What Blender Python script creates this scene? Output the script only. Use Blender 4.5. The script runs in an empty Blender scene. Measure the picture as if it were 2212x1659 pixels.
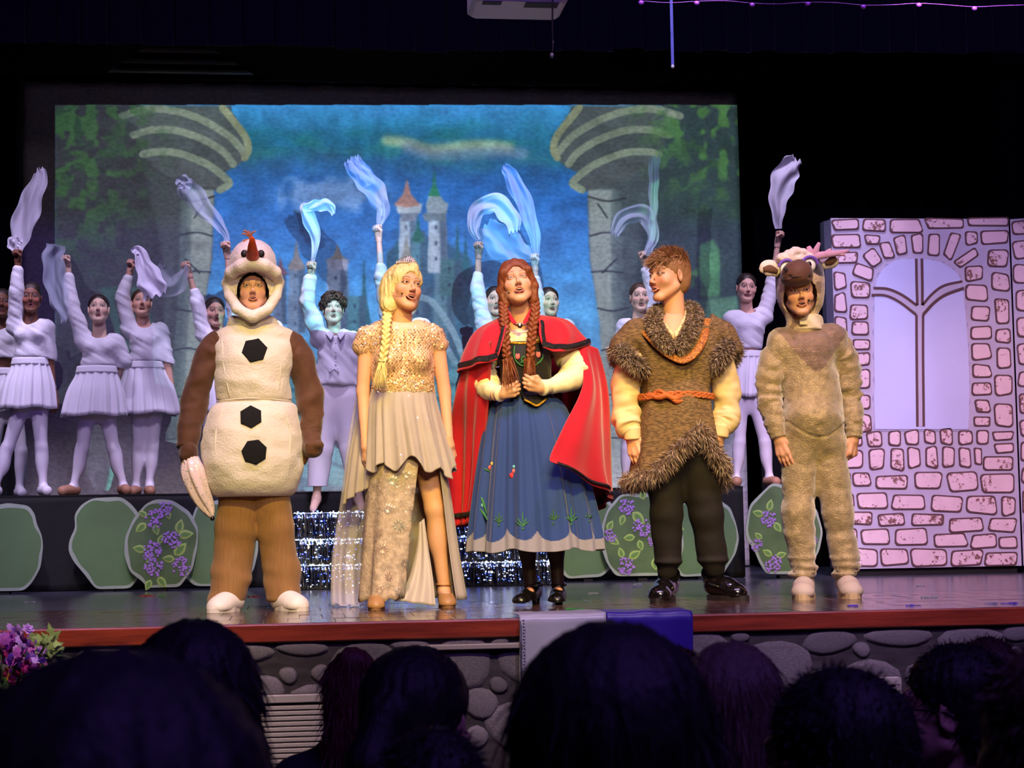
import bpy, math, random
import numpy as np
from mathutils import Matrix, Vector

random.seed(7); RNG = np.random.default_rng(7)
SC = bpy.context.scene
COL = SC.collection

# ------------------------------------------------------------------ camera
IMW, IMH, FPX = 2212.0, 1659.0, 3740.0
YAW, PITCH, ROLL = math.radians(7.2), 0.0788, 0.0156
CAM = np.array([-8.52 * math.sin(YAW), -8.52 * math.cos(YAW), 0.41])
_F = np.array([math.sin(YAW) * math.cos(PITCH), math.cos(YAW) * math.cos(PITCH), math.sin(PITCH)])
_R0 = np.array([math.cos(YAW), -math.sin(YAW), 0.0]); _U0 = np.cross(_R0, _F)
_R = math.cos(ROLL) * _R0 - math.sin(ROLL) * _U0
_U = math.sin(ROLL) * _R0 + math.cos(ROLL) * _U0

def ray(px, py):
    return _F + _R * ((px - IMW / 2) / FPX) - _U * ((py - IMH / 2) / FPX)
def P(px, py, Y):
    d = ray(px, py); return CAM + d * ((Y - CAM[1]) / d[1])
def PZ(px, py, Z):
    d = ray(px, py); return CAM + d * ((Z - CAM[2]) / d[2])
def PD(px, py, depth):
    return CAM + ray(px, py) * depth
def proj(p):
    d = np.asarray(p, float) - CAM; w = d @ _F
    return np.stack([IMW / 2 + FPX * (d @ _R) / w, IMH / 2 - FPX * (d @ _U) / w], -1)

cd = bpy.data.cameras.new('camera'); cam = bpy.data.objects.new('camera', cd); COL.objects.link(cam)
cd.sensor_fit = 'HORIZONTAL'; cd.sensor_width = 36.0; cd.lens = 36.0 * FPX / IMW
cd.clip_start = 0.05; cd.clip_end = 100
cam.matrix_world = Matrix([[_R[i], _U[i], -_F[i], CAM[i]] for i in range(3)] + [[0, 0, 0, 1]])
SC.camera = cam
cd.dof.use_dof = True; cd.dof.focus_distance = 9.4
cd.dof.aperture_fstop = (cd.lens / 1000.0) / 0.007

# ------------------------------------------------------------------ world, exposure, stage lights
wd = bpy.data.worlds.new('world'); SC.world = wd; wd.use_nodes = True
wd.node_tree.nodes['Background'].inputs[0].default_value = (0.25, 0.2, 0.55, 1)
wd.node_tree.nodes['Background'].inputs[1].default_value = 0.02
SC.view_settings.view_transform = 'Standard'; SC.view_settings.look = 'None'
SC.view_settings.exposure = 0.0; SC.view_settings.gamma = 1.0
SC.view_settings.use_curve_mapping = False

def spot(name, loc, target, power, color, deg, blend=0.3, size=0.08):
    l = bpy.data.lights.new(name, 'SPOT'); l.energy = power; l.color = color
    l.spot_size = math.radians(deg); l.spot_blend = blend; l.shadow_soft_size = size
    o = bpy.data.objects.new(name, l); COL.objects.link(o); o.location = loc
    d = Vector(target) - Vector(loc); o.rotation_euler = d.to_track_quat('-Z', 'Y').to_euler()
    return o
def area(name, loc, target, power, color, sx, sy):
    l = bpy.data.lights.new(name, 'AREA'); l.energy = power; l.color = color
    l.shape = 'RECTANGLE'; l.size = sx; l.size_y = sy
    o = bpy.data.objects.new(name, l); COL.objects.link(o); o.location = loc
    d = Vector(target) - Vector(loc); o.rotation_euler = d.to_track_quat('-Z', 'Y').to_euler()
    return o
WARM = (1.0, 0.77, 0.17)
LAV = (0.75, 0.64, 1.0)
PINK = (1.0, 0.42, 0.72)
# warm front-of-house spots, one per performer in the front row
for i, px in enumerate((550, 880, 1140, 1455, 1750)):
    t = P(px, 980, 0.0)
    spot('front_spot', (t[0] * 0.8 - 0.25, -6.2, 5.4), (t[0], 0, 0.72), 900, WARM, 17.5, 0.35, 0.10)
    spot('front_fill', (t[0] * 0.8 + 0.4, -7.4, 3.0), (t[0], 0, 0.85), 430, (1.0, 0.78, 0.26), 15.5, 0.5, 0.25)  # lower fill spots added to soften the shading on the faces
# lavender wash from the first batten over the front row, and steep down-light on the dancers
for x in (-2.4, -1.2, 0.0, 1.2, 2.4):
    spot('batten_wash', (x, -1.9, 4.6), (x * 1.05, 0.25, 0.9), 190, (0.76, 0.48, 1.0), 62, 0.6, 0.12)
for x in (-3.6, -2.2, -0.8, 0.7, 2.2):
    spot('dancer_wash', (x, 2.05, 4.5), (x * 1.04, 3.50, 1.35), 290, LAV, 48, 0.6, 0.12)
    spot('dancer_front', (x, 0.1, 3.7), (x * 1.04, 3.4, 1.0), 150, LAV, 33, 0.5, 0.12)
for x in (-2.6, -1.0, 0.8, 2.0):
    spot('riser_fill', (x, -2.4, 4.2), (x * 1.05, 2.75, 0.25), 620, (0.86, 0.78, 1.0), 16, 0.8, 0.12)  # extra spots added to brighten the bush cut-outs
spot('screen_fill', (-0.8, 2.3, 5.3), (-1.0, 5.6, 2.6), 12, (1.0, 0.84, 0.92), 96, 0.9, 0.3)  # added faint lamp that lifts the dark screen margins
# pink and lavender on the painted castle wall
spot('castle_wash', (1.7, -2.2, 3.7), (3.3, 3.0, 1.25), 780, (0.82, 0.60, 1.0), 30, 0.5, 0.12)
spot('castle_pink', (3.9, -3.5, 3.6), (3.6, 3.0, 0.45), 900, (1.0, 0.58, 0.50), 28, 0.8, 0.12)
# blue and violet house light over the audience
area('house_light', (0.9, -8.0, 4.4), (0.9, -3.5, -0.2), 130, (0.26, 0.13, 1.0), 3.0, 0.8)
for x, pw, c in ((-2.3, 230, (1.0, 0.84, 0.66)), (-0.9, 170, (1.0, 0.82, 0.70)), (0.6, 150, (0.86, 0.70, 0.95)), (2.0, 190, (0.66, 0.50, 1.0)), (3.2, 190, (0.64, 0.48, 1.0))):
    spot('stage_front_fill', (x, -4.0, 2.9), (x, -1.1, -0.42), pw * 1.5, c, 42, 0.8, 0.10)  # unseen spots added to brighten and tint the stone mural

# ------------------------------------------------------------------ colours and materials
def lin(c):
    c = np.asarray(c, float) / 255.0
    return np.where(c <= 0.04045, c / 12.92, ((c + 0.055) / 1.055) ** 2.4)
def L4(c):
    return tuple(lin(c)) + (1.0,)

MATS = {}
def mat(name, rgb, rough=0.7, metal=0.0, spec=0.4, sheen=0.0, bump=0.0, bscale=60.0, var=0.0, vscale=8.0,
        col=False, coat=0.0, emit=0.0, stretch=(1, 1, 1), alpha=1.0, trans=0.0, sub=0.0, rgb2=None, glit=0.0, gscale=160.0):
    """A node material: base colour (or the vertex colour), noise variation, noise bump, optional sparkle cells."""
    if name in MATS: return MATS[name]
    m = bpy.data.materials.new(name); m.use_nodes = True; N = m.node_tree.nodes; L = m.node_tree.links
    b = N['Principled BSDF']
    b.inputs['Roughness'].default_value = rough; b.inputs['Metallic'].default_value = metal
    b.inputs['Specular IOR Level'].default_value = spec
    b.inputs['Sheen Weight'].default_value = sheen; b.inputs['Sheen Roughness'].default_value = 0.45
    b.inputs['Coat Weight'].default_value = coat; b.inputs['Coat Roughness'].default_value = 0.15
    b.inputs['Alpha'].default_value = alpha; b.inputs['Transmission Weight'].default_value = trans
    b.inputs['Subsurface Weight'].default_value = sub
    b.inputs['Subsurface Radius'].default_value = (0.01, 0.004, 0.002)
    tc = N.new('ShaderNodeTexCoord'); mp = N.new('ShaderNodeMapping'); mp.inputs['Scale'].default_value = stretch
    L.new(tc.outputs['Object'], mp.inputs['Vector'])
    c = L4(rgb)
    if col:
        a = N.new('ShaderNodeAttribute'); a.attribute_name = 'Col'; src = a.outputs['Color']
    else:
        r = N.new('ShaderNodeRGB'); r.outputs[0].default_value = c; src = r.outputs[0]
    if var or rgb2 is not None:
        n = N.new('ShaderNodeTexNoise'); n.inputs['Scale'].default_value = vscale; n.inputs['Detail'].default_value = 5
        L.new(mp.outputs[0], n.inputs['Vector'])
        mx = N.new('ShaderNodeMix'); mx.data_type = 'RGBA'
        if rgb2 is not None:
            cr = N.new('ShaderNodeValToRGB'); cr.color_ramp.elements[0].position = 0.38; cr.color_ramp.elements[1].position = 0.62
            L.new(n.outputs['Fac'], cr.inputs[0]); L.new(cr.outputs[0], mx.inputs[0])
            L.new(src, mx.inputs[6]); mx.inputs[7].default_value = L4(rgb2)
        else:
            hs = N.new('ShaderNodeHueSaturation'); mr = N.new('ShaderNodeMapRange')
            mr.inputs['To Min'].default_value = 1 - var; mr.inputs['To Max'].default_value = 1 + var
            mr.inputs['From Min'].default_value = .3; mr.inputs['From Max'].default_value = .7
            L.new(n.outputs['Fac'], mr.inputs['Value']); L.new(mr.outputs[0], hs.inputs['Value'])
            L.new(src, hs.inputs['Color']); L.new(hs.outputs[0], mx.inputs[7]); mx.inputs[0].default_value = 1.0
        src = mx.outputs[2]
    if glit:
        v = N.new('ShaderNodeTexVoronoi'); v.inputs['Scale'].default_value = gscale
        L.new(tc.outputs['Object'], v.inputs['Vector'])
        gt = N.new('ShaderNodeMath'); gt.operation = 'GREATER_THAN'; gt.inputs[1].default_value = 1 - glit
        sp = N.new('ShaderNodeSeparateColor'); L.new(v.outputs['Color'], sp.inputs[0]); L.new(sp.outputs[0], gt.inputs[0])
        ml_ = N.new('ShaderNodeMath'); ml_.operation = 'MULTIPLY'; ml_.inputs[1].default_value = .55; L.new(gt.outputs[0], ml_.inputs[0]); L.new(ml_.outputs[0], b.inputs['Metallic'])
        mr2 = N.new('ShaderNodeMapRange'); L.new(gt.outputs[0], mr2.inputs['Value'])
        mr2.inputs['To Min'].default_value = rough; mr2.inputs['To Max'].default_value = 0.22
        L.new(mr2.outputs[0], b.inputs['Roughness'])
        mg = N.new('ShaderNodeMix'); mg.data_type = 'RGBA'; L.new(gt.outputs[0], mg.inputs[0]); L.new(src, mg.inputs[6])
        mg.inputs[7].default_value = (1, 1, 1, 1); src = mg.outputs[2]
    L.new(src, b.inputs['Base Color'])
    if emit:
        L.new(src, b.inputs['Emission Color']); b.inputs['Emission Strength'].default_value = emit
    if bump:
        n2 = N.new('ShaderNodeTexNoise'); n2.inputs['Scale'].default_value = bscale; n2.inputs['Detail'].default_value = 4
        L.new(mp.outputs[0], n2.inputs['Vector'])
        bp = N.new('ShaderNodeBump'); bp.inputs['Strength'].default_value = bump; bp.inputs['Distance'].default_value = 0.01
        L.new(n2.outputs['Fac'], bp.inputs['Height']); L.new(bp.outputs[0], b.inputs['Normal'])
    MATS[name] = m
    return m

# ------------------------------------------------------------------ object helpers
def tag(o, label=None, cat=None, group=None, kind=None):
    if label: o['label'] = label
    if cat: o['category'] = cat
    if group: o['group'] = group
    if kind: o['kind'] = kind
    return o
def empty(name, loc, label=None, cat=None, group=None, kind=None):
    o = bpy.data.objects.new(name, None); COL.objects.link(o); o.location = tuple(loc); o.empty_display_size = 0.1
    return tag(o, label, cat, group, kind)
def make_mesh(name, V, F, mats, smooth=True, col=None, fmat=None):
    V = np.asarray(V, np.float32); me = bpy.data.meshes.new(name)
    if isinstance(F, np.ndarray) and F.ndim == 2:
        nf, k = F.shape; tot = np.full(nf, k, np.int32); flat = F.reshape(-1).astype(np.int32)
    else:
        tot = np.array([len(f) for f in F], np.int32); flat = np.array([i for f in F for i in f], np.int32); nf = len(tot)
    st = np.concatenate([[0], np.cumsum(tot)[:-1]]).astype(np.int32) if nf else np.zeros(0, np.int32)
    me.vertices.add(len(V)); me.vertices.foreach_set('co', V.reshape(-1))
    me.loops.add(len(flat)); me.loops.foreach_set('vertex_index', flat)
    me.polygons.add(nf); me.polygons.foreach_set('loop_start', st); me.polygons.foreach_set('loop_total', tot)
    if not isinstance(mats, (list, tuple)): mats = [mats]
    for m in mats: me.materials.append(m)
    if fmat is not None: me.polygons.foreach_set('material_index', np.asarray(fmat, np.int32))
    me.polygons.foreach_set('use_smooth', np.full(nf, bool(smooth)))
    me.update(calc_edges=True)
    if col is not None:
        col = np.asarray(col, np.float32)
        if col.shape[1] == 3: col = np.concatenate([col, np.ones((len(col), 1), np.float32)], 1)
        a = me.color_attributes.new('Col', 'FLOAT_COLOR', 'POINT'); a.data.foreach_set('color', col.reshape(-1))
    return me
def obj(name, V, F, mats, parent=None, smooth=True, col=None, fmat=None, kind=None, label=None, solid=0.0):
    o = bpy.data.objects.new(name, make_mesh(name, V, F, mats, smooth, col, fmat)); COL.objects.link(o)
    if parent is not None: o.parent = parent
    if kind: o['kind'] = kind
    if label: o['label'] = label
    if solid:
        s = o.modifiers.new('thick', 'SOLIDIFY'); s.thickness = solid; s.offset = 0
    return o
def link_mesh(name, me, parent=None, loc=(0, 0, 0), rot=(0, 0, 0), scale=(1, 1, 1)):
    o = bpy.data.objects.new(name, me); COL.objects.link(o); o.parent = parent
    o.location = loc; o.rotation_euler = rot; o.scale = scale
    return o
class MB:
    """Collects simple shapes into one mesh."""
    def __init__(s): s.V = []; s.F = []; s.n = 0; s.m = []
    def add(s, V, F, m=0):
        V = np.asarray(V, float); s.V.append(V)
        for f in F: s.F.append([int(i) + s.n for i in f]); s.m.append(m)
        s.n += len(V); return s
    def box(s, lo, hi, m=0, R=None, c=None):
        x0, y0, z0 = lo; x1, y1, z1 = hi
        V = np.array([(x, y, z) for z in (z0, z1) for y in (y0, y1) for x in (x0, x1)], float)
        if R is not None: V = (V - c) @ np.asarray(R).T + c
        return s.add(V, [(0, 2, 3, 1), (4, 5, 7, 6), (0, 1, 5, 4), (2, 6, 7, 3), (0, 4, 6, 2), (1, 3, 7, 5)], m)
    def bevbox(s, lo, hi, b, m=0):
        lo = np.array(lo, float); hi = np.array(hi, float)
        V = []
        for k, z in ((1, lo[2]), (0, lo[2] + b), (0, hi[2] - b), (1, hi[2])):
            i = b if k else 0
            x0, x1, y0, y1 = lo[0] + i, hi[0] - i, lo[1] + i, hi[1] - i
            V += [(x0 + b, y0, z), (x1 - b, y0, z), (x1, y0 + b, z), (x1, y1 - b, z), (x1 - b, y1, z), (x0 + b, y1, z), (x0, y1 - b, z), (x0, y0 + b, z)]
        F = [tuple(range(7, -1, -1)), tuple(range(24, 32))]
        for r in range(3):
            for j in range(8):
                F.append((r * 8 + j, r * 8 + (j + 1) % 8, r * 8 + 8 + (j + 1) % 8, r * 8 + 8 + j))
        return s.add(V, F, m)
    def tube(s, pts, rad, n=8, m=0):
        V, F = tube(pts, rad, n); return s.add(V, F, m)
    def prism(s, poly, y0, y1, m=0):
        n = len(poly); V = [(x, y0, z) for x, z in poly] + [(x, y1, z) for x, z in poly]
        F = [tuple(range(n)), tuple(range(2 * n - 1, n - 1, -1))] + [(i, (i + 1) % n + 0, (i + 1) % n + n, i + n)[::-1] for i in range(n)]
        return s.add(V, F, m)
    def sphere(s, c, r, n=10, m=0):
        V, F = uvsphere(c, r, n, n // 2 + 2); return s.add(V, F, m)
    def build(s, name, mats, parent=None, smooth=False, kind=None, label=None, solid=0.0):
        return obj(name, np.concatenate(s.V), s.F, mats, parent, smooth, None, s.m, kind, label, solid)

def cat_rom(pts, n):
    pts = np.asarray(pts, float); k = len(pts)
    if k == 2:
        t = np.linspace(0, 1, n)[:, None]; return pts[0] * (1 - t) + pts[1] * t
    p = np.concatenate([[2 * pts[0] - pts[1]], pts, [2 * pts[-1] - pts[-2]]])
    t = np.linspace(0, k - 1 - 1e-9, n); i = t.astype(int); u = (t - i)[:, None]
    a, b, c, d = p[i], p[i + 1], p[i + 2], p[i + 3]
    return 0.5 * (2 * b + (c - a) * u + (2 * a - 5 * b + 4 * c - d) * u ** 2 + (3 * b - a - 3 * c + d) * u ** 3)
def frames(C):
    T = np.gradient(C, axis=0); T /= np.linalg.norm(T, axis=1)[:, None] + 1e-12
    ref = np.array([0, 1.0, 0]) if abs(T[0][1]) < .9 else np.array([1.0, 0, 0])
    A = np.zeros_like(C); a = ref - T[0] * (ref @ T[0]); A[0] = a / np.linalg.norm(a)
    for i in range(1, len(C)):
        a = A[i - 1] - T[i] * (A[i - 1] @ T[i]); A[i] = a / (np.linalg.norm(a) + 1e-12)
    return T, A, np.cross(T, A)
def tube(pts, rad, n=10, seg=None, flat=1.0, wr=None, cap=True):
    """Tube along a smooth curve; rad per point; flat scales the first cross axis; wr(t, ang) adds to the radius."""
    pts = np.asarray(pts, float); k = len(pts); seg = seg or (k - 1) * 4 + 1
    C = cat_rom(pts, seg) if k > 2 or seg > 2 else pts
    rad = np.broadcast_to(np.asarray(rad, float), (k,)) if np.ndim(rad) < 2 else np.asarray(rad)
    r = cat_rom(np.stack([rad, rad * 0], 1), len(C))[:, 0] if k > 2 else np.linspace(rad[0], rad[-1], len(C))
    T, A, B = frames(C); ang = np.linspace(0, 2 * np.pi, n, endpoint=False)
    t = np.linspace(0, 1, len(C))
    R = r[:, None] * np.ones(n)[None]
    if wr is not None: R = R + wr(t[:, None] * np.ones(n)[None], ang[None] + 0 * R)
    V = C[:, None] + A[:, None] * (R * np.cos(ang) * flat)[..., None] + B[:, None] * (R * np.sin(ang))[..., None]
    m = len(C); V = V.reshape(-1, 3)
    i, j = np.meshgrid(np.arange(m - 1), np.arange(n), indexing='ij'); j2 = (j + 1) % n
    F = np.stack([i * n + j, i * n + j2, (i + 1) * n + j2, (i + 1) * n + j], -1).reshape(-1, 4)
    F = [tuple(f) for f in F.tolist()]
    if cap: F += [tuple(range(n))[::-1], tuple(range((m - 1) * n, m * n))]
    return V, F
def grid_faces(nu, nv, wrap=False):
    i, j = np.meshgrid(np.arange(nu - 1), np.arange(nv if wrap else nv - 1), indexing='ij'); j2 = (j + 1) % nv
    return np.stack([i * nv + j, i * nv + j2, (i + 1) * nv + j2, (i + 1) * nv + j], -1).reshape(-1, 4)
def uvsphere(c, r, n=12, m=8):
    r = np.broadcast_to(r, (3,)); th = np.linspace(0, np.pi, m)[:, None]; ph = np.linspace(0, 2 * np.pi, n, endpoint=False)[None]
    D = np.stack([np.sin(th) * np.cos(ph), np.sin(th) * np.sin(ph), np.cos(th) + 0 * ph], -1).reshape(-1, 3)
    return np.asarray(c) + D * r, grid_faces(m, n, True)
def loft(rings, n=48, sup=2.3, dispf=None, caps=True, smoothn=4):
    """rings: rows of (x_centre, y_centre, z, half_width, half_depth); catmull along the rows, superellipse sections."""
    R = np.asarray(rings, float); R = cat_rom(R, (len(R) - 1) * smoothn + 1)
    a = np.linspace(0, 2 * np.pi, n, endpoint=False)
    cx = np.sign(np.cos(a)) * np.abs(np.cos(a)) ** (2 / sup); cy = np.sign(np.sin(a)) * np.abs(np.sin(a)) ** (2 / sup)
    V = np.stack([R[:, 0:1] + R[:, 3:4] * cx, R[:, 1:2] + R[:, 4:5] * cy, R[:, 2:3] + 0 * cx], -1)
    if dispf is not None:
        t = np.linspace(0, 1, len(R))[:, None] + 0 * a; Nn = np.stack([cx + 0 * t, cy + 0 * t, 0 * t], -1)
        V = V + Nn * dispf(t, a + 0 * t, V)[..., None]
    m = len(R); F = [tuple(f) for f in grid_faces(m, n, True).tolist()]
    if caps: F += [tuple(range(n))[::-1], tuple(range((m - 1) * n, m * n))]
    return V.reshape(-1, 3), F

# ------------------------------------------------------------------ noise
def _hash(i, j, k, seed):
    h = (i.astype(np.int64) * 374761393 + j.astype(np.int64) * 668265263 + k.astype(np.int64) * 2147483647 + seed * 1274126177) & 0xffffffff
    h = ((h ^ (h >> 13)) * 1274126177) & 0xffffffff
    return ((h ^ (h >> 16)) & 0xffff) / 65535.0
def vnoise(p, seed=0):
    p = np.asarray(p, float); q = np.floor(p).astype(np.int64); f = p - q; f = f * f * (3 - 2 * f); out = 0
    for a in (0, 1):
        for b in (0, 1):
            for c in (0, 1):
                w = (f[..., 0] if a else 1 - f[..., 0]) * (f[..., 1] if b else 1 - f[..., 1]) * (f[..., 2] if c else 1 - f[..., 2])
                out = out + w * _hash(q[..., 0] + a, q[..., 1] + b, q[..., 2] + c, seed)
    return out * 2 - 1
def fbm(p, seed=0, o=3):
    return sum(vnoise(np.asarray(p) * 2 ** i, seed + i) / 2 ** i for i in range(o))

# ------------------------------------------------------------------ signed distance figures
def rotz(a): c, s = math.cos(a), math.sin(a); return np.array([[c, -s, 0], [s, c, 0], [0, 0, 1.0]])
def roty(a): c, s = math.cos(a), math.sin(a); return np.array([[c, 0, s], [0, 1, 0], [-s, 0, c]])
def rotx(a): c, s = math.cos(a), math.sin(a); return np.array([[1, 0, 0], [0, c, -s], [0, s, c]])
class Fld:
    def __init__(s, lo, hi, h):
        s.h = h; s.lo = np.asarray(lo, float)
        s.ax = [np.arange(lo[i], hi[i] + h, h) for i in range(3)]
        s.D = np.full([len(a) for a in s.ax], 0.06, np.float32)
    def _sl(s, lo, hi):
        r = []
        for i in range(3):
            a = int(np.searchsorted(s.ax[i], lo[i])); b = int(np.searchsorted(s.ax[i], hi[i]))
            if b - a < 1: return None
            r.append(slice(a, b))
        return tuple(r)
    def _op(s, sl, d, k, sub):
        a = s.D[sl]
        if sub:
            d = -d
            if k: t = np.clip(.5 - .5 * (a - d) / k, 0, 1); s.D[sl] = a * (1 - t) + d * t + k * t * (1 - t)
            else: s.D[sl] = np.maximum(a, d)
        else:
            if k: t = np.clip(.5 + .5 * (a - d) / k, 0, 1); s.D[sl] = a * (1 - t) + d * t - k * t * (1 - t)
            else: s.D[sl] = np.minimum(a, d)
    def _g(s, sl):
        return (s.ax[0][sl[0]][:, None, None], s.ax[1][sl[1]][None, :, None], s.ax[2][sl[2]][None, None, :])
    def ell(s, c, r, R=None, k=0.0, sub=False):
        c = np.asarray(c, float); r = np.broadcast_to(np.asarray(r, float), (3,)); m = k + 2.5 * s.h
        e = (np.abs(R) @ r if R is not None else r) + m
        sl = s._sl(c - e, c + e)
        if sl is None: return s
        X, Y, Z = s._g(sl); X = X - c[0]; Y = Y - c[1]; Z = Z - c[2]
        if R is not None:
            X, Y, Z = (R[0, 0] * X + R[1, 0] * Y + R[2, 0] * Z, R[0, 1] * X + R[1, 1] * Y + R[2, 1] * Z, R[0, 2] * X + R[1, 2] * Y + R[2, 2] * Z)
        k0 = np.sqrt((X / r[0]) ** 2 + (Y / r[1]) ** 2 + (Z / r[2]) ** 2)
        k1 = np.sqrt((X / r[0] ** 2) ** 2 + (Y / r[1] ** 2) ** 2 + (Z / r[2] ** 2) ** 2)
        s._op(sl, (k0 * (k0 - 1) / (k1 + 1e-9)), k, sub); return s
    def cap(s, a, b, ra, rb, k=0.0, sub=False, sy=1.0):
        a = np.asarray(a, float); b = np.asarray(b, float); m = max(ra, rb) + k + 2.5 * s.h
        sl = s._sl(np.minimum(a, b) - m, np.maximum(a, b) + m)
        if sl is None: return s
        X, Y, Z = s._g(sl); X = X - a[0]; Y = (Y - a[1]) / sy; Z = Z - a[2]
        v = (b - a) * np.array([1, 1 / sy, 1]); vv = v @ v + 1e-12
        t = np.clip((X * v[0] + Y * v[1] + Z * v[2]) / vv, 0, 1)
        d = np.sqrt((X - t * v[0]) ** 2 + (Y - t * v[1]) ** 2 + (Z - t * v[2]) ** 2) - (ra + (rb - ra) * t)
        s._op(sl, d, k, sub); return s
    def chain(s, pts, rad, k=0.0, sub=False, sy=1.0):
        for i in range(len(pts) - 1): s.cap(pts[i], pts[i + 1], rad[i], rad[i + 1], k if i == 0 else max(k * .5, .002), sub, sy)
        return s
    def mesh(s):
        D = s.D; S = D < 0; h = s.h
        c = np.zeros([n - 1 for n in S.shape], np.int8)
        co = [(a, b, d) for a in (0, 1) for b in (0, 1) for d in (0, 1)]
        n0, n1, n2 = c.shape
        for a, b, d in co: c += S[a:a + n0, b:b + n1, d:d + n2]
        I, J, K = np.nonzero((c > 0) & (c < 8)); n = len(I)
        idx = np.full(c.shape, -1, np.int64); idx[I, J, K] = np.arange(n)
        acc = np.zeros((n, 3)); cnt = np.zeros(n)
        for p in co:
            for ax in range(3):
                if p[ax]: continue
                q = list(p); q[ax] = 1
                va = D[I + p[0], J + p[1], K + p[2]].astype(float); vb = D[I + q[0], J + q[1], K + q[2]].astype(float)
                m = (va < 0) != (vb < 0); t = np.where(m, va / np.where(m, va - vb, 1), 0)
                pt = np.stack([np.full(n, p[0], float), np.full(n, p[1], float), np.full(n, p[2], float)], 1); pt[:, ax] += t
                acc += pt * m[:, None]; cnt += m
        V = (np.stack([I, J, K], 1) + acc / np.maximum(cnt, 1)[:, None]) * h + np.array([a[0] for a in s.ax])
        Fs = []
        for ax in range(3):
            o = [x for x in range(3) if x != ax]
            A = np.moveaxis(S, ax, 0); X = A[:-1] != A[1:]; X = X[:, 1:-1, 1:-1]
            i, j, k = np.nonzero(X); j = j + 1; k = k + 1; ins = A[i, j, k]
            def cell(dj, dk):
                q = [None] * 3; q[ax] = i; q[o[0]] = j + dj; q[o[1]] = k + dk; return idx[q[0], q[1], q[2]]
            Q = np.stack([cell(-1, -1), cell(0, -1), cell(0, 0), cell(-1, 0)], 1)
            fl = ins if ax != 1 else ~ins
            Q[~fl] = Q[~fl][:, ::-1]; Fs.append(Q)
        F = np.concatenate(Fs); return V, F[(F >= 0).all(1)]
def vnormals(V, F):
    F = np.asarray(F); n = np.cross(V[F[:, 2]] - V[F[:, 0]], V[F[:, 3 if F.shape[1] > 3 else 1]] - V[F[:, 1 if F.shape[1] > 3 else 0]])
    N = np.zeros_like(V)
    for i in range(F.shape[1]): np.add.at(N, F[:, i], n)
    return N / (np.linalg.norm(N, axis=1)[:, None] + 1e-12)
def relax(V, F, it=1, lam=.5):
    for _ in range(it):
        A = np.zeros_like(V); c = np.zeros(len(V))
        for i in range(F.shape[1]):
            j = (i + 1) % F.shape[1]
            np.add.at(A, F[:, i], V[F[:, j]]); np.add.at(c, F[:, i], 1)
        V = V + lam * (A / np.maximum(c, 1)[:, None] - V)
    return V
def join(*parts):
    """parts: (V, F array, col) -> one mesh"""
    Vs, Fs, Cs, n = [], [], [], 0
    for V, F, C in parts:
        Vs.append(V); Fs.append(np.asarray(F) + n); Cs.append(np.broadcast_to(C, (len(V), 3))); n += len(V)
    return np.concatenate(Vs), np.concatenate(Fs), np.concatenate(Cs)
# ------------------------------------------------------------------ setting
YE, YB, YPL, YSC = -1.15, 0.45, 3.1, 5.63
XL, XR = -4.5, 5.2
M_black = mat('black_drape', (20, 19, 24), 0.95, bump=.25, bscale=40)
M_valance = mat('valance_cloth', (30, 31, 48), 0.9, sheen=.2, bump=.2, bscale=60)
M_floor = mat('painted_deck', (70, 72, 86), 0.2, spec=.55, var=.35, vscale=3, stretch=(1, 9, 1), bump=.10, bscale=9)
M_wood = mat('deck_wood', (74, 50, 46), 0.15, spec=.55, var=.3, vscale=7, stretch=(9, 1, 1), bump=.1, bscale=14)
M_fascia = mat('varnished_wood', (140, 52, 30), 0.35, coat=.3, var=.4, vscale=3, stretch=(1, 6, 12), bump=.12, bscale=20)
M_mural = mat('mural_canvas', (62, 54, 52), 0.9, var=.35, vscale=9, stretch=(1, 1, 4), bump=.1, bscale=30)

d = MB()
d.box((XL, YE + .01, -.072), (XR, YB, -.004), 1); d.box((XL, YB, -.072), (XR, 7.0, 0.0), 0)
floor = tag(d.build('floor', [M_floor, M_wood]), 'dark glossy painted stage floor with a parquet strip along its front', kind='structure')
pb = MB().bevbox((-.0495, -.158, -.003), (.0495, .158, .004), .002)
pme = make_mesh('parquet_block', np.concatenate(pb.V), pb.F, [M_wood], False)
for r in range(5):
    for c in range(57):
        x = -2.55 + c * .1 + (.05 if r % 2 else 0); y = YE + .01 + .16 + r * .319
        link_mesh('parquet_block', pme, floor, (x, y, -.004 + random.uniform(-.0008, .0006)), (random.uniform(-.002, .002), random.uniform(-.004, .004), 0))
# lower audience floor, ceiling, walls of the hall
tag(MB().box((-7, -11, -1.05), (8, YE, -1.0)).build('floor', mat('hall_floor', (40, 34, 34), .6)), 'dim hall floor in front of the stage', kind='structure')
tag(MB().box((-7, -11, 5.8), (8, 7.2, 5.9)).build('ceiling', mat('hall_ceiling', (22, 22, 26), .95)), 'black ceiling above the stage', kind='structure')
tag(MB().box((-7, 7.0, -.1), (8, 7.1, 5.8)).build('wall_back', M_black), 'black wall behind the stage', kind='structure')
tag(MB().box((-7.1, -11, -1.05), (-7.0, 7.1, 5.8)).build('wall_left', mat('hall_wall', (38, 33, 34), .9)), 'dark side wall', kind='structure')
tag(MB().box((8.0, -11, -1.05), (8.1, 7.1, 5.8)).build('wall_right', MATS['hall_wall']), 'dark side wall', kind='structure')
tag(MB().box((-7.1, -11.1, -1.05), (8.1, -11.0, 5.8)).build('wall_rear', MATS['hall_wall']), 'dark rear wall', kind='structure')
# fascia with a small nosing
f = MB(); f.bevbox((XL, YE - .012, -.078), (XR, YE + .02, -.002), .006)
tag(f.build('trim_1', M_fascia), 'red-brown varnished wooden edge of the stage', kind='structure')

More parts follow.
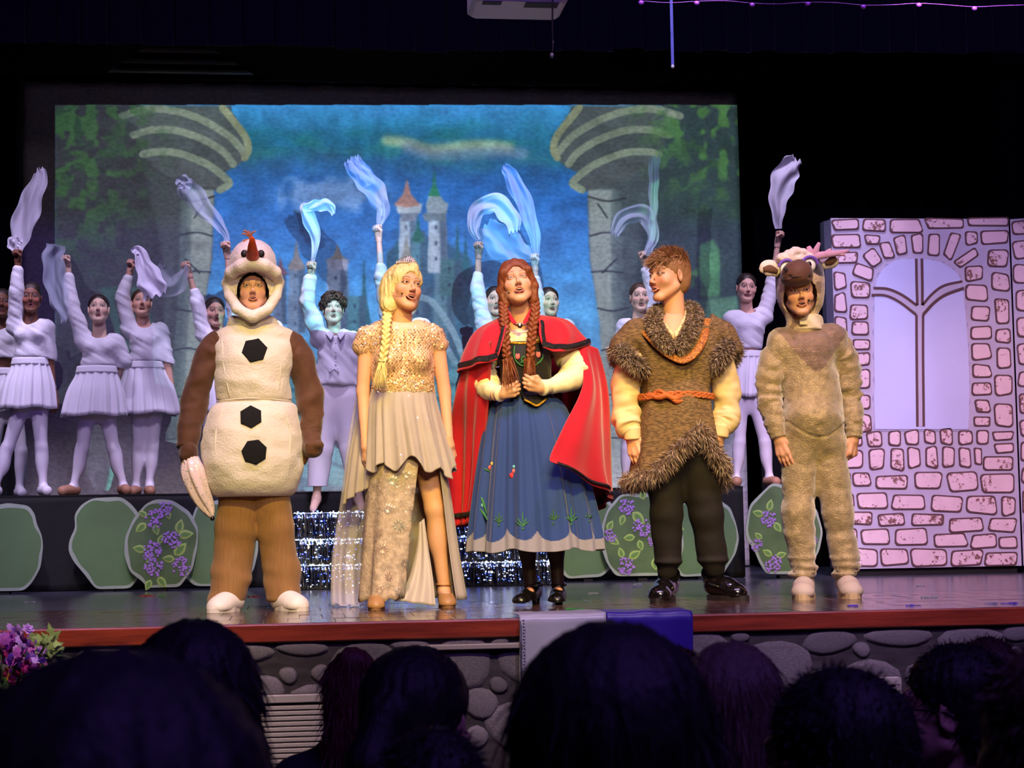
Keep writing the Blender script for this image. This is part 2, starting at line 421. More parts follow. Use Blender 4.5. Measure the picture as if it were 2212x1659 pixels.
# front wall with the painted stone mural: each stone a raised piece
wf = tag(MB().box((XL, YE + .016, -1.0), (XR, YE + .08, -.075)).build('wall_front', M_mural), 'stage front covered with a grey stone mural', kind='structure')
M_stone = [mat('mural_stone_%s' % n, c, .85, rgb2=c2, vscale=14, bump=.2, bscale=30, stretch=(1, 1, 2.2))
           for n, c, c2 in (('a', (112, 102, 98), (92, 83, 80)), ('b', (100, 90, 87), (128, 118, 114)), ('c', (120, 110, 105), (98, 88, 86)))]
def stone_mesh(seed):
    r = np.random.default_rng(seed); n = 13; a = np.linspace(0, 2 * np.pi, n, endpoint=False)
    rad = 1 + .09 * np.sin(2 * a + r.uniform(0, 6)) + .05 * np.sin(3 * a + r.uniform(0, 6)) + r.normal(0, .02, n)
    V = []
    for k, y in ((1.0, 0), (.95, -.014), (.78, -.022), (.45, -.028)):
        V += [(k * q * math.cos(t), y, k * q * math.sin(t)) for q, t in zip(rad, a)]
    V.append((0, -.030, 0)); F = []
    for k in range(3): F += [(k * n + j, k * n + (j + 1) % n, k * n + n + (j + 1) % n, k * n + n + j) for j in range(n)]
    F += [(3 * n + j, 3 * n + (j + 1) % n, 4 * n) for j in range(n)]
    return make_mesh('stone', V, F, [M_stone[seed % 3]], True)
sms = [stone_mesh(i) for i in range(9)]
rr = np.random.default_rng(4); placed = []
for size in [(.15, .12)] * 30 + [(.12, .085)] * 60 + [(.085, .07)] * 90 + [(.06, .05)] * 160 + [(.042, .036)] * 200:
    for _ in range(60):
        x = rr.uniform(-2.6, 3.3); z = rr.uniform(-.52, -.10)
        if all(((x - q[0]) / (size[0] + q[2])) ** 2 + ((z - q[1]) / (size[1] + q[3])) ** 2 > .86 for q in placed):
            placed.append((x, z, *size))
            link_mesh('stone', sms[rr.integers(9)], wf, (x, YE + .016, z), (0, 0, 0), (size[0] * .97, .55, min(size[1] * .97, -z - .076 if z > -.2 else 1)))
            break
    if len(placed) > 285: break
tag(MB().bevbox((P(870, 1398, YE)[0], YE - .03, P(1000, 1403, YE)[2]), (P(1128, 1398, YE)[0], YE + .016, P(1000, 1391, YE)[2]), .004).build('trim_2', mat('pale_moulding', (150, 138, 120), .6)), 'pale narrow moulding along the mural', kind='structure')

# slatted vents at the foot of the stage
def vent(px0, px1, py0, py1, label):
    Y = YE - .10; a = P(px0, py0, Y); b = P(px1, py1, Y); x0, x1 = a[0], b[0]; zt, zb = a[2], b[2]
    r = empty('radiator_vent', ((x0 + x1) / 2, Y, -1.0), label, 'vent', 'slatted vents under the stage')
    o = np.array([(x0 + x1) / 2, Y, -1.0]); m = mat('vent_metal', (176, 162, 146), .5)
    q = MB().box(np.array((x0, Y + .02, -1.0)) - o, np.array((x1, Y + .15, zt)) - o); q.build('casing', mat('vent_dark', (40, 36, 34), .7), r)
    MB().bevbox(np.array((x0, Y - .008, zt - .028)) - o, np.array((x1, Y + .03, zt + .004)) - o, .003).build('top_rail', m, r)
    z = zt - .036; me = None
    while z > zt - .42:
        if me is None:
            b_ = MB().bevbox((x0 - o[0], -.006, -.0085), (x1 - o[0], .016, .0085), .003); me = make_mesh('slat', np.concatenate(b_.V), b_.F, [m], False)
        link_mesh('slat', me, r, (0, 0, z - .012 - o[2])); z -= .0215
    for x in (x0 + .006, x1 - .006):
        MB().box(np.array((x - .012, Y - .004, -1.0)) - o, np.array((x + .012, Y + .03, zt)) - o).build('side_rail', m, r)
vent(525, 712, 1506, 1600, 'pale slatted vent below the stage left of the hair bun')
vent(1880, 1945, 1466, 1530, 'pale vent glimpsed beside the man with glasses')

# platform for the dancers
pt = P(900, 1061, YPL)[2]
plat = empty('platform', (-.6, YPL + .9, 0), 'black draped riser the white dancers stand on', 'platform')
xr_pl = P(1790, 1060, YPL)[0]
MB().box((-4.3, -.86, 0), (xr_pl, 1.02, pt - .004)).build('riser_box', mat('riser_wood', (26, 25, 28), .8), plat)
nu, nv = 160, 14
u = np.linspace(0, 1, nu)[:, None]; v = np.linspace(0, 1, nv)[None]
x = -4.3 + (xr_pl + 4.3) * u + 0 * v; z = (pt + .002) * (1 - v) + .004 * v + 0 * u
y = -.885 - .018 * (1 + np.sin(x * 7 + 2 * np.sin(x * 2.1) + v * 1.5)) * v - .012 * np.sin(x * 17 + v * 3) * v
tp = np.stack([x, y, z], -1).reshape(-1, 3)
obj('front_drape', tp, grid_faces(nu, nv), mat('riser_drape', (15, 15, 18), .85, bump=.2, bscale=25), plat, solid=.004)
MB().box((-4.3, -.89, pt - .002), (xr_pl, 1.03, pt + .006)).build('top_cover', MATS['riser_drape'], plat)

# black drapes behind and beside the screen
def drape(name, x0, x1, Y, z0, z1, label, m, per=.28, amp=.05, hem=None, kind=None, nz=10):
    n = max(20, int((x1 - x0) * 36)); u = np.linspace(x0, x1, n)[:, None]; v = np.linspace(0, 1, nz)[None]
    ph = u / per * 2 * np.pi; y = amp * np.sin(ph + 1.3 * np.sin(u * 3.1)) + amp * .4 * np.sin(2.3 * ph)
    zb = np.vectorize(hem)(u) if hem else z0 + 0 * u
    V = np.stack([u + 0 * v, y + 0 * v, z1 + (zb - z1) * v], -1).reshape(-1, 3)
    o = obj(name, V - np.array([(x0 + x1) / 2, 0, 0]), grid_faces(n, nz), m, solid=.006); o.location = ((x0 + x1) / 2, Y, 0)
    return tag(o, label, 'curtain', kind=kind)
drape('back_curtain', -4.6, 6.5, 6.5, 0.01, 5.6, 'black full-height curtain hung behind the projection screen', M_black)
drape('side_curtain', P(1640, 800, 5.2)[0], P(2250, 800, 5.2)[0] + 1.0, 5.25, 0.01, 5.6, 'black pleated curtain at the right, behind the painted castle wall', M_black)
drape('side_curtain', -4.6, P(46, 800, 5.2)[0], 5.2, .01, 5.6, 'narrow black curtain at the left beside the screen', M_black)
# pleated valance: flat box pleats
def valance():
    Y = 1.85; xs = []; x = P(-60, 50, Y)[0]; xe = P(2290, 50, Y)[0]; r = np.random.default_rng(3); k = 0
    V = []; F = []
    while x < xe:
        w = .165 + r.uniform(-.03, .04); px = proj(np.array([x, Y, 2.6]))[0]
        hy = np.interp(px, [0, 500, 900, 1300, 1700, 2212], [94, 99, 110, 108, 112, 116]) + r.uniform(-2.5, 2.5)
        a = P(px, hy, Y)[2]; b = a + r.uniform(-.006, .012); n = len(V)
        for xx, yy, zz in ((x, .0, a), (x + w * .9, -.03, b - .004), (x + w * .96, -.012, b), (x + w * .84, .035, b + .006), (x + w, .03, b + .01)):
            V += [(xx, yy, zz), (xx, yy, 5.5)]
        F += [(n + 2 * i, n + 2 * i + 2, n + 2 * i + 3, n + 2 * i + 1) for i in range(4)]; x += w; k += 1
    V = np.array(V); c = V[:, 0].mean(); V[:, 0] -= c
    o = obj('valance', V, F, M_valance, smooth=False, solid=.004); o.location = (c, Y, 0)
    tag(o, 'dark blue-black pleated valance across the top of the stage', 'curtain')
valance()
def bhem(x):
    px = float(proj(np.array([x, 4.9, 3.3]))[0]); py = np.interp(px, [-200, 228, 262, 312, 452, 520, 560, 900, 1500, 1590, 1670, 1720, 1790, 1900, 2600], [168, 160, 136, 100, 104, 140, 170, 182, 182, 180, 150, 132, 128, 140, 150])
    return P(px, py, 4.9)[2]
drape('border_curtain', -4.6, 5.6, 4.9, 3, 5.4, 'black border curtain with scooped hem above the screen', M_black, .5, .02, bhem)
for i, (yy, x0, x1) in enumerate(((107, 315, 452), (131, 300, 500), (151, 240, 510))):
    a = P(x0 - 60, yy, 5.45); b = P(x1 + 60, yy + 1, 5.45)
    o = MB().bevbox((-(b[0] - a[0]) / 2, -.03, -.012), ((b[0] - a[0]) / 2, .03, .012), .004).build('ceiling_beam', mat('beam_paint', (120, 110, 104), .7))
    o.location = ((a[0] + b[0]) / 2, 5.45, a[2]); tag(o, ['pale ceiling beam glimpsed under the scooped curtain hem', 'dim ceiling beam, second below the curtain hem', 'dim ceiling beam just above the screen pole'][i], 'beam')

# ------------------------------------------------------------------ projection screen
M_screen = mat('screen_cloth', (222, 214, 214), .9, bump=.55, bscale=26, stretch=(1, 1, 1.6), var=.2, vscale=24)
zsb = .012
tl = P(50, 174, YSC); tr = P(1592, 198, YSC); br = P(1617, 1050, YSC)
scr = empty('projection_screen', ((tl[0] + tr[0]) / 2, YSC, 0), 'wide hanging screen showing a projected fairytale castle scene', 'screen')
oc = np.array([(tl[0] + tr[0]) / 2, YSC, 0])
nu, nv = 120, 60
u = np.linspace(0, 1, nu)[:, None]; v = np.linspace(0, 1, nv)[None]
zt = tl[2] * (1 - u) + tr[2] * u - .012 * np.abs(np.sin(u * np.pi * 17))
V = np.stack([tl[0] + (tr[0] - tl[0]) * u + 0 * v, 0 * u + .004 * np.sin(u * 40 + v * 9) + .003 * np.sin(v * 30), zt + (zsb - zt) * v], -1).reshape(-1, 3)
V[:, 0] -= oc[0]
obj('cloth', V, grid_faces(nu, nv), M_screen, scr, solid=.004)
z0 = tl[2] + .035; z1 = tr[2] + .035
V, F = tube([(tl[0] - .1 - oc[0], 0, z0), (tr[0] + .3 - oc[0], 0, z1)], [.016, .016], 10)
obj('pole', V, F, mat('pole_steel', (46, 42, 44), .4, .8), scr)
tie = MB().tube([(0, -.012, .02), (0, -.022, 0), (0, -.006, -.028)], [.004] * 3, 6).sphere((0, -.008, -.03), .009, 8)
tme = make_mesh('tie', np.concatenate(tie.V), tie.F, [mat('tie_cord', (60, 52, 50), .8)], True)
for i in range(18):
    t = (i + .5) / 18; link_mesh('tie', tme, scr, (tl[0] + (tr[0] - tl[0]) * t - oc[0], 0, z0 + (z1 - z0) * t))
for t in (.42, .62, .70):
    o = MB().bevbox((-.03, -.024, -.02), (.03, .024, .02), .005).build('pole_clamp', mat('clamp_steel', (120, 116, 118), .4, .9), scr)
    o.location = (tl[0] + (tr[0] - tl[0]) * t - oc[0], 0, z0 + (z1 - z0) * t)
# ------------------------------------------------------------------ projector and the picture it throws
def picture():
    """The projected castle picture, drawn as arrays; x, y are picture coordinates (frame units of the photograph)."""
    st = 1.6; x0, x1, y0, y1 = 118.0, 1632.0, 226.0, 1062.0
    xs = np.arange(x0, x1, st); ys = np.arange(y0, y1, st); X, Y = np.meshgrid(xs, ys); h, w = X.shape
    C = np.zeros((h, w, 3))
    pt = np.stack([X, Y, 0 * X], -1)
    n1 = fbm(pt / 90., 1, 4); n2 = fbm(pt / np.array([60., 22., 1]), 5, 4); n3 = fbm(pt / 24., 9, 3)
    def mixc(m, c):
        nonlocal C
        c = np.asarray(c, float); C = C * (1 - m[..., None]) + c * m[..., None]
    def blur(m, k=1):
        for _ in range(k):
            m = (m + np.roll(m, 1, 0) + np.roll(m, -1, 0)) / 3; m = (m + np.roll(m, 1, 1) + np.roll(m, -1, 1)) / 3
        return m
    def poly(pts, k=1):
        p = np.asarray(pts, float); m = np.zeros((h, w), bool)
        a0 = max(0, int((p[:, 0].min() - x0) / st) - 1); a1 = min(w, int((p[:, 0].max() - x0) / st) + 2)
        b0 = max(0, int((p[:, 1].min() - y0) / st) - 1); b1 = min(h, int((p[:, 1].max() - y0) / st) + 2)
        if a1 <= a0 or b1 <= b0: return m.astype(float)
        xx = X[b0:b1, a0:a1]; yy = Y[b0:b1, a0:a1]; q = np.zeros(xx.shape, bool)
        for i in range(len(p)):
            (ax, ay), (bx, by) = p[i], p[(i + 1) % len(p)]
            if ay == by: continue
            c = ((ay > yy) != (by > yy)) & (xx < (bx - ax) * (yy - ay) / (by - ay) + ax); q ^= c
        m[b0:b1, a0:a1] = q; return blur(m.astype(float), k)
    def stroke(pts, wd, k=1):
        p = cat_rom(np.concatenate([np.asarray(pts, float), np.zeros((len(pts), 1))], 1), 40)[:, :2]; m = np.full((h, w), 1e9)
        for i in range(len(p) - 1):
            a, b = p[i], p[i + 1]; d = b - a; t = np.clip(((X - a[0]) * d[0] + (Y - a[1]) * d[1]) / (d @ d + 1e-9), 0, 1)
            m = np.minimum(m, (X - a[0] - t * d[0]) ** 2 + (Y - a[1] - t * d[1]) ** 2)
        return np.clip(wd - np.sqrt(m) + .5, 0, 1)
    # sky
    ys_ = [226, 290, 330, 390, 470, 560, 680, 800, 1062]
    cs = np.array([(52, 132, 196), (30, 104, 142), (22, 84, 132), (24, 88, 160), (38, 100, 178), (48, 118, 190), (74, 146, 206), (70, 126, 170), (66, 120, 140)], float)
    for k in range(3): C[..., k] = np.interp(Y + 14 * n2, ys_, cs[:, k])
    mixc(np.clip(np.exp(-((Y - 320 + 20 * n1) / 42.) ** 2) * (.35 + .5 * n2), 0, .6), (28, 104, 96))
    mixc(np.clip(np.exp(-((X - 720) / 90.) ** 2 - ((Y - 420) / 26.) ** 2) * .9 + .25 * n3 * (np.abs(X - 720) < 120) * (np.abs(Y - 420) < 40), 0, .5), (140, 156, 190))
    cl = stroke([(835, 303), (880, 308), (930, 322), (990, 316), (1050, 313), (1100, 318)], 11); mixc(blur(cl, 14) * .8, (140, 164, 132))
    cl = stroke([(880, 318), (930, 334), (1000, 332), (1080, 328), (1130, 332)], 13); mixc(blur(cl, 16) * .6, (104, 124, 156))
    # castle
    rock = (40, 78, 100); pale = (150, 170, 190); shade = (44, 72, 98); gr = (30, 96, 86)
    mixc(poly([(835, 548), (860, 520), (900, 540), (930, 500), (990, 540), (1020, 560), (1030, 800), (830, 800)], 3) * .8, rock)
    def tower(cx, w0, yt, yb, c=pale, dark=shade):
        mixc(poly([(cx - w0, yt), (cx + w0, yt), (cx + w0 * 1.15, yb), (cx - w0 * 1.15, yb)]) * .9, c)
        mixc(poly([(cx + w0 * .25, yt), (cx + w0, yt), (cx + w0 * 1.15, yb), (cx + w0 * .3, yb)], 2) * .7, dark)
        for yy in np.arange(yt + 16, yb - 10, 34): mixc(poly([(cx - w0 * .3, yy), (cx - w0 * .05, yy), (cx - w0 * .05, yy + 9), (cx - w0 * .3, yy + 9)]) * .8, (26, 46, 70))
    def cone(cx, w0, yt, yb, c):
        mixc(poly([(cx, yt), (cx + w0 * .3, yt + (yb - yt) * .6), (cx + w0, yb), (cx, yb + 5), (cx - w0, yb), (cx - w0 * .3, yt + (yb - yt) * .6)]) * .95, c)
    for cx, yt, yb, ww in ((857, 484, 640, 12), (839, 524, 640, 12), (988, 466, 600, 15), (1006, 496, 600, 14), (586, 500, 640, 8), (786, 548, 700, 16), (636, 520, 600, 8)):
        cone(cx, ww, yt, yb, (30, 86, 100))
    tower(880, 17, 470, 575); mixc(poly([(862, 458), (905, 458), (898, 478), (868, 478)]), (96, 112, 136)); mixc(poly([(855, 440), (912, 440), (908, 460), (858, 460)]), pale); cone(879, 29, 384, 443, (150, 116, 112))
    mixc(poly([(862, 575), (900, 575), (912, 640), (850, 640)], 1) * .8, (110, 120, 120)); cone(878, 24, 505, 575, (116, 124, 122))
    tower(945, 19, 470, 590); mixc(poly([(912, 462), (966, 452), (962, 478), (918, 478)]), (96, 120, 140)); mixc(poly([(920, 438), (969, 438), (964, 460), (922, 460)]), (126, 150, 170)); cone(938, 14, 364, 425, (30, 108, 78)); mixc(poly([(926, 424), (952, 424), (966, 442), (921, 442)]), (110, 134, 150))
    tower(904, 14, 500, 590, (70, 120, 140)); cone(903, 15, 462, 520, gr); tower(960, 22, 590, 760, (84, 122, 144)); tower(905, 26, 620, 790, (70, 104, 128)); tower(975, 22, 560, 640, (58, 104, 112))
    tower(640, 17, 576, 720, (96, 118, 146)); cone(640, 21, 516, 580, (112, 112, 116)); tower(604, 13, 590, 700, (86, 104, 132)); cone(605, 17, 554, 592, (104, 74, 84))
    tower(729, 22, 580, 740, (124, 142, 172)); cone(729, 26, 526, 566, (120, 118, 108)); mixc(poly([(704, 560), (753, 560), (750, 584), (708, 584)]), (128, 140, 168)); tower(770, 20, 640, 790, (60, 112, 128))
    for yy in (640, 700): mixc(stroke([(880, yy), (930, yy + 10), (975, yy + 70), (1000, yy + 130)], 7) * .8, (116, 150, 172))
    # water below
    wt = np.clip((Y - 760) / 60, 0, 1); mixc(wt * .85, (70, 124, 132)); mixc(wt * np.clip(np.sin(Y / 5.5 + 3 * n1) * 2 - 1.1, 0, .6), (34, 72, 88))
    mixc(np.clip((n1 - .15) * 3, 0, .5) * wt * (X > 1180), (44, 110, 74))
    # arch, pillars and ivy, drawn on the left and mirrored to the right
    def pillar(T, right):
        f = lambda pts: [(T(a), b) for a, b in pts]
        dark = (40, 46, 54) if not right else (42, 62, 66)
        mixc(poly(f([(100, 220), (300, 220), (385, 410), (392, 700), (350, 1070), (100, 1070)]), 3), dark)
        mixc(poly(f([(300, 228), (500, 228), (480, 400), (462, 412), (458, 560), (432, 700), (428, 1070), (330, 1070), (360, 600), (300, 300)]), 2), (56, 72, 78) if right else (50, 60, 66))
        sh = poly(f([(405, 410), (462, 408), (456, 560), (436, 700), (424, 1070), (372, 1070), (398, 640)]), 2)
        mixc(sh * .95, (124, 140, 142)); mixc(sh * np.clip(n3 * .5 + .12, 0, .5), (88, 104, 108))
        mixc(poly(f([(392, 410), (412, 410), (410, 640), (384, 1070), (352, 1070), (384, 640)]), 2) * .8, (74, 92, 98))
        for pts in ([(380, 428), (420, 434), (462, 424)], [(386, 508), (425, 502), (458, 510)], [(384, 590), (420, 586), (455, 588)], [(372, 665), (410, 672), (440, 666)], [(366, 760), (400, 752), (432, 758)], [(400, 560), (430, 590)], [(440, 440), (420, 470)], [(360, 860), (428, 852)], [(356, 950), (428, 944)]):
            mixc(stroke(f(pts), 2.0) * .85, (34, 44, 50))
        rim = (106, 124, 110); slab = (66, 80, 82)
        mixc(poly(f([(262, 248), (317, 232), (492, 228), (515, 262), (537, 300), (541, 318), (530, 342), (505, 364), (360, 330)]), 1), slab)
        mixc(stroke(f([(263, 250), (317, 235), (371, 238), (431, 256), (492, 292), (526, 328)]), 8), rim)
        mixc(stroke(f([(480, 232), (505, 262), (530, 296), (536, 322), (528, 340)]), 8), (114, 128, 104))
        mixc(poly(f([(287, 292), (329, 278), (431, 296), (505, 352), (496, 366), (470, 380), (310, 330)]), 1), (58, 72, 74))
        mixc(stroke(f([(287, 291), (329, 280), (378, 281), (431, 298), (480, 326), (503, 354)]), 8), rim)
        mixc(poly(f([(308, 332), (341, 326), (450, 354), (496, 392), (490, 404), (468, 412), (400, 400), (330, 360)]), 1), (62, 74, 78))
        mixc(stroke(f([(308, 333), (341, 327), (386, 331), (447, 355), (487, 385), (494, 398), (474, 410)]), 8), rim)
        g = np.clip((fbm(pt / 22., 21, 3) + .1) * 2.4, 0, 1)
        XX = T(X)
        reg = np.clip(1.3 - np.hypot((XX - 150) / 190., (Y - 250) / (190. if right else 310.)), 0, 1)
        if right: reg = np.maximum(reg, np.clip(.9 - np.hypot((XX - 215) / 60., (Y - 600) / 110.), 0, 1) * .9)
        mixc(np.clip(reg * g * 1.3, 0, .92), (64, 112, 62) if right else (44, 82, 50))
        mixc(np.clip(reg * np.clip((n3 - .1) * 3, 0, 1) * .7, 0, .8), (26, 44, 40))
    pillar(lambda a: a, False); pillar(lambda a: 1732.0 - a, True)
    mixc(poly([(215, 620), (300, 618), (330, 690), (345, 1060), (228, 1060), (250, 900), (262, 760)], 3) * .6, (44, 84, 78))
    mixc(poly([(268, 880), (345, 870), (352, 1062), (226, 1062)], 2) * .8, (66, 138, 130))
    mixc(poly([(1512, 530), (1540, 516), (1556, 540), (1556, 640), (1512, 640)], 2) * .8, (72, 128, 92)); mixc(poly([(1500, 650), (1592, 640), (1600, 700), (1512, 700)], 3) * .7, (84, 132, 108))
    C *= (1 + .10 * n3 + .06 * n2)[..., None]
    C = np.clip(C, 0, 255); return C, (x0, x1, y0, y1), st

def build_projector():
    YP = -.5; lens = P(1112, 20, YP); lens[2] += .06
    r = empty('projector', (lens[0], YP, lens[2]), 'pale boxy video projector hanging above the stage front', 'projector')
    zb = P(1112, 31, YP)[2] - lens[2]; w0 = P(1013, 20, YP)[0] - lens[0]; w1 = P(1214, 20, YP)[0] - lens[0]
    m = mat('projector_shell', (196, 204, 214), .45)
    b = MB().bevbox((w0, -.22, zb), (w1, .10, zb + .14), .02); b.build('shell', m, r)
    for k, (a, c) in enumerate(((.1, .3), (.55, .9))):
        MB().box((w0 + (w1 - w0) * a, -.2, zb - .003), (w0 + (w1 - w0) * c, -.15 + .03 * k, zb + .004)).build('vent_slot', mat('slot_black', (40, 44, 50), .7), r)
        MB().box((w0 + (w1 - w0) * a, -.223, zb + .05), (w0 + (w1 - w0) * c, -.216, zb + .062)).build('vent_slot', MATS['slot_black'], r)
    V, F = tube([(0, .08, 0), (0, .125, 0)], [.035, .03], 16); obj('lens', V, F, MATS['slot_black'], r)
    V, F = tube([(0, -.06, zb + .13), (0, -.06, 3.0)], [.02, .02], 10); obj('hanger_pole', V, F, mat('hanger_steel', (70, 70, 74), .4, .8), r)
    # picture for the lamp, laid out on the screen plane
    C, (x0, x1, y0, y1), st = picture()
    src = np.array([lens[0], YP + .14, lens[2]]); D = YSC - src[1]
    a = P(x0, y0, YSC); b = P(x1, y1, YSC); c = P(x1, y0, YSC); e = P(x0, y1, YSC)
    ux0, ux1 = min(a[0], e[0]), max(b[0], c[0]); uz1, uz0 = max(a[2], c[2]), min(b[2], e[2])
    nw, nh = 1000, 560
    gx, gz = np.meshgrid(np.linspace(ux0, ux1, nw), np.linspace(uz0, uz1, nh))
    pp = proj(np.stack([gx, np.full_like(gx, YSC), gz], -1))
    fx = (pp[..., 0] - x0) / st; fy = (pp[..., 1] - y0) / st
    ins = (fx >= 0) & (fy >= 0) & (fx < C.shape[1] - 1) & (fy < C.shape[0] - 1)
    fx = np.clip(fx, 0, C.shape[1] - 1.001); fy = np.clip(fy, 0, C.shape[0] - 1.001); i = fx.astype(int); j = fy.astype(int); tx = (fx - i)[..., None]; ty = (fy - j)[..., None]
    S = (C[j, i] * (1 - tx) + C[j, i + 1] * tx) * (1 - ty) + (C[j + 1, i] * (1 - tx) + C[j + 1, i + 1] * tx) * ty
    S = lin(S) * ins[..., None]
    im = bpy.data.images.new('castle_picture', nw, nh, float_buffer=True)
    px = np.ones((nh, nw, 4), np.float32); px[..., :3] = S; im.pixels.foreach_set(px.reshape(-1)); im.update(); im.pack()
    l = bpy.data.lights.new('projector_lamp', 'SPOT'); l.energy = 1.0; l.spot_size = math.radians(110); l.spot_blend = 0; l.shadow_soft_size = .003
    o = bpy.data.objects.new('projector_lamp', l); COL.objects.link(o); o.parent = r
    o.location = (0, .14, 0); o.rotation_euler = (math.pi / 2, 0, 0)      # -Z looks along +Y, local X stays X, local Y is up
    l.use_nodes = True; N = l.node_tree.nodes; L = l.node_tree.links; em = N['Emission']
    tc = N.new('ShaderNodeTexCoord'); sp = N.new('ShaderNodeSeparateXYZ'); L.new(tc.outputs['Normal'], sp.inputs[0])
    def math_(op, A, B):
        n = N.new('ShaderNodeMath'); n.operation = op
        for q, v_ in enumerate((A, B)):
            if isinstance(v_, (int, float)): n.inputs[q].default_value = v_
            else: L.new(v_, n.inputs[q])
        return n.outputs[0]
    az = math_('ABSOLUTE', sp.outputs[2], 0.0)
    sx = math_('MULTIPLY', math_('DIVIDE', sp.outputs[0], az), SGN[0] * D / (ux1 - ux0)); sy = math_('MULTIPLY', math_('DIVIDE', sp.outputs[1], az), SGN[1] * D / (uz1 - uz0))
    cx = math_('ADD', sx, (src[0] - ux0) / (ux1 - ux0)); cy = math_('ADD', sy, (src[2] - uz0) / (uz1 - uz0))
    cb = N.new('ShaderNodeCombineXYZ'); L.new(cx, cb.inputs[0]); L.new(cy, cb.inputs[1])
    t = N.new('ShaderNodeTexImage'); t.image = im; t.extension = 'CLIP'; t.interpolation = 'Linear'; L.new(cb.outputs[0], t.inputs[0])
    L.new(t.outputs[0], em.inputs[0])
    z3 = math_('MULTIPLY', math_('MULTIPLY', az, az), az)
    L.new(math_('DIVIDE', PROJ_POWER, z3), em.inputs[1])
    # cable with a small plug hanging from it
    return r
SGN = (1.0, 1.0); PROJ_POWER = 2350.0
build_projector()
# hanging cable, blue strap, purple-lit garland
p0 = P(1194, -30, -.80); p1 = P(1193, 60, -.80); p2 = P(1192, 117, -.80)
r = empty('hanging_cable', tuple(p2), 'thin black cable with a plug end dangling by the projector', 'cable')
V, F = tube(np.array([p0 + (0, -.1, .5), p1, (p1 + p2) / 2 + (.006, 0, 0), p2]) - p2, [.004] * 4, 6); obj('wire', V, F, mat('cable_black', (30, 28, 30), .5), r)
V, F = uvsphere((0, 0, -.006), (.009, .009, .013), 10, 7); obj('plug', V, F, mat('plug_grey', (120, 116, 120), .4), r)
p0 = P(1451, -30, -.45); p2 = P(1453, 142, -.45)
r = empty('hanging_strap', tuple(p2), 'blue strap dangling in front of the pleated valance', 'strap')
MB().box((-.007, -.002, 0), (.007, .002, p0[2] - p2[2] + .6)).build('webbing', mat('strap_blue', (12, 22, 110), .6, emit=0), r)
V, F = uvsphere((0, 0, -.004), (.009, .006, .01), 10, 7); obj('clip', V, F, MATS['plug_grey'], r)
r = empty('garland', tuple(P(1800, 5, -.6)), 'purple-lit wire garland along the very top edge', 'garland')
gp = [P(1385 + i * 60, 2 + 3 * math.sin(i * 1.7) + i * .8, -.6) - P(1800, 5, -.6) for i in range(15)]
V, F = tube(gp, [.002] * 15, 5); obj('wire', V, F, mat('garland_wire', (120, 60, 150), .5), r)  # purple light is put into the wire and bauble colours
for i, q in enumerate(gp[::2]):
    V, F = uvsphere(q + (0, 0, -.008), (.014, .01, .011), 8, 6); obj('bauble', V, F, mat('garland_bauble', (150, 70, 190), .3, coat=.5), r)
# ------------------------------------------------------------------ painted castle wall
M_brick_face = mat('brick_paint', (226, 196, 204), .8, var=.06, vscale=10)
def brick_material():
    m = M_brick_face; N = m.node_tree.nodes; L = m.node_tree.links; b = N['Principled BSDF']
    tc = N.new('ShaderNodeTexCoord'); n = N.new('ShaderNodeTexNoise'); n.inputs['Scale'].default_value = 46; n.inputs['Detail'].default_value = 6; n.inputs['Roughness'].default_value = .7
    n2 = N.new('ShaderNodeTexNoise'); n2.inputs['Scale'].default_value = 6.5; n2.inputs['Detail'].default_value = 2
    oi = N.new('ShaderNodeNewGeometry')
    for q in (n, n2): L.new(oi.outputs['Position'], q.inputs['Vector'])
    ad = N.new('ShaderNodeMath'); ad.operation = 'MULTIPLY_ADD'; L.new(n2.outputs['Fac'], ad.inputs[0]); ad.inputs[1].default_value = .75; L.new(n.outputs['Fac'], ad.inputs[2])
    cr = N.new('ShaderNodeValToRGB'); cr.color_ramp.elements[0].position = .985; cr.color_ramp.elements[1].position = 1.03
    L.new(ad.outputs[0], cr.inputs[0]); mx = N.new('ShaderNodeMix'); mx.data_type = 'RGBA'; L.new(cr.outputs[0], mx.inputs[0])
    old = b.inputs['Base Color'].links[0].from_socket; L.new(old, mx.inputs[6]); mx.inputs[7].default_value = L4((126, 88, 82)); L.new(mx.outputs[2], b.inputs['Base Color'])
brick_material()
M_brick_rim = mat('brick_outline_paint', (92, 64, 66), .8, var=.1)
M_mortar = mat('mortar_paint', (186, 178, 200), .85, var=.07, vscale=5)
M_sky = mat('window_paint', (196, 200, 238), .85, var=.03, vscale=4)
M_flatedge = mat('flat_edge', (60, 62, 80), .7)
YC = 2.93
C6 = lambda x, y: (1760 + x / 3.949, 440 + y / 3.949)
C7 = lambda x, y: (1760 + x / 3.858, 850 + y / 3.858)
rb = np.random.default_rng(11)
def brick_shape(w, h, seed, rad=.22):
    """Rounded uneven block outline (16 points)."""
    r = np.random.default_rng(seed); q = min(w, h) * rad; pts = []
    for sx, sy, a0 in ((1, 1, 0), (-1, 1, 90), (-1, -1, 180), (1, -1, 270)):
        jx, jy = r.uniform(-.05, .05) * w, r.uniform(-.06, .06) * h
        for k in range(4):
            a = math.radians(a0 + k * 30); pts.append((sx * (w / 2 - q) + jx + q * math.cos(a), sy * (h / 2 - q) + jy + q * math.sin(a)))
    return np.array(pts)
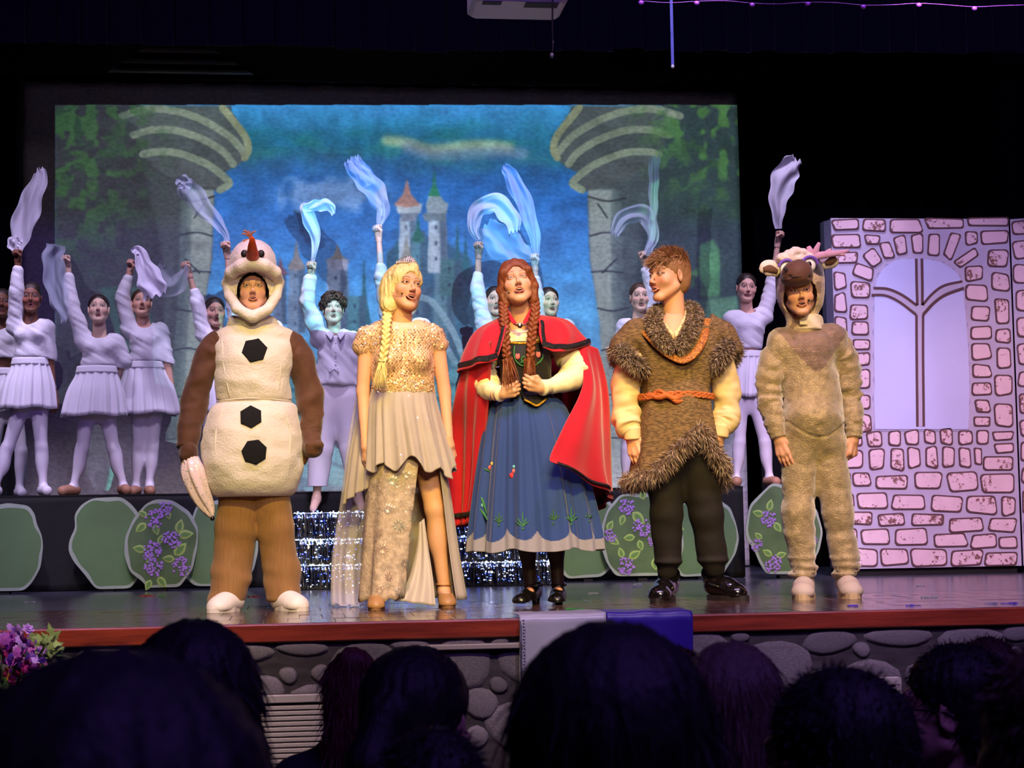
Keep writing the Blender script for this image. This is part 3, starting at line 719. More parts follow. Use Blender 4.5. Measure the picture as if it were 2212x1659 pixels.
def add_brick(parent, base, c, w, h, deg, seed, ax=(1, 0, 0), nrm=(0, -1, 0)):
    p = brick_shape(w, h, seed); a = math.radians(deg); Rm = np.array([[math.cos(a), -math.sin(a)], [math.sin(a), math.cos(a)]])
    ins = .0105; p2 = p - np.sign(p) * np.minimum(np.abs(p) * .5, ins); n = len(p); ax = np.array(ax, float); nr = np.array(nrm, float); up = np.array([0, 0, 1.0])
    V = []
    for q, dd in ((p, 0), (p * .99, .006), (p2, .006), (p2 * .98, .009)):
        q = q @ Rm.T; V += [c - base + ax * x + up * z + nr * dd for x, z in q]
    F = []; fm = []
    for k in range(3): F += [(k * n + j, k * n + (j + 1) % n, k * n + n + (j + 1) % n, k * n + n + j) for j in range(n)]; fm += [0 if k < 2 else 1] * n
    F.append(tuple(range(3 * n, 4 * n))); fm.append(1)
    obj('brick', V, F, [M_brick_rim, M_brick_face], parent, False, None, fm)

def castle():
    tl, trp, bl = P(1795, 471, YC), P(2178, 467, YC), P(1850, 1229, YC)
    x0, x1, z1, z0 = tl[0], trp[0], tl[2], bl[2]
    base = np.array([(x0 + x1) / 2, YC, 0.0])
    r = empty('castle_flat', base, 'tall painted wall of pink outlined stones around an arched pale window', 'stage flat')
    L_ = lambda p: np.asarray(p) - base
    b = MB(); b.box(L_((x0, YC, z0)), L_((x1, YC + .02, z1)), 0); b.build('board', M_mortar, r)
    b = MB(); b.box(L_((x0 - .05, YC + .005, z0 + .01)), L_((x0 - .004, YC + .09, z1 - .02)), 0); b.box(L_((x0 - .02, YC + .02, z0 + .01)), L_((x0 + .02, YC + .07, z1 - .01)), 0)
    b.box(L_((x1 - .03, YC + .022, z0)), L_((x1, YC + .09, z1 - .01)), 0); b.box(L_((x0, YC + .022, z1 - .06)), L_((x1, YC + .08, z1 - .01)), 0); b.build('frame', M_flatedge, r)
    b = MB(); b.box(L_((x0 + .02, YC + .03, 0)), L_((x1 - .02, YC + .30, z0 - .002)), 0); b.build('plinth', mat('plinth_black', (14, 14, 17), .8), r)
    # scalloped grey edge and window field
    def polyface(name, pts, dd, m, lab=None):
        V = [L_(P(px, py, YC)) + np.array([0, -dd, 0]) for px, py in pts]; n = len(V); V += [v + np.array([0, dd - .0005, 0]) for v in V]
        F = [tuple(range(n)), tuple(range(2 * n - 1, n - 1, -1))] + [(i + n, (i + 1) % n + n, (i + 1) % n, i) for i in range(n)]
        obj(name, V, F, m, r, False, label=lab)
    out = []; cx, cy = 888, 640
    def scal(path, n, amp):
        p = cat_rom(np.concatenate([np.array(path, float), np.zeros((len(path), 1))], 1), n * 6)[:, :2]
        t = np.gradient(p, axis=0); nn = np.stack([t[:, 1], -t[:, 0]], 1); nn /= np.linalg.norm(nn, axis=1)[:, None]
        return p + nn * (amp * np.abs(np.sin(np.arange(len(p)) * np.pi / 6)))[:, None]
    win6 = [(500, 1900), (488, 1660), (494, 1500), (490, 1300), (488, 1100), (492, 900), (492, 720), (530, 600), (600, 520), (700, 465), (800, 462), (900, 462), (1000, 470), (1090, 492), (1180, 545), (1240, 600), (1275, 720), (1290, 860), (1305, 1010), (1318, 1180), (1325, 1340), (1330, 1500), (1330, 1660), (1322, 1900)]
    sc = scal([C6(*q) for q in win6], 23, -6.5)
    polyface('window_edge', [(a, b_) for a, b_ in sc] + [(2094, 932), (1886, 932)], .003, mat('edge_paint', (160, 156, 184), .85, var=.08))
    inner = [C6(*q) for q in win6]; ccx = 1990
    inner = [(a + (ccx - a) * .035, b_ + 3) for a, b_ in inner]; inner[0] = (inner[0][0], 927); inner[-1] = (inner[-1][0], 927)
    polyface('window_field', inner, .006, M_sky)
    def bar(name, pts, wd, m=M_brick_rim, dd=.010):
        p = cat_rom(np.array([L_(P(*C6(*q), YC)) for q in pts]), 14); t = np.gradient(p, axis=0); nn = np.stack([t[:, 2], 0 * t[:, 0], -t[:, 0]], 1); nn /= np.linalg.norm(nn, axis=1)[:, None]
        V = []
        for q, s_ in ((-dd, 1), (-.004, 1)):
            V += list(p + nn * wd + (0, q, 0)) + list(p - nn * wd + (0, q, 0))
        n = len(p); F = []
        for i in range(n - 1): F += [(i, i + 1, n + i + 1, n + i), (2 * n + i, 2 * n + i + 1, i + 1, i), (n + i, n + i + 1, 3 * n + i + 1, 3 * n + i)]
        obj(name, V, F, m, r, False)
    bar('mullion', [(885, 470), (890, 700), (892, 1000), (894, 1500), (898, 1900)], .022, M_mortar, .008)
    bar('mullion', [(485, 748), (600, 752), (700, 790), (800, 860), (884, 922)], .018, M_mortar, .0086)
    bar('mullion', [(1272, 690), (1160, 715), (1050, 775), (960, 850), (896, 922)], .018, M_mortar, .0092)
    for pts in ([(862, 470), (866, 700), (872, 868)], [(910, 470), (914, 700), (914, 868)], [(498, 722), (620, 730), (740, 780), (868, 870)], [(480, 780), (600, 785), (720, 840), (862, 950)],
                [(914, 868), (1000, 770), (1100, 700), (1255, 664)], [(920, 950), (1010, 850), (1110, 780), (1268, 722)], [(864, 950), (866, 1300), (872, 1900)], [(920, 950), (920, 1300), (926, 1900)]):
        bar('mullion_line', pts, .0085 + rb.uniform(0, .002))
    B6 = [(145, 128, 370, 232), (405, 128, 598, 242), (630, 128, 912, 255), (945, 122, 1278, 215), (1308, 114, 1645, 196), (145, 262, 385, 380), (425, 262, 553, 348), (1280, 235, 1390, 355), (1420, 225, 1648, 348), (145, 412, 370, 510), (1472, 388, 1650, 550),
          (150, 580, 268, 735), (155, 760, 270, 928), (158, 960, 278, 1110), (303, 662, 472, 810), (300, 862, 452, 990), (308, 1008, 465, 1125), (320, 1152, 468, 1248), (330, 1270, 468, 1385), (335, 1412, 470, 1570), (160, 1140, 290, 1290), (162, 1320, 300, 1480), (164, 1510, 305, 1640),
          (1288, 680, 1470, 835), (1325, 875, 1492, 1008), (1330, 1040, 1505, 1165), (1340, 1195, 1505, 1335), (1345, 1370, 1505, 1490), (1340, 1522, 1505, 1640), (1498, 588, 1660, 750), (1535, 800, 1662, 1030), (1540, 1062, 1668, 1195), (1545, 1232, 1675, 1415), (1530, 1458, 1680, 1640)]
    A6 = [(412, 582, 190, 115, -20), (497, 463, 150, 120, -50), (612, 398, 105, 155, 20), (732, 358, 105, 170, 9), (875, 342, 105, 180, 0), (1015, 348, 108, 205, -3), (1165, 362, 95, 235, -22), (1300, 462, 90, 235, -57), (1357, 593, 165, 125, 8)]
    B7 = [(350, 10, 460, 135), (345, 170, 470, 322), (1335, 45, 1460, 160), (1322, 190, 1460, 275), (1490, 90, 1650, 278), (430, 312, 560, 442), (608, 308, 716, 437), (750, 305, 868, 430), (905, 300, 1012, 422), (1040, 295, 1150, 428), (1195, 300, 1312, 428), (1340, 298, 1450, 430), (1478, 312, 1655, 392),
          (445, 462, 580, 635), (628, 458, 742, 642), (772, 448, 882, 622), (918, 442, 1025, 620), (1058, 442, 1168, 620), (1200, 448, 1300, 620), (1328, 455, 1392, 600), (1495, 412, 1658, 498), (1405, 525, 1660, 648), (316, 650, 465, 778), (508, 682, 785, 802), (825, 655, 1055, 805), (1100, 650, 1350, 820), (1382, 668, 1665, 825),
          (352, 825, 605, 958), (645, 842, 928, 968), (970, 848, 1228, 985), (1265, 845, 1520, 1005), (1548, 862, 1675, 1020), (285, 980, 478, 1092), (520, 998, 755, 1105), (798, 1000, 1085, 1100), (1122, 1038, 1400, 1155), (1448, 1042, 1680, 1155),
          (378, 1128, 630, 1260), (665, 1125, 945, 1265), (995, 1165, 1270, 1280), (1298, 1172, 1508, 1295), (1535, 1188, 1685, 1290), (300, 1290, 518, 1440), (540, 1290, 778, 1432), (808, 1290, 1095, 1445), (1122, 1302, 1395, 1438), (1418, 1320, 1690, 1442),
          (230, 660, 300, 780), (225, 830, 330, 950), (225, 1130, 350, 1260), (240, 330, 400, 440), (235, 470, 410, 620), (220, 20, 320, 140), (222, 180, 320, 300)]
    k = 0
    for conv, lst in ((C6, B6), (C7, B7)):
        for a, b_, c, e in lst:
            p = P(*conv((a + c) / 2, (b_ + e) / 2), YC); q0 = P(*conv(a, (b_ + e) / 2), YC); q1 = P(*conv(c, (b_ + e) / 2), YC); w = q1[0] - q0[0]; h = (e - b_) / (3.949 if conv is C6 else 3.858) / 316.0
            lim = [max(p[0] - w / 2, x0 + .003), min(p[0] + w / 2, x1 - .003)]
            p[0] = (lim[0] + lim[1]) / 2; w = lim[1] - lim[0]
            if w > .02: add_brick(r, base, p, w, h, rb.uniform(-1.5, 1.5), 100 + k)
            k += 1
    for a, b_, w, h, dg in A6:
        p = P(*C6(a, b_), YC); add_brick(r, base, p, w / 3.949 / 316, h / 3.949 / 316, dg, 100 + k); k += 1
    # second panel, hinged towards the audience at the right
    b2 = np.array([x1 + .012, YC, 0.0]); r2 = empty('castle_flat', b2, 'second painted stone panel hinged at the right frame edge', 'stage flat')
    an = math.radians(-24); ax = np.array([math.cos(an), math.sin(an), 0]); nr = np.array([math.sin(an), -math.cos(an), 0])
    def quad(u0, u1, za, zb, d0, d1, name, m):
        V = [ax * u + nr * d_ + (0, 0, z) for d_ in (d0, d1) for u, z in ((u0, za), (u1, za), (u1, zb), (u0, zb))]
        obj(name, V, [(0, 1, 2, 3), (7, 6, 5, 4), (0, 4, 5, 1), (1, 5, 6, 2), (2, 6, 7, 3), (3, 7, 4, 0)], m, r2, False)
    quad(0, 1.15, z0, z1, 0, -.02, 'board', M_mortar); quad(.02, 1.13, 0, z0, -.03, -.2, 'plinth', MATS['plinth_black'])
    quad(.0, .03, z0, z1 - .01, -.022, -.08, 'frame', M_flatedge)
    z = z0 + .02; row = 0; rq = np.random.default_rng(5)
    while z < z1 - .06:
        h = rq.uniform(.10, .16); h = min(h, z1 - .012 - z); u_ = .01
        while u_ < 1.1:
            w = rq.uniform(.14, .28) if u_ > .02 else rq.uniform(.08, .18)
            add_brick(r2, b2, b2 + ax * (u_ + w / 2) + np.array([0, 0, z + h / 2]), w, h, rq.uniform(-2, 2), 400 + k, ax, nr); k += 1; u_ += w + .035
        z += h + .04; row += 1
castle()

# ------------------------------------------------------------------ cut-out bushes leaning on the riser
M_bush = mat('bush_paint', (92, 122, 82), .85, var=.12, vscale=3)
M_bush2 = mat('dark_bush_paint', (84, 110, 72), .85, var=.25, vscale=5)
M_rim = mat('bush_rim_paint', (152, 166, 152), .85, var=.1)
M_leaf = mat('leaf_paint', (150, 182, 98), .8, var=.15, vscale=20)
M_vein = mat('leaf_middle_paint', (98, 140, 74), .8)
M_lilac = mat('lilac_paint', (172, 132, 216), .8, var=.25, vscale=40)
leaf_me = None
def leaf_mesh():
    n = 6; t = np.linspace(0, 1, n); w = .32 * np.sin(np.pi * t ** .8) ** .9; V = []
    V = [(q, -.002, 0) for q in t] + [(t[i], 0, w[i]) for i in range(n)] + [(t[i], 0, -w[i]) for i in range(n)] + [(.15 + t[i] * .7, -.0026, w[i] * .45) for i in range(n)] + [(.15 + t[i] * .7, -.0026, -w[i] * .45) for i in range(n)]
    F = [(i, i + 1, n + i + 1, n + i) for i in range(n - 1)] + [(i + 1, i, 2 * n + i, 2 * n + i + 1) for i in range(n - 1)] + [(3 * n + i, 4 * n + i, 4 * n + i + 1, 3 * n + i + 1) for i in range(n - 1)]
    return make_mesh('leaf', V, F, [M_leaf, M_vein], True, None, [0] * (2 * (n - 1)) + [1] * (n - 1))
leaf_me = leaf_mesh()
def lilac_mesh(seed):
    r = np.random.default_rng(seed); b = MB()
    for i in range(46):
        a, q = r.uniform(0, 6.28), math.sqrt(r.uniform(0, 1)); cx, cz = q * math.cos(a) * (1 - .2 * (i % 2)), q * math.sin(a); rot = r.uniform(0, 6.28); s = r.uniform(.15, .22)
        V = [(cx, -.006, cz)]
        for k in range(10): rr_ = s * (1 if k % 2 else .4); V.append((cx + rr_ * math.cos(rot + k * .628), -.003 - r.uniform(0, .003), cz + rr_ * math.sin(rot + k * .628)))
        b.add(V, [(0, 1 + (k + 1) % 10, 1 + k) for k in range(10)])
    return make_mesh('lilac_blossom', np.concatenate(b.V), b.F, [M_lilac], False)
lils = [lilac_mesh(i) for i in range(4)]
def bush(pts, Y, label, flowers=(), leaves=(), m=M_bush, lean=0.0):
    p = np.array(pts, float); n = 90
    q = np.concatenate([p, p[:1]]); dd = np.concatenate([[0], np.cumsum(np.linalg.norm(np.diff(q, axis=0), axis=1))]); s = np.linspace(0, dd[-1], n, endpoint=False)
    q = np.stack([np.interp(s, dd, q[:, 0]), np.interp(s, dd, q[:, 1])], 1)
    for _ in range(2): q = (np.roll(q, 1, 0) + 2 * q + np.roll(q, -1, 0)) / 4
    Wd = np.array([P(a, b, Y) for a, b in q]); Wd[:, 2] = np.maximum(Wd[:, 2], 0)
    c = Wd[:, [0, 2]].mean(0); base = np.array([c[0], Y, 0.0]); r = empty('bush_cutout', base, label, 'stage flat', 'painted bush cut-outs along the riser')
    o = Wd[:, [0, 2]] - [c[0], 0]; cc = o.mean(0); d_ = o - cc; L_ = np.linalg.norm(d_, axis=1)[:, None]
    rimw = .018 + .012 * vnoise(np.stack([o[:, 0] * 9, o[:, 1] * 9, 0 * L_[:, 0]], -1), 3)[:, None]
    i1 = cc + d_ * (1 - rimw / L_); V = []
    for ring, y in ((o, .012), (o, 0), (i1, -.001), (cc + d_ * .5, -.0015), (cc + d_ * .02, -.0015)): V += [(a, y, b) for a, b in ring]
    F = [tuple(range(n))]; fm = [1]
    for k in range(4): F += [(k * n + j, k * n + (j + 1) % n, k * n + n + (j + 1) % n, k * n + n + j) for j in range(n)]; fm += [1 if k < 2 else 0] * n
    F.append(tuple(range(4 * n, 5 * n))); fm.append(0)
    obj('board', V, F, [m, M_rim], r, False, None, fm)
    MB().box((-.03, .012, 0), (.03, .10, .02)).build('foot_block', MATS['plinth_black'], r)
    for i, (px, py, s_) in enumerate(flowers):
        w = P(px, py, Y) - base; link_mesh('lilac_blossom', lils[i % 4], r, (w[0], -.003, w[2]), (0, random.uniform(0, 6), 0), (s_ / 318., 1, s_ / 318.))
    for px, py, an, ln in leaves:
        w = P(px, py, Y) - base; link_mesh('leaf', leaf_me, r, (w[0], -.002, w[2]), (0, math.radians(an), 0), (ln / 318., 1, ln / 318. * .95))
bush([(-45, 1120), (-20, 1095), (15, 1086), (62, 1092), (76, 1112), (78, 1130), (90, 1155), (93, 1180), (88, 1225), (70, 1258), (52, 1276), (-60, 1278), (-80, 1200)], 2.72, 'plain green bush cut-out at the far left edge of the stage')
bush([(200, 1076), (262, 1073), (285, 1090), (300, 1110), (316, 1160), (312, 1230), (282, 1271), (207, 1273), (178, 1235), (160, 1215), (147, 1190), (150, 1165), (163, 1140), (160, 1112), (175, 1090)], 2.86, 'plain green bush cut-out behind the lilac one, below the dancer with ballet slippers')
bush([(425, 1090), (480, 1078), (545, 1090), (556, 1130), (558, 1190), (548, 1232), (530, 1255), (510, 1266), (420, 1266), (398, 1245), (392, 1180)], 2.86, 'plain green bush cut-out directly behind the brown corduroy trousers')
bush([(337, 1078), (372, 1080), (410, 1105), (428, 1140), (426, 1185), (416, 1230), (388, 1268), (318, 1270), (310, 1258), (280, 1235), (268, 1198), (270, 1160), (288, 1120), (315, 1088)], 2.78, 'green bush cut-out with seven lilac clusters beside the brown trousers',
     [(358, 1097, 15), (335, 1121, 19), (371, 1166, 19), (331, 1187, 19), (333, 1226, 20), (393, 1224, 19), (320, 1200, 10)], [(362, 1102, 80, 20), (318, 1115, -150, 20), (316, 1130, 140, 28), (334, 1132, 75, 24), (343, 1175, -70, 20), (316, 1188, -170, 28), (322, 1196, 100, 20), (384, 1152, -75, 30), (384, 1156, -5, 32), (376, 1200, -45, 35), (378, 1208, -175, 26), (326, 1252, 115, 24), (340, 1246, 50, 28)], M_bush2)
bush([(1240, 1070), (1290, 1060), (1310, 1075), (1322, 1088), (1340, 1130), (1345, 1190), (1322, 1225), (1300, 1246), (1225, 1250), (1205, 1225), (1200, 1150), (1212, 1095)], 2.86, 'plain green bush cut-out partly behind the blue skirt')
bush([(1500, 1072), (1545, 1074), (1578, 1096), (1590, 1130), (1597, 1165), (1590, 1195), (1575, 1220), (1560, 1243), (1470, 1246), (1448, 1210), (1440, 1150), (1455, 1095)], 2.86, 'plain green bush cut-out seen between and beside the black trousers')
bush([(1340, 1068), (1400, 1064), (1445, 1080), (1466, 1105), (1474, 1150), (1478, 1180), (1468, 1215), (1445, 1243), (1330, 1245), (1310, 1215), (1298, 1180), (1300, 1135), (1312, 1100)], 2.78, 'green lilac-painted bush cut-out behind the black boots',
     [(1354, 1094, 18), (1385, 1140, 19), (1318, 1157, 14), (1352, 1224, 19), (1412, 1170, 14), (1440, 1118, 16)], [(1366, 1106, 45, 36), (1348, 1112, 110, 24), (1390, 1080, -100, 24), (1312, 1146, -60, 24), (1314, 1160, 35, 28), (1372, 1160, 175, 26), (1380, 1166, 75, 24), (1345, 1206, -105, 24), (1358, 1206, -30, 30), (1412, 1206, 80, 26), (1456, 1140, 10, 22)], M_bush2)
bush([(1668, 1043), (1690, 1046), (1730, 1070), (1765, 1100), (1778, 1150), (1770, 1190), (1750, 1225), (1735, 1240), (1655, 1240), (1640, 1215), (1628, 1185), (1612, 1165), (1610, 1140), (1620, 1090), (1642, 1068)], 2.78, 'green lilac-painted bush cut-out behind the tan costume legs',
     [(1660, 1120, 18), (1634, 1178, 13), (1670, 1218, 19), (1752, 1168, 13), (1715, 1130, 16)], [(1650, 1112, -165, 26), (1660, 1104, -75, 26), (1672, 1128, 55, 26), (1646, 1164, -140, 20), (1668, 1200, -150, 24), (1676, 1202, -15, 24), (1752, 1160, -80, 20), (1752, 1180, 80, 22)], M_bush2)

# ------------------------------------------------------------------ tinsel steps
def steps():
    xa = P(634, 1230, 2.45)[0]; xb = P(1192, 1230, 2.45)[0]; base = np.array([(xa + xb) / 2, 2.75, 0.0])
    r = empty('tinsel_steps', base, 'three low steps fringed with glittering foil and white-blue fairy lights', 'steps')
    w = (xb - xa) / 2; tops = (.150, .308, .478); ys = (2.44, 2.66, 2.88)
    mt = mat('step_paint', (30, 32, 44), .3, spec=.6); mf = mat('foil', (214, 222, 236), .16, metal=1.0)
    md = mat('foil_dark', (60, 72, 110), .2, metal=1.0); rg = np.random.default_rng(8)
    cols = [(255, 255, 255), (150, 180, 255), (70, 100, 255), (226, 255, 190)]
    ml = [mat('fairy_light_%s' % nm, c, .5, emit=e) for nm, c, e in zip(('white', 'pale_blue', 'blue', 'green_white'), cols, (11, 10, 12, 10))]
    bead = uvsphere((0, 0, 0), 1, 6, 4)
    for i in range(3):
        y0 = ys[i] - base[1]; zb = tops[i - 1] if i else 0.0
        MB().bevbox((-w, y0, zb + .001), (w, (ys[i + 1] - base[1]) if i < 2 else .29, tops[i]), .004).build('step', mt, r)
        V = []; F = []; fm = []
        for k in range(560):
            x = rg.uniform(-w, w); ln = (tops[i] - zb) * rg.uniform(.7, .97); ww = rg.uniform(.002, .0045); n = len(V); dy = rg.uniform(.004, .028); tw = rg.uniform(-1.2, 1.2); sw = rg.uniform(-.006, .006)
            for q in range(5):
                t = q / 4; a = tw * t + rg.uniform(-.5, .5); z = tops[i] + .003 - ln * t; yy = y0 - dy * min(1, t * 4) - .004
                V += [(x + sw * t - ww * math.cos(a), yy - ww * math.sin(a), z), (x + sw * t + ww * math.cos(a), yy + ww * math.sin(a), z)]
            F += [(n + 2 * q, n + 2 * q + 1, n + 2 * q + 3, n + 2 * q + 2) for q in range(4)]; fm += [0 if rg.random() < .6 else 1] * 4
        obj('foil_fringe', V, F, [mf, md], r, False, None, fm, kind='stuff')
        V = []; F = []; fm = []; n = 0
        for k in range(430):
            edge = rg.random() < .5
            x = rg.uniform(-w, w); z = tops[i] + rg.uniform(-.006, .012) if edge else rg.uniform(zb + .02, tops[i] - .01); s_ = rg.uniform(.0013, .0036) * (2.0 if rg.random() < .10 else 1.0)
            pv = bead[0] * s_ + (x, y0 - rg.uniform(.02, .034), z); V.append(pv); F += [tuple(int(a) + n for a in f) for f in bead[1]]
            ci = rg.choice([0, 0, 1, 2, 3] if edge else [0, 0, 1, 2, 2]); fm += [ci] * len(bead[1]); n += len(pv)
        obj('fairy_light_string', np.concatenate(V), F, ml, r, True, None, fm, kind='stuff')
        MB().bevbox((-w, y0 - .02, tops[i] - .003), (w, y0 + .03, tops[i] + .006), .002).build('foil_edge', mat('foil_edge', (200, 214, 220), .22, metal=1.0, bump=1.0, bscale=90), r)
steps()

# ------------------------------------------------------------------ satin banners over the stage edge
def banner(px0, px1, label, m, seed, edge=False):
    a = P(px0, 1330, YE - .02); b = P(px1, 1330, YE - .02); x0, x1 = a[0], b[0]; base = np.array([(x0 + x1) / 2, YE, 0.0])
    r = empty('satin_banner', base, label, 'banner', 'satin banners over the stage edge'); nu, nv = 40, 44
    u = np.linspace(0, 1, nu)[:, None] + np.zeros((1, nv)); s = np.linspace(0, 1, nv)[None] + np.zeros((nu, 1))
    y = np.where(s < .28, .22 * (1 - s / .28) - .012, -.022); z = np.where(s < .28, .009, .009 - .62 * (s - .28) / .72)
    k = np.clip((s - .3) * 3, 0, 1); q = np.stack([u * 6 + seed, s * 4, 0 * u], -1)
    y = y - k * (.014 + .014 * np.sin(u * 9 + seed + 2 * s) + .008 * vnoise(q, seed)); z = z + .003 * vnoise(q * 1.7, seed + 1) * (s < .28) + .002
    z = z + np.where(s < .28, .004, 0)
    x = x0 + (x1 - x0) * u - base[0] + .006 * vnoise(q, seed + 2) * k
    obj('cloth', np.stack([x, y, z], -1).reshape(-1, 3), grid_faces(nu, nv), m, r, solid=.003)
    if edge:
        bd = MB()
        for i in range(46):
            t = .3 + .7 * i / 46; zz = .009 - .62 * (t - .28) / .72; bd.sphere((x0 - base[0] + .012 + .002 * (i % 2), -.052, zz), .0042, 6)
        o = bd.build('beaded_trim', mat('bead_dark', (70, 66, 74), .3), r, True, kind='stuff')
        V, F = tube([(x0 - base[0], -.045, -.01), (x0 - base[0], -.05, -.6)], [.004, .004], 6); obj('hem_cord', V, F, MATS['bead_dark'], r)
banner(1122, 1309, 'silver-grey satin banner with a beaded hem draped over the stage edge', mat('silver_satin', (168, 164, 166), .32, sheen=.3, bump=.15, bscale=18), 3, True)
banner(1310, 1496, 'deep purple satin banner draped over the stage edge', mat('purple_satin', (44, 22, 128), .35, sheen=.2, bump=.12, bscale=14), 8)

# ------------------------------------------------------------------ flowers at the left end of the stage
def flowers():
    base = PD(20, 1560, 6.2); base[2] = -1.0; r = empty('flower_arrangement', base, 'bouquet of purple, pink and yellow flowers with ivy before the stage', 'flowers')
    rg = np.random.default_rng(12); mats = [mat('petal_%s' % n, c, .7, var=.2, vscale=50) for n, c in (('purple', (186, 84, 190)), ('lilac', (200, 146, 228)), ('magenta', (186, 40, 120)), ('pink', (226, 120, 190)), ('yellow', (236, 176, 40)))]
    def fl(seed, m, petals=7, s=1.0, tall=False):
        q = np.random.default_rng(seed); b = MB()
        for lay in range(3):
            for k in range(petals):
                a = k * 6.283 / petals + lay * .4 + q.uniform(-.15, .15); el = .2 + lay * .45; L_ = s * (1 - .22 * lay)
                dx, dy, dz = math.cos(a) * math.cos(el), math.sin(a) * math.cos(el), math.sin(el); sx, sy = -math.sin(a), math.cos(a)
                b.add([(0, 0, 0), (dx * L_ * .6 + sx * L_ * .34, dy * L_ * .6 + sy * L_ * .34, dz * L_ * .6), (dx * L_, dy * L_, dz * L_ * .9), (dx * L_ * .6 - sx * L_ * .34, dy * L_ * .6 - sy * L_ * .34, dz * L_ * .6)], [(0, 1, 2, 3)])
        return make_mesh('blossom', np.concatenate(b.V), b.F, [m], True)
    ms = [[fl(i * 5 + j, m) for j in range(2)] for i, m in enumerate(mats)]
    zones = [(0, (20, 1400), 40, 44), (1, (40, 1395), 50, 40), (1, (15, 1372), 26, 14), (2, (20, 1438), 40, 20), (3, (50, 1420), 46, 18), (4, (15, 1463), 14, 5), (4, (32, 1478), 8, 2), (0, (-30, 1420), 40, 20), (0, (64, 1422), 30, 14), (1, (80, 1412), 22, 14)]
    for ci, (cx, cy), rd, n in zones:
        for k in range(n):
            a = rg.uniform(0, 6.28); q = rd * math.sqrt(rg.uniform(0, 1)); px, py = cx + q * math.cos(a), cy + q * math.sin(a) * .8
            p = PD(px, py, 6.2 + rg.uniform(-.1, .1)) - base; s_ = (.022 if ci != 4 else .026) * rg.uniform(.7, 1.2)
            link_mesh('blossom', ms[ci][rg.integers(2)], r, p, (math.pi / 2 + rg.uniform(-.7, .7), rg.uniform(-.6, .6), rg.uniform(0, 6)), (s_,) * 3)
    ml = mat('ivy_leaf', (150, 170, 96), .6, var=.3, vscale=30); md = mat('dark_ivy_leaf', (58, 80, 44), .6, var=.3, vscale=30)
    V = [(0, 0, 0), (.35, 0, .42), (.5, -.04, .2), (1, -.02, 0), (.5, -.04, -.2), (.35, 0, -.42), (.3, -.06, 0)]; F = [(0, 6, 1), (1, 6, 2), (2, 6, 3), (3, 6, 4), (4, 6, 5), (5, 6, 0)]
    lm = [make_mesh('ivy_leaf', V, F, [m], True) for m in (ml, md)]
    for px, py, rd, n, q in ((98, 1388, 22, 26, 0), (110, 1405, 16, 14, 0), (105, 1420, 18, 12, 1), (186, 1438, 14, 9, 1), (10, 1490, 30, 26, 1), (70, 1450, 34, 22, 1), (92, 1380, 14, 10, 0)):
        for k in range(n):
            p = PD(px + rg.uniform(-rd, rd), py + rg.uniform(-rd, rd), 6.2 + rg.uniform(-.06, .06)) - base; s_ = rg.uniform(.03, .05)
            link_mesh('ivy_leaf', lm[q], r, p, (rg.uniform(-.6, .6), rg.uniform(0, 6.28), rg.uniform(-.6, .6)), (s_,) * 3)
    st = MB()
    for k in range(26):
        p = PD(rg.uniform(-40, 120), rg.uniform(1390, 1470), 6.2) - base; st.tube([(0 + rg.uniform(-.05, .05), 0, .1), (p[0] * .4, 0, p[2] * .6), p], [.004, .0035, .003], 5)
    st.build('stems', mat('stem_green', (60, 84, 44), .7), r, True, kind='stuff')
    V, F = loft([(0, 0, 0, .09, .09), (0, 0, .06, .11, .11), (0, 0, .3, .13, .13), (0, 0, .34, .15, .15)], 24, 2); obj('pot', V, F, mat('pot_dark', (50, 44, 44), .6), r)
flowers()
# scattered confetti scraps on the deck
mc = [mat('scrap_%s' % n, c, .3, metal=.6) for n, c in (('silver', (210, 214, 230)), ('red', (220, 80, 60)), ('green', (90, 190, 110)), ('violet', (140, 110, 240)))]
SCRAP = ['between the white sneakers', 'left of the brown trousers, the farther of two', 'left of the brown trousers, nearest to them', 'just behind the lacing of the left black boot', 'on the deck left of the black boots', 'right of the black heeled shoes', 'between the black boots and grey shoes', 'right of the grey suede shoes at the stage edge', 'on the front edge below the painted wall', 'near the right end of the stage edge', 'farthest right on the stage edge', 'on the deck below the painted arched window', 'near the left end of the parquet', 'in front of the black heeled shoes', 'on the front edge below the slit gown', 'on the deck before the stone wall, alone']
for i, (px, py, c) in enumerate(((548, 1289, 1), (318, 1287, 1), (345, 1289, 2), (1378, 1262, 0), (1372, 1268, 0), (1275, 1282, 0), (1664, 1263, 0), (1835, 1309, 3), (1968, 1308, 3), (2140, 1303, 0), (2182, 1303, 3), (1985, 1266, 0), (62, 1301, 0), (1240, 1316, 2), (968, 1322, 0), (2005, 1290, 0))):
    p = PZ(px, py, .003); rg = np.random.default_rng(i); b = MB()
    for k in range(5):
        a = rg.uniform(0, 6.28); q = rg.uniform(-.03, .03, 2); l_ = rg.uniform(.008, .022); b.box((q[0] - l_, q[1] * .5 - .003, -.002), (q[0] + l_, q[1] * .5 + .003, .0005 + .0012 * k), 0, rotz(a), np.array([q[0], q[1] * .5, 0]))
    o = b.build('confetti_scrap', mc[c], None); o.location = tuple(p)
    tag(o, 'small %s tinsel scrap lying %s' % (('silver', 'red', 'green', 'violet')[c], SCRAP[i]), 'scrap', 'tinsel scraps on the stage floor')
# ------------------------------------------------------------------ people: shared builders
def nrm(v): v = np.asarray(v, float); return v / (np.linalg.norm(v) + 1e-12)
M_skin = mat('skin', (230, 180, 150), .5, col=True, spec=.35, sub=.05, bump=.03, bscale=140)
M_eye = mat('eye', (240, 236, 230), .15, col=True, spec=.6)
M_teeth = mat('teeth', (236, 228, 214), .3)
M_mic = mat('headset_mic', (36, 26, 24), .5)

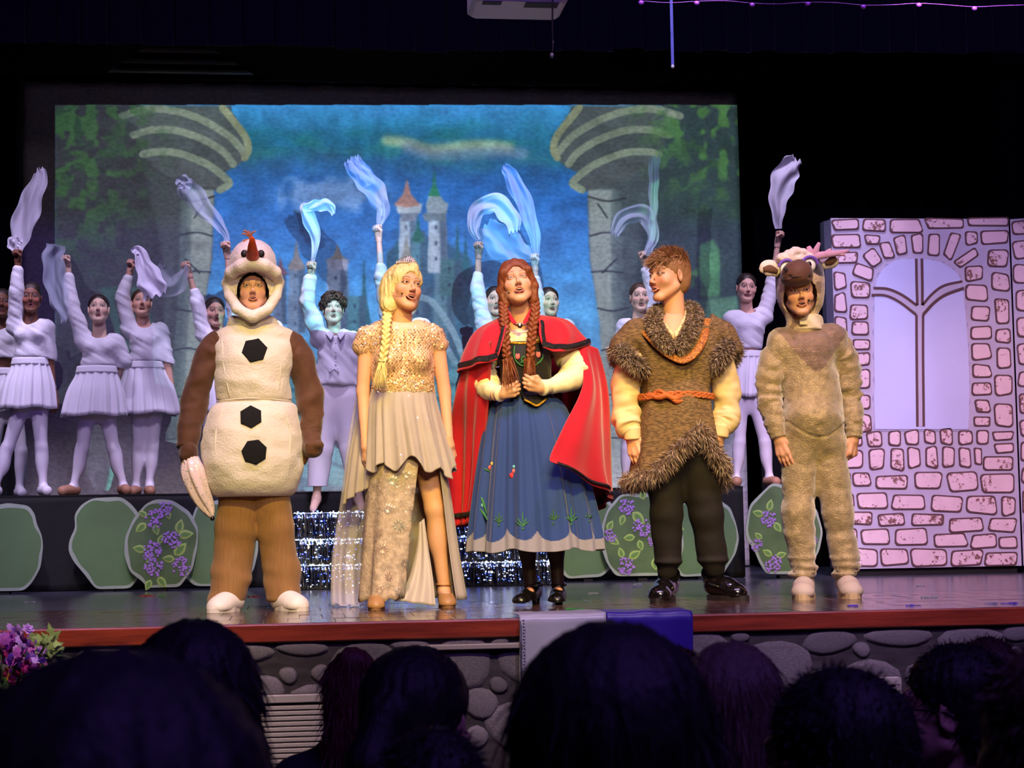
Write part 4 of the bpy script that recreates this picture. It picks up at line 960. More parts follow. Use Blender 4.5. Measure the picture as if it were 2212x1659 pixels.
def head_field(Fh, H, R, s, f):
    """Adds a whole head: cranium, jaw, cheeks, brow, nose, eyelids, open mouth, lips, ears. Local front is -y, eye level z = 0."""
    def E(c, r, k=0, sub=False, Rl=None): Fh.ell(H(c), np.array(r) * s, R if Rl is None else R @ Rl, k * s, sub)
    def Cc(a, b, ra, rb, k=0, sub=False): Fh.cap(H(a), H(b), ra * s, rb * s, k * s, sub)
    o, w = f.get('open', .009), f.get('wide', .019); dz = o * 1.2; sm = f.get('smile', 0.0); fw = f.get('fw', 1.0)
    E((0, .015, .036), (.074 * fw, .090, .080)); E((0, -.024, -.028), (.060 * fw, .060, .080), .03)
    for q in (-1, 1):
        Cc((q * .052 * fw, .002, -.055), (q * .018, -.058, -.096 - dz), .018, .015, .03)
        E((q * .041 * fw, -.054, -.032), (.023, .022, .021), .025)
    E((0, -.068, -.100 - dz), (.021, .016, .015), .022)
    Cc((-.036, -.076, .023), (.036, -.076, .023), .010, .010, .02)
    Cc((0, -.084, .004), (0, -.104, -.033), .0052, .0082, .010); E((0, -.104, -.036), (.0098, .009, .0085), .008)
    for q in (-1, 1): E((q * .0106, -.095, -.041), (.0074, .009, .0066), .006)
    for q in (-1, 1): E((q * .0052, -.1, -.0455), (.003, .005, .0025), .001, True)
    zc = -.066 - o * .6
    for q in (-1, 1):
        E((q * .031, -.093, .002), (.0175, .015, .0105), .010, True)
        E((q * .031, -.0705, .001), (.0158, .0158, .0150), .004)
        E((q * .031, -.090, .0005), (.0128, .0085, .0054 * f.get('eyes', 1.0)), .0015, True)
    E((0, -.094, zc), (w * 1.05, .03, o + .002), .004, True)
    up = [(-w * 1.1, -.080, zc + sm), (-w * .55, -.0905, zc + o * .95 + sm * .2), (-.004, -.0945, zc + o + .0022), (.004, -.0945, zc + o + .0022), (w * .55, -.0905, zc + o * .95 + sm * .2), (w * 1.1, -.080, zc + sm)]
    dn = [(-w * 1.1, -.080, zc + sm), (-w * .55, -.0885, zc - o * .95 + sm * .2), (0, -.0925, zc - o - .0025), (w * .55, -.0885, zc - o * .95 + sm * .2), (w * 1.1, -.080, zc + sm)]
    for i in range(5): Cc(up[i], up[i + 1], .0029, .0031, .003)
    for i in range(4): Cc(dn[i], dn[i + 1], .0034, .0040, .003)
    if f.get('ears', True):
        for q in (-1, 1):
            Rl = rotz(q * .35) @ rotx(.2)
            E((q * .075 * fw, .010, -.006), (.008, .018, .030), .006, False, Rl); E((q * .083 * fw, .006, -.004), (.005, .010, .018), .003, True, Rl)
    return zc, o, w

def head_colour(q, f, zc, o, w):
    """q: head-local points; painted skin, lips, brows, lashes, blush, inside of the mouth."""
    skin = lin(f.get('skin', (232, 186, 160))); C = np.repeat(skin[None], len(q), 0)
    def put(m, c, a=1.0):
        m = np.clip(m, 0, 1)[:, None] * a; C[:] = C * (1 - m) + lin(c) * m
    x, y, z = q.T; ax = np.abs(x)
    put(np.exp(-((ax - .045) / .015) ** 2 - ((z + .034) / .013) ** 2) * (y < -.02), f.get('blush', (226, 120, 104)), .45)
    put(np.exp(-(x / .012) ** 2 - ((z + .036) / .012) ** 2) * (y < -.09), (226, 140, 116), .3)
    lz = np.where(z > zc, np.abs(z - (zc + (o + .002) * np.clip(1 - (x / (w * 1.15)) ** 2, 0, 1))), np.abs(z - (zc - (o + .003) * np.clip(1 - (x / (w * 1.15)) ** 2, 0, 1))))
    put((1.2 - lz / .0055) * 2 * (ax < w * 1.18) * (y < -.070), f.get('lips', (206, 118, 106)), .7)
    ins = (ax < w * .95) & (np.abs(z - zc) < (o + .001) * np.sqrt(np.clip(1 - (x / (w * 1.06)) ** 2, 0, 1))) & (y < -.03) & (y > -.0875 + .014 * (x / w) ** 2)
    put(ins * 1.0, (70, 22, 22))
    bz = .0235 + .006 * np.clip(1 - ((ax - .030) / .020) ** 2, -1, 1) * f.get('arch', 1.0)
    put((1.25 - np.abs(z - bz) / f.get('browh', .0034)) * 1.6 * (ax > .013) * (ax < .050) * (y < -.05), f.get('brow', (84, 58, 44)), .85)
    el = np.sqrt(((ax - .031) / .0155) ** 2 + ((z - .001) / .0085) ** 2)
    put((1 - np.abs(el - 1.0) / .30) * 2 * (y < -.06) * (z > -.002), f.get('lash', (66, 44, 38)), .8)
    put((1 - np.abs(el - 1.0) / .2) * (y < -.06) * (z <= -.002), f.get('lash', (66, 44, 38)), .5)
    put(np.exp(-((ax - .031) / .016) ** 2 - ((z - .012) / .006) ** 2) * (y < -.06), f.get('shadow', (190, 140, 122)), .4)
    if 'scalp' in f: put(((z > .062) | ((y > -.01) & (z > .0)) | (y > .045)) * 1.0, f['scalp'])
    return C

_hand_cache = {}
def hand_mesh(pose, h):
    key = (pose, h)
    if key in _hand_cache: return _hand_cache[key]
    cur = {'relax': ((8, 14, 8), (10, 17, 10), (14, 20, 12), (18, 24, 14)), 'fist': ((72, 88, 50), (76, 92, 50), (80, 92, 50), (84, 92, 50)), 'half': ((40, 60, 34), (46, 62, 36), (52, 64, 36), (58, 66, 36)), 'open': ((4, 8, 6), (6, 8, 6), (6, 10, 6), (8, 12, 8))}[pose]
    Fh = Fld((-.045, -.065, -.06), (.20, .095, .095), h)
    Fh.cap((-.035, 0, 0), (.012, 0, 0), .0245, .0255, sy=1.15)
    Fh.cap((.010, .012, .002), (.082, .024, .002), .0165, .0145, .012); Fh.cap((.010, -.006, .002), (.084, -.004, .0), .0165, .0145, .012); Fh.cap((.008, -.016, .002), (.074, -.028, .002), .0155, .0125, .012)
    for i, (by, L) in enumerate(((.0285, (.037, .023, .018)), (.0095, (.041, .026, .019)), (-.0095, (.038, .024, .018)), (-.0275, (.030, .019, .016)))):
        p = np.array([.078 - .004 * (i == 3) - .002 * (i == 0), by, 0.0]); a = 0; sp = by * 2.2; r = (.0094, .0088, .0080, .0070) if i < 3 else (.0082, .0077, .0070, .0062)
        for j in range(3):
            a += math.radians(cur[i][j]); q = p + L[j] * np.array([math.cos(a) * math.cos(sp), math.sin(sp) * math.cos(a), math.sin(a)])
            Fh.cap(p, q, r[j], r[j + 1], .006 if j == 0 else .002); p = q
    if pose in ('fist', 'half'): tp = [(.014, .024, .012), (.046, .044, .022), (.064, .030, .038), (.070, .010, .044)]
    else: tp = [(.014, .026, .006), (.044, .050, .014), (.070, .060, .022), (.088, .060, .028)]
    Fh.chain(tp, [.0135, .0115, .0098, .0078], .008)
    V, F = Fh.mesh(); V = relax(V, F, 1, .4); _hand_cache[key] = (V, F); return V, F
def hand(wrist, d, thumb, palm, s=1.0, pose='relax', h=.0034):
    V, F = hand_mesh(pose, h); X = nrm(d); Y = np.asarray(thumb, float); Y = nrm(Y - X * (Y @ X)); Z = np.cross(X, Y); fl = Z @ np.asarray(palm, float) < 0
    if fl: Z = -Z
    Vw = np.asarray(wrist) + s * (V[:, :1] * X + V[:, 1:2] * Y + V[:, 2:] * Z)
    return Vw, (F[:, ::-1] if fl else F)

def eyes(parent, H, R, s, gaze=(0, 0), iris=(90, 70, 50)):
    for q in (-1, 1):
        V, F = uvsphere((0, 0, 0), .0140, 20, 14); g = nrm((math.sin(gaze[0]), -math.cos(gaze[0]), math.sin(gaze[1]))); a = np.arccos(np.clip(V @ g / .0140, -1, 1))
        C = np.repeat(lin((206, 194, 188))[None], len(V), 0); C[a < .62] = lin(iris); C[a < .34] = lin((16, 12, 12))
        obj('eye', (V * s) @ R.T + H((q * .031, -.0718, .001)), F, M_eye, parent, col=C)

def person_body(root, jd, f, headR=np.eye(3), hs=1.0, hands=(), skin=None, leg=None, h=.009, hh=.004, hd=.0034, body=True, thin=1.0, tt=.86, legs=True, name='body', feet=True, torso=True):
    """One mesh: torso, neck, limbs, head with face, hands with five fingers. jd holds joints in the root's frame."""
    sk = lin(f.get('skin', (232, 186, 160))); parts = []; g = lambda k: np.asarray(jd[k], float)
    hc = g('head'); H = lambda p: hc + hs * (headR @ np.asarray(p, float)); t = thin
    if body:
        pts = np.array([g(k) for k in jd if k != 'head'] + [hc]); Fb = Fld(pts.min(0) - .22, pts.max(0) + .22, h)
        if torso:
            pv, ch, nk = g('pelvis'), g('chest'), g('neck'); shm = (g('shL') + g('shR')) / 2
            Fb.ell(pv, (.145 * tt, .105 * tt, .12)); Fb.cap(pv, ch, .118 * tt, .120 * tt, .03, sy=.72); Fb.ell(ch, (.135 * tt, .092 * tt, .14), None, .03)
            Fb.cap(g('shL') * .88 + shm * .12, g('shR') * .88 + shm * .12, .046 * tt, .046 * tt, .03)
            Fb.cap(shm + (0, .01, -.01), H((0, .027, -.06)), .057 * hs, .049 * hs, .03)
        for q in 'LR':
            Fb.cap(g('sh' + q), g('el' + q), .045 * t, .035 * t, .03); Fb.cap(g('el' + q), g('wr' + q), .035 * t, .0235 * t, .012)
            if legs:
                Fb.cap(g('hip' + q), g('kn' + q), .078 * t, .050 * t, .04); Fb.cap(g('kn' + q), g('an' + q), .050 * t, .033 * t, .02)
                md = g('kn' + q) * .68 + g('an' + q) * .32 + (0, .014, 0); Fb.ell(md, (.050 * t, .052 * t, .10), None, .03)
                if feet and 'toe' + q in jd: Fb.cap(g('an' + q) + (0, .012, -.02), g('toe' + q), .034, .024, .02)
        V, F = Fb.mesh(); V = relax(V, F, 2, .5)
        C = np.repeat(sk[None], len(V), 0)
        if leg is not None and legs: C[V[:, 2] < g('pelvis')[2] + .02] = lin(leg)
        parts.append((V, F, C))
    Fh = Fld(hc - .18 * hs, hc + .17 * hs, hh); zc, o, w = head_field(Fh, H, headR, hs, f)
    nk = g('neck'); Fh.cap(H((0, .022, -.05)), nk + (hc - nk) * .25, .050 * hs, .045 * hs, .02)
    V, F = Fh.mesh(); V = relax(V, F, 1, .25); q = ((V - hc) @ headR) / hs
    parts.append((V, F, head_colour(q, f, zc, o, w)))
    for (wr, d, th, pl, pose, sc) in hands:
        V, F = hand(wr, d, th, pl, sc, pose, hd); q = vnormals(V, F); parts.append((V, F, np.repeat(sk[None], len(V), 0) * (1 - .0 * q[:, :1])))
    V, F, C = join(*parts); ob = obj(name, V, F, M_skin, root, True, C)
    eyes(ob, H, headR, hs, f.get('gaze', (0, 0)), f.get('iris', (90, 70, 50)))
    if f.get('teeth', True):
        p = [H((a * w, -.074 - .010 * (1 - a * a), zc + o * .62)) for a in (-.75, -.4, 0, .4, .75)]
        V, F = tube(p, [.0026 * hs] * 5, 8, 13, 1.0); obj('teeth', V, F, M_teeth, ob)
    return ob, H, (zc, o, w)

def headR(yaw=0, pitch=0, roll=0): return rotz(math.radians(yaw)) @ roty(math.radians(roll)) @ rotx(-math.radians(pitch))

def sdf_part(name, build, lo, hi, h, m, parent, dispf=None, col=None, rel=1, **kw):
    Fd = Fld(lo, hi, h); build(Fd); V, F = Fd.mesh(); V = relax(V, F, rel, .5)
    if dispf is not None: V = V + vnormals(V, F) * dispf(V)[:, None]
    return obj(name, V, F, m, parent, True, col(V) if col else None, **kw)
def hair_cap(parent, H, R, s, m, name='hair', front=.030, h=.005, extra=None, groove=.0025, vol=1.0, face=(0, -.080, -.020, .064, .055, .082), freq=60):
    hc = H((0, 0, 0))
    def b(Fd):
        Fd.ell(H((0, .020, .042)), np.array((.084, .098, .086)) * s * vol, R)
        Fd.ell(H((0, .050, -.02)), np.array((.072, .064, .075)) * s * vol, R, .03)
        Fd.ell(H(face[:3]), np.array(face[3:]) * s, R, .006, True)
        if extra: extra(Fd)
    def dsp(V):
        q = ((V - hc) @ R) / s; a = np.arctan2(q[:, 0], q[:, 1] + .0); e = q[:, 2]
        return groove * (vnoise(np.stack([a * freq / 6, e * 14, q[:, 1] * 10], -1), 3) + .7 * vnoise(np.stack([q[:, 0] * 400, q[:, 1] * 60, e * 30], -1), 5))
    return sdf_part(name, b, hc - .30 * s, hc + .26 * s, h, m, parent, dsp)

def sleeve(name, pts, rad, m, parent, amp=.006, fold=9, n=22, seg=None, flat=1.0, seed=0, **kw):
    def wr(t, a):
        q = np.stack([t * fold + .6 * np.sin(a + seed), np.cos(a) * 1.1 + seed, np.sin(a) * 1.1], -1)
        return amp * (vnoise(q, seed) + .5 * vnoise(q * 2.3, seed + 1)) * np.sin(np.pi * np.clip(t * 1.0 + .04, 0, 1)) ** .5
    V, F = tube(pts, rad, n, seg or (len(pts) - 1) * 16 + 1, flat, wr); return obj(name, V, F, m, parent, True, **kw)

def sheet(rows, a0, a1, n=80, sup=2.2, dispf=None, sm=8, hem=None):
    """Part of a skirt: rows (x, y, z, half width, half depth) top to bottom, angles a0..a1 (degrees, -90 faces the camera)."""
    R = cat_rom(np.asarray(rows, float), (len(rows) - 1) * sm + 1); a = np.radians(np.linspace(a0, a1, n))
    cx = np.sign(np.cos(a)) * np.abs(np.cos(a)) ** (2 / sup); cy = np.sign(np.sin(a)) * np.abs(np.sin(a)) ** (2 / sup)
    V = np.stack([R[:, 0:1] + R[:, 3:4] * cx, R[:, 1:2] + R[:, 4:5] * cy, R[:, 2:3] + 0 * cx], -1); t = np.linspace(0, 1, len(R))[:, None] + 0 * a
    if hem is not None: V[..., 2] = V[0, :, 2] + (V[..., 2] - V[0, :, 2]) * hem(np.degrees(a))[None]
    if dispf is not None: V = V + np.stack([cx + 0 * t, cy + 0 * t, 0 * t], -1) * dispf(t, a + 0 * t)[..., None]
    return V
def sheet_obj(name, V, m, parent, wrap=False, solid=.003, **kw):
    nu, nv = V.shape[:2]; return obj(name, V.reshape(-1, 3), grid_faces(nu, nv, wrap), m, parent, True, solid=solid, **kw)
def patch(ctrl, nu, nv):
    C = np.asarray(ctrl, float); A = np.stack([cat_rom(C[i], nv) for i in range(len(C))]); return np.stack([cat_rom(A[:, j], nu) for j in range(nv)], 1)
def gnormals(G):
    a = np.gradient(G, axis=0); b = np.gradient(G, axis=1); n = np.cross(a, b); return n / (np.linalg.norm(n, axis=-1)[..., None] + 1e-12)

def blades(name, pts, dirs, L, wd, m, parent, seed=0, bend=.3, fm=None, kind='stuff', jit=.35, seg=2):
    """Tufts of fur or hair: one tapered blade per point."""
    r = np.random.default_rng(seed); n = len(pts); d = np.asarray(dirs) + r.normal(0, jit, (n, 3)); d /= np.linalg.norm(d, axis=1)[:, None]
    L = L * r.uniform(.6, 1.25, n)[:, None]; s = np.cross(d, r.normal(0, 1, (n, 3))); s /= np.linalg.norm(s, axis=1)[:, None] + 1e-9; s = s * wd
    p = np.asarray(pts); g = np.array([0, 0, -1.0]) * bend
    mid = p + d * L * .55 + g * L * .15; tip = p + d * L + g * L * .6
    V = np.stack([p - s, p + s, mid + s * .8, mid - s * .8, tip], 1).reshape(-1, 3); i = np.arange(n) * 5
    F = [None] * (2 * n); q = np.stack([i, i + 1, i + 2, i + 3], 1).tolist(); t = np.stack([i + 3, i + 2, i + 4], 1).tolist(); F = q + t
    k = r.integers(0, len(m), n) if isinstance(m, (list, tuple)) else None
    return obj(name, V, F, m, parent, True, None, np.concatenate([k, k]) if k is not None else None, kind=kind)
def surf_samples(V, F, n, seed=0):
    F = np.array([f for f in F if len(f) == 4]) if not isinstance(F, np.ndarray) else F
    r = np.random.default_rng(seed); N = np.cross(V[F[:, 2]] - V[F[:, 0]], V[F[:, 3]] - V[F[:, 1]]); A = np.linalg.norm(N, axis=1); k = r.choice(len(F), n, p=A / A.sum())
    u, v = r.random((n, 1)), r.random((n, 1)); q = V[F[k]]; p = (q[:, 0] * (1 - u) + q[:, 1] * u) * (1 - v) + (q[:, 3] * (1 - u) + q[:, 2] * u) * v
    return p, N[k] / (A[k][:, None] + 1e-12)
def braid(name, path, w, m, parent, turns, tip=None):
    n = 26 * max(2, int(turns)); C = cat_rom(np.asarray(path, float), n); T, A, B = frames(C); t = np.linspace(0, 1, n); b = MB()
    side = np.cross(T, np.array([0, 1.0, 0])); side /= np.linalg.norm(side, axis=1)[:, None] + 1e-9; dep = np.cross(side, T)
    for i in range(3):
        ph = t * turns * 2 * np.pi + i * 2 * np.pi / 3; ww = w * (1.05 - .25 * t)
        q = C + side * (np.sin(ph) * ww)[:, None] + dep * (np.sin(2 * ph) * ww * .45)[:, None]
        V, F = tube(q, ww * .62, 8, n, wr=lambda tt, a: .10 * w * np.sin(a * 5 + tt * 30)); b.add(V, F)
    return b.build(name, m, parent, True)
def shoe(name, heel, toe, m, parent, wd=.042, ht=.06, sole=None, soleh=.02, open_=False, h=.006, label=None, heelh=0.0):
    """Shoe from heel to toe on the floor: upper with ankle opening, separate sole."""
    a = np.asarray(heel, float); b = np.asarray(toe, float); d = b - a; L = np.linalg.norm(d[:2]); u = d / (np.linalg.norm(d) + 1e-9)
    def bl(Fd):
        Fd.cap(a + (0, 0, ht * .48 + heelh), a + u * L * .5 + (0, 0, ht * .46), wd * .80, wd * .86); Fd.cap(a + u * L * .45 + (0, 0, ht * .44), b - u * wd * .7 + (0, 0, wd * .34), wd * .84, wd * .74, .035); Fd.ell(b - u * wd * .7 + (0, 0, wd * .22), (wd * .98, wd * 1.15, wd * .66), None, .035)
        if not open_: Fd.cap(a + u * .01 + (0, 0, ht * .8), a + u * .012 + (0, 0, ht * 1.4), wd * .74, wd * .72, .04)
        Fd.ell(a + u * L * .5 + (0, 0, -.5 + .001), (.6, .6, .5), None, 0, True)
        if open_: Fd.ell(a + u * L * .30 + (0, 0, ht * 1.35 + heelh), (wd * .75, wd * .9 + abs(u[1]) * L * .22, ht * .75), None, .004, True)
    lo = np.minimum(a, b) - .09; hi = np.maximum(a, b) + (.09, .09, .09 + ht * 1.5 + heelh); lo[2] = min(a[2], b[2]) - .03
    o = sdf_part(name, bl, lo, hi, h, m, parent, label=label)
    if sole is not None:
        q = np.array([u[1], -u[0], 0]); q = q / (np.linalg.norm(q) + 1e-9); uu = np.array([u[0], u[1], 0]); uu /= np.linalg.norm(uu); n = 20; V = []
        for z in (0, soleh):
            for k in range(n):
                an = 2 * np.pi * k / n; c, s_ = math.cos(an), math.sin(an); wl = wd * (1.04 if c > -.2 else .9)
                V.append(a + uu * (L * .5 + c * (L * .5 + wd * .62) + .0) + q * s_ * wl + (0, 0, z - a[2] + (heelh if z else 0) * 0))
        F = [tuple(range(n))[::-1], tuple(range(n, 2 * n))] + [(k, (k + 1) % n, n + (k + 1) % n, n + k) for k in range(n)]
        obj('sole', V, F, sole, o, False)
    return o
def mic(parent, H, side=1, tip=(-.03, -.085, -.075), m=None):
    p = [H((side * .078, .012, .02)), H((side * .081, -.004, -.03)), H((side * .068, -.05, -.06)), H((side * abs(tip[0]), tip[1], tip[2]))]
    V, F = tube(p, [.0015] * 4, 6); o = obj('headset_mic', V, F, m or mat('mic_wire', (205, 150, 116), .5), parent); V, F = uvsphere(p[-1], .0048, 10, 7); obj('mic_tip', V, F, M_mic, o)
# ------------------------------------------------------------------ front row
def stage_root(name, px, label, Y=0.0, z=0.0, cat='person', py=1300):
    p = P(px, py, Y); base = np.array([p[0], Y, z]); r = empty(name, base, label, cat)
    return r, base, (lambda x, y, dy=0.0: P(x, y, Y + dy) - base)
def rings(J, rows, dyc=0.0):
    """rows (y, x left, x right, half depth[, dy]) in picture units -> loft rings in the root's frame."""
    out = []
    for q in rows:
        dy = q[4] if len(q) > 4 else dyc; a = J(q[1], q[0], dy); b = J(q[2], q[0], dy); out.append(((a[0] + b[0]) / 2, dy, (a[2] + b[2]) / 2, (b[0] - a[0]) / 2, q[3]))
    return out
def on_loft(rg, x, z, sup=2.3):
    """y of the front of a loft at x, z."""
    R = cat_rom(np.asarray(rg, float), 200); i = np.argmin(np.abs(R[:, 2] - z)); c = R[i]; u = min(abs((x - c[0]) / c[3]), .999); return c[1] - c[4] * (1 - u ** sup) ** (1 / sup)

# ---- 1 the snowman costume
M_plush = mat('white_plush', (232, 222, 208), .7, sheen=.5, bump=.45, bscale=90, var=.04, vscale=20)
M_brown = mat('brown_velour', (88, 54, 32), .75, sheen=.3, var=.18, vscale=16, bump=.25, bscale=40)
M_cord = mat('tan_corduroy', (150, 108, 64), .8, var=.12, vscale=14, stretch=(9, 9, .4), bump=.35, bscale=26, sheen=.2)
M_felt = mat('black_felt', (16, 15, 17), .95)
M_sneak = mat('white_sneaker', (236, 226, 218), .5, bump=.1, bscale=30)
M_solew = mat('white_sole', (226, 214, 204), .6)
def snowman():
    r, base, J = stage_root('person', 550, 'performer in a white padded snowman costume with brown sleeves and corduroy trousers')
    R = headR(1, 10, -1); jd = dict(head=J(546, 627, -.02), neck=J(546, 700, .02), chest=J(546, 770, .02), pelvis=J(546, 1000, .02), shL=J(470, 740, .02), elL=J(425, 850, .02), wrL=J(402, 955, -.02), shR=J(624, 740, .02), elR=J(668, 850, .02), wrR=J(674, 945, -.02),
              hipL=J(515, 1020, .02), knL=J(508, 1160, 0), anL=J(492, 1285, .02), hipR=J(580, 1020, .02), knR=J(592, 1160, 0), anR=J(612, 1280, .02))
    f = dict(open=.0075, wide=.020, skin=(222, 168, 138), brow=(70, 48, 36), eyes=.85, lips=(200, 120, 106), browh=.0042, iris=(90, 100, 110), arch=.4, ears=False, blush=(214, 126, 104), gaze=(0, .1))
    bd, H, _ = person_body(r, jd, f, R, .92, [(J(403, 965, -.03), J(408, 1010, -.05) - J(403, 965, -.03), (1, 0, 0), (0, 1, 0), 'fist', .9)], hh=.0026, feet=False)
    hair_cap(r, H, R, .90, mat('dark_cap', (30, 22, 20), .9), 'skull_cap', h=.006, face=(0, -.085, -.03, .068, .06, .088))
    rows = [(700, 500, 594, .08, .03), (706, 484, 612, .09, .03), (716, 466, 630, .11, .03), (730, 457, 637, .12, .03), (752, 459, 634, .135, .02), (790, 464, 630, .15, .01), (830, 467, 628, .16, .01), (856, 468, 629, .155, .02), (868, 466, 632, .15, .02), (880, 456, 642, .17, .02), (910, 445, 651, .205, .02), (955, 436, 657, .235, .02), (1000, 434, 657, .24, .02), (1038, 440, 649, .225, .02), (1062, 453, 637, .2, .02), (1073, 468, 622, .16, .02), (1070, 490, 600, .12, .02)]
    rg = rings(J, rows)
    def dsp(t, a, V): q = V * np.array([7, 7, 9]); return .009 * fbm(q, 3, 3) + .004 * vnoise(V * np.array([16, 16, 30]), 8) - .010 * np.exp(-((V[..., 2] - J(546, 868)[2]) / .008) ** 2)
    V, F = loft(rg, 84, 2.15, dsp, True, 8); suit = obj('padded_suit', V, F, M_plush, r)
    def seam(pts, rad=.003):
        q = []
        for x, y in cat_rom(np.array([(a, b, 0) for a, b in pts], float), 14)[:, :2]: w = J(x, y); q.append((w[0], on_loft(rg, w[0], w[2], 2.15) + .003, w[2]))
        V, F = tube(q, [rad] * len(q), 6, len(q)); obj('seam', V, F, M_plush, suit)
    for s_ in ([(480, 735), (484, 790), (498, 862)], [(608, 735), (607, 800), (600, 862)], [(484, 884), (468, 950), (478, 1060)], [(614, 884), (628, 950), (618, 1060)], [(548, 1008), (549, 1070)], [(468, 868), (546, 864), (630, 868)]): seam(s_)
    for x, y, rp, sd, rot, lab in ((551, 762, 28, 6, 12, None), (544, 905, 25, 6, 32, None), (552, 980, 27, 7, 20, None)):
        w = J(x, y); rr_ = rp / 446.; b = MB(); n = sd; ang = [math.radians(rot + 360 * k / n) for k in range(n)]
        ring = []
        for q, yy in ((1, .012), (1, -.004), (.93, -.010), (.4, -.011)):
            for a in ang: xx, zz = q * rr_ * math.cos(a), q * rr_ * math.sin(a); ring.append((w[0] + xx, on_loft(rg, w[0] + xx, w[2] + zz, 2.15) + yy - .002, w[2] + zz))
        b.add(ring, [tuple(range(3 * n, 4 * n))] + [(k * n + j, k * n + (j + 1) % n, k * n + n + (j + 1) % n, k * n + n + j) for k in range(3) for j in range(n)]); b.build('felt_button', M_felt, suit)
    V, F = loft(rings(J, [(712, 490, 600, .085, .02), (700, 488, 600, .09, .02), (688, 494, 594, .088, .02), (684, 500, 588, .08, .02), (692, 506, 582, .07, .02)]), 48, 2, lambda t, a, V: .006 * np.sin(a * 3 + t * 5) + .003 * np.sin(9 * a)); obj('collar', V, F, M_plush, r)
    # hood: rounded snowman head with a wide open mouth
    def hood(Fd):
        Fd.ell(J(546, 566, .03), (.112, .125, .112)); Fd.ell(J(546, 618, .04), (.132, .125, .165), None, .03)
        Fd.chain([J(489, 612, -.03), J(500, 588, -.09), J(522, 574, -.13), J(546, 569, -.145), J(572, 574, -.13), J(594, 588, -.09), J(604, 610, -.03)], [.022, .030, .034, .036, .034, .030, .022], .02)
        Fd.chain([J(489, 612, -.02), J(496, 640, -.06), J(514, 668, -.10), J(546, 684, -.115), J(578, 668, -.10), J(597, 640, -.06), J(604, 610, -.02)], [.022, .024, .027, .030, .027, .024, .022], .015)
        Fd.ell(J(546, 628, -.16), (.078, .19, .084), None, .006, True); Fd.ell(J(546, 630, .0), (.088, .105, .125), None, 0, True); Fd.cap(J(546, 700, .03), J(546, 640, .03), .075, .075, 0, True)
    sd = lambda V: .0016 * fbm(V * 30, 3, 2)
    hd = sdf_part('hood', hood, J(546, 620) - (.24, .32, .25), J(546, 620) + (.24, .25, .3), .0055, M_plush, r, sd)
    q = [J(546, 562, -.115), J(546, 552, -.17), J(545, 535, -.235), J(545, 520, -.28), J(545, 512, -.30)]
    V, F = tube(q, [.034, .031, .022, .014, .006], 16, 30, 1, lambda t, a: .0007 * np.sin(t * 25 + np.sin(a * 2))); obj('carrot_nose', V, F, mat('carrot_orange', (222, 84, 30), .45, var=.15, vscale=30), hd)
    for x, y in ((528, 548), (564, 548)):
        c = J(x, y, -.086); V, F = uvsphere(c, (.017, .011, .019), 16, 12); obj('coal_eye', V, F, mat('coal_black', (22, 18, 18), .5), hd)
    tw = mat('twig', (196, 128, 92), .8)
    b = MB()
    for s_ in ([(541, 528, .02), (540, 512, .0), (536, 503, -.03)], [(541, 514, .0), (530, 505, -.02), (522, 506, -.03)], [(541, 512, 0), (531, 499, -.02), (526, 500, -.02)], [(541, 511, 0), (546, 502, -.02), (553, 500, -.03)], [(540, 518, 0), (530, 519, -.02), (524, 520, -.03)], [(540, 508, 0), (538, 498, -.01)]):
        b.tube([J(*k) for k in s_], np.linspace(.006, .0035, len(s_)), 7)
    b.build('twig_hair', tw, hd, True)
    # sleeves with mitten ends
    for nm, pts, rad, fist in (('L', [(484, 736, .03), (452, 768, .03), (424, 850, .02), (410, 915, 0), (404, 968, -.03)], [.070, .072, .066, .060, .050], (409, 985, -.04)), ('R', [(610, 736, .03), (644, 768, .03), (668, 850, .02), (672, 915, 0), (672, 945, -.02)], [.070, .070, .064, .056, .048], (676, 968, -.05))):
        s_ = sleeve('sleeve', [J(*k) for k in pts], rad, M_brown, r, .010, 11, seed=ord(nm))
    def mitt(Fd):
        Fd.ell(J(675, 968, -.05), (.048, .055, .046)); Fd.cap(J(672, 940, -.02), J(675, 965, -.05), .046, .046, .02); Fd.ell(J(688, 962, -.09), (.026, .03, .022), None, .012)
        for i in range(3): Fd.cap(J(664 + i * 9, 960, -.095), J(664 + i * 9, 978, -.09), .013, .012, .008)
        Fd.cap(J(662, 972, -.02), J(657, 1000, -.02), .022, .012, .02)
    sdf_part('mitten', mitt, J(674, 968) - (.12, .2, .12), J(674, 968) + (.12, .12, .12), .006, M_brown, r, lambda V: .003 * fbm(V * 24, 4, 2))
    def cuff(Fd):
        Fd.ell(J(408, 975, -.045), (.044, .05, .05)); Fd.ell(J(398, 985, -.06), (.024, .03, .024), None, .015)
    sdf_part('mitten', cuff, J(405, 980) - (.12, .2, .12), J(405, 980) + (.12, .12, .12), .006, M_brown, r, lambda V: .003 * fbm(V * 24, 6, 2))
    # trousers
    def tr(Fd):
        Fd.cap(J(524, 1045, .02), J(512, 1140, .0), .120, .094, sy=.9); Fd.cap(J(512, 1140, .0), J(502, 1235, .02), .094, .090, .02, sy=.9); Fd.cap(J(502, 1235, .02), J(489, 1300, 0), .090, .080, .02)
        Fd.cap(J(574, 1045, .02), J(596, 1140, .0), .120, .094, sy=.9); Fd.cap(J(596, 1140, .0), J(608, 1235, .02), .094, .086, .02, sy=.9); Fd.cap(J(608, 1235, .02), J(616, 1298, 0), .086, .084, .02)
        Fd.ell(J(548, 1030, .02), (.17, .13, .10), None, .03)
        Fd.ell(np.array([0, -.1, -.955]), (1.6, 1.6, 1.0), None, .01, True)
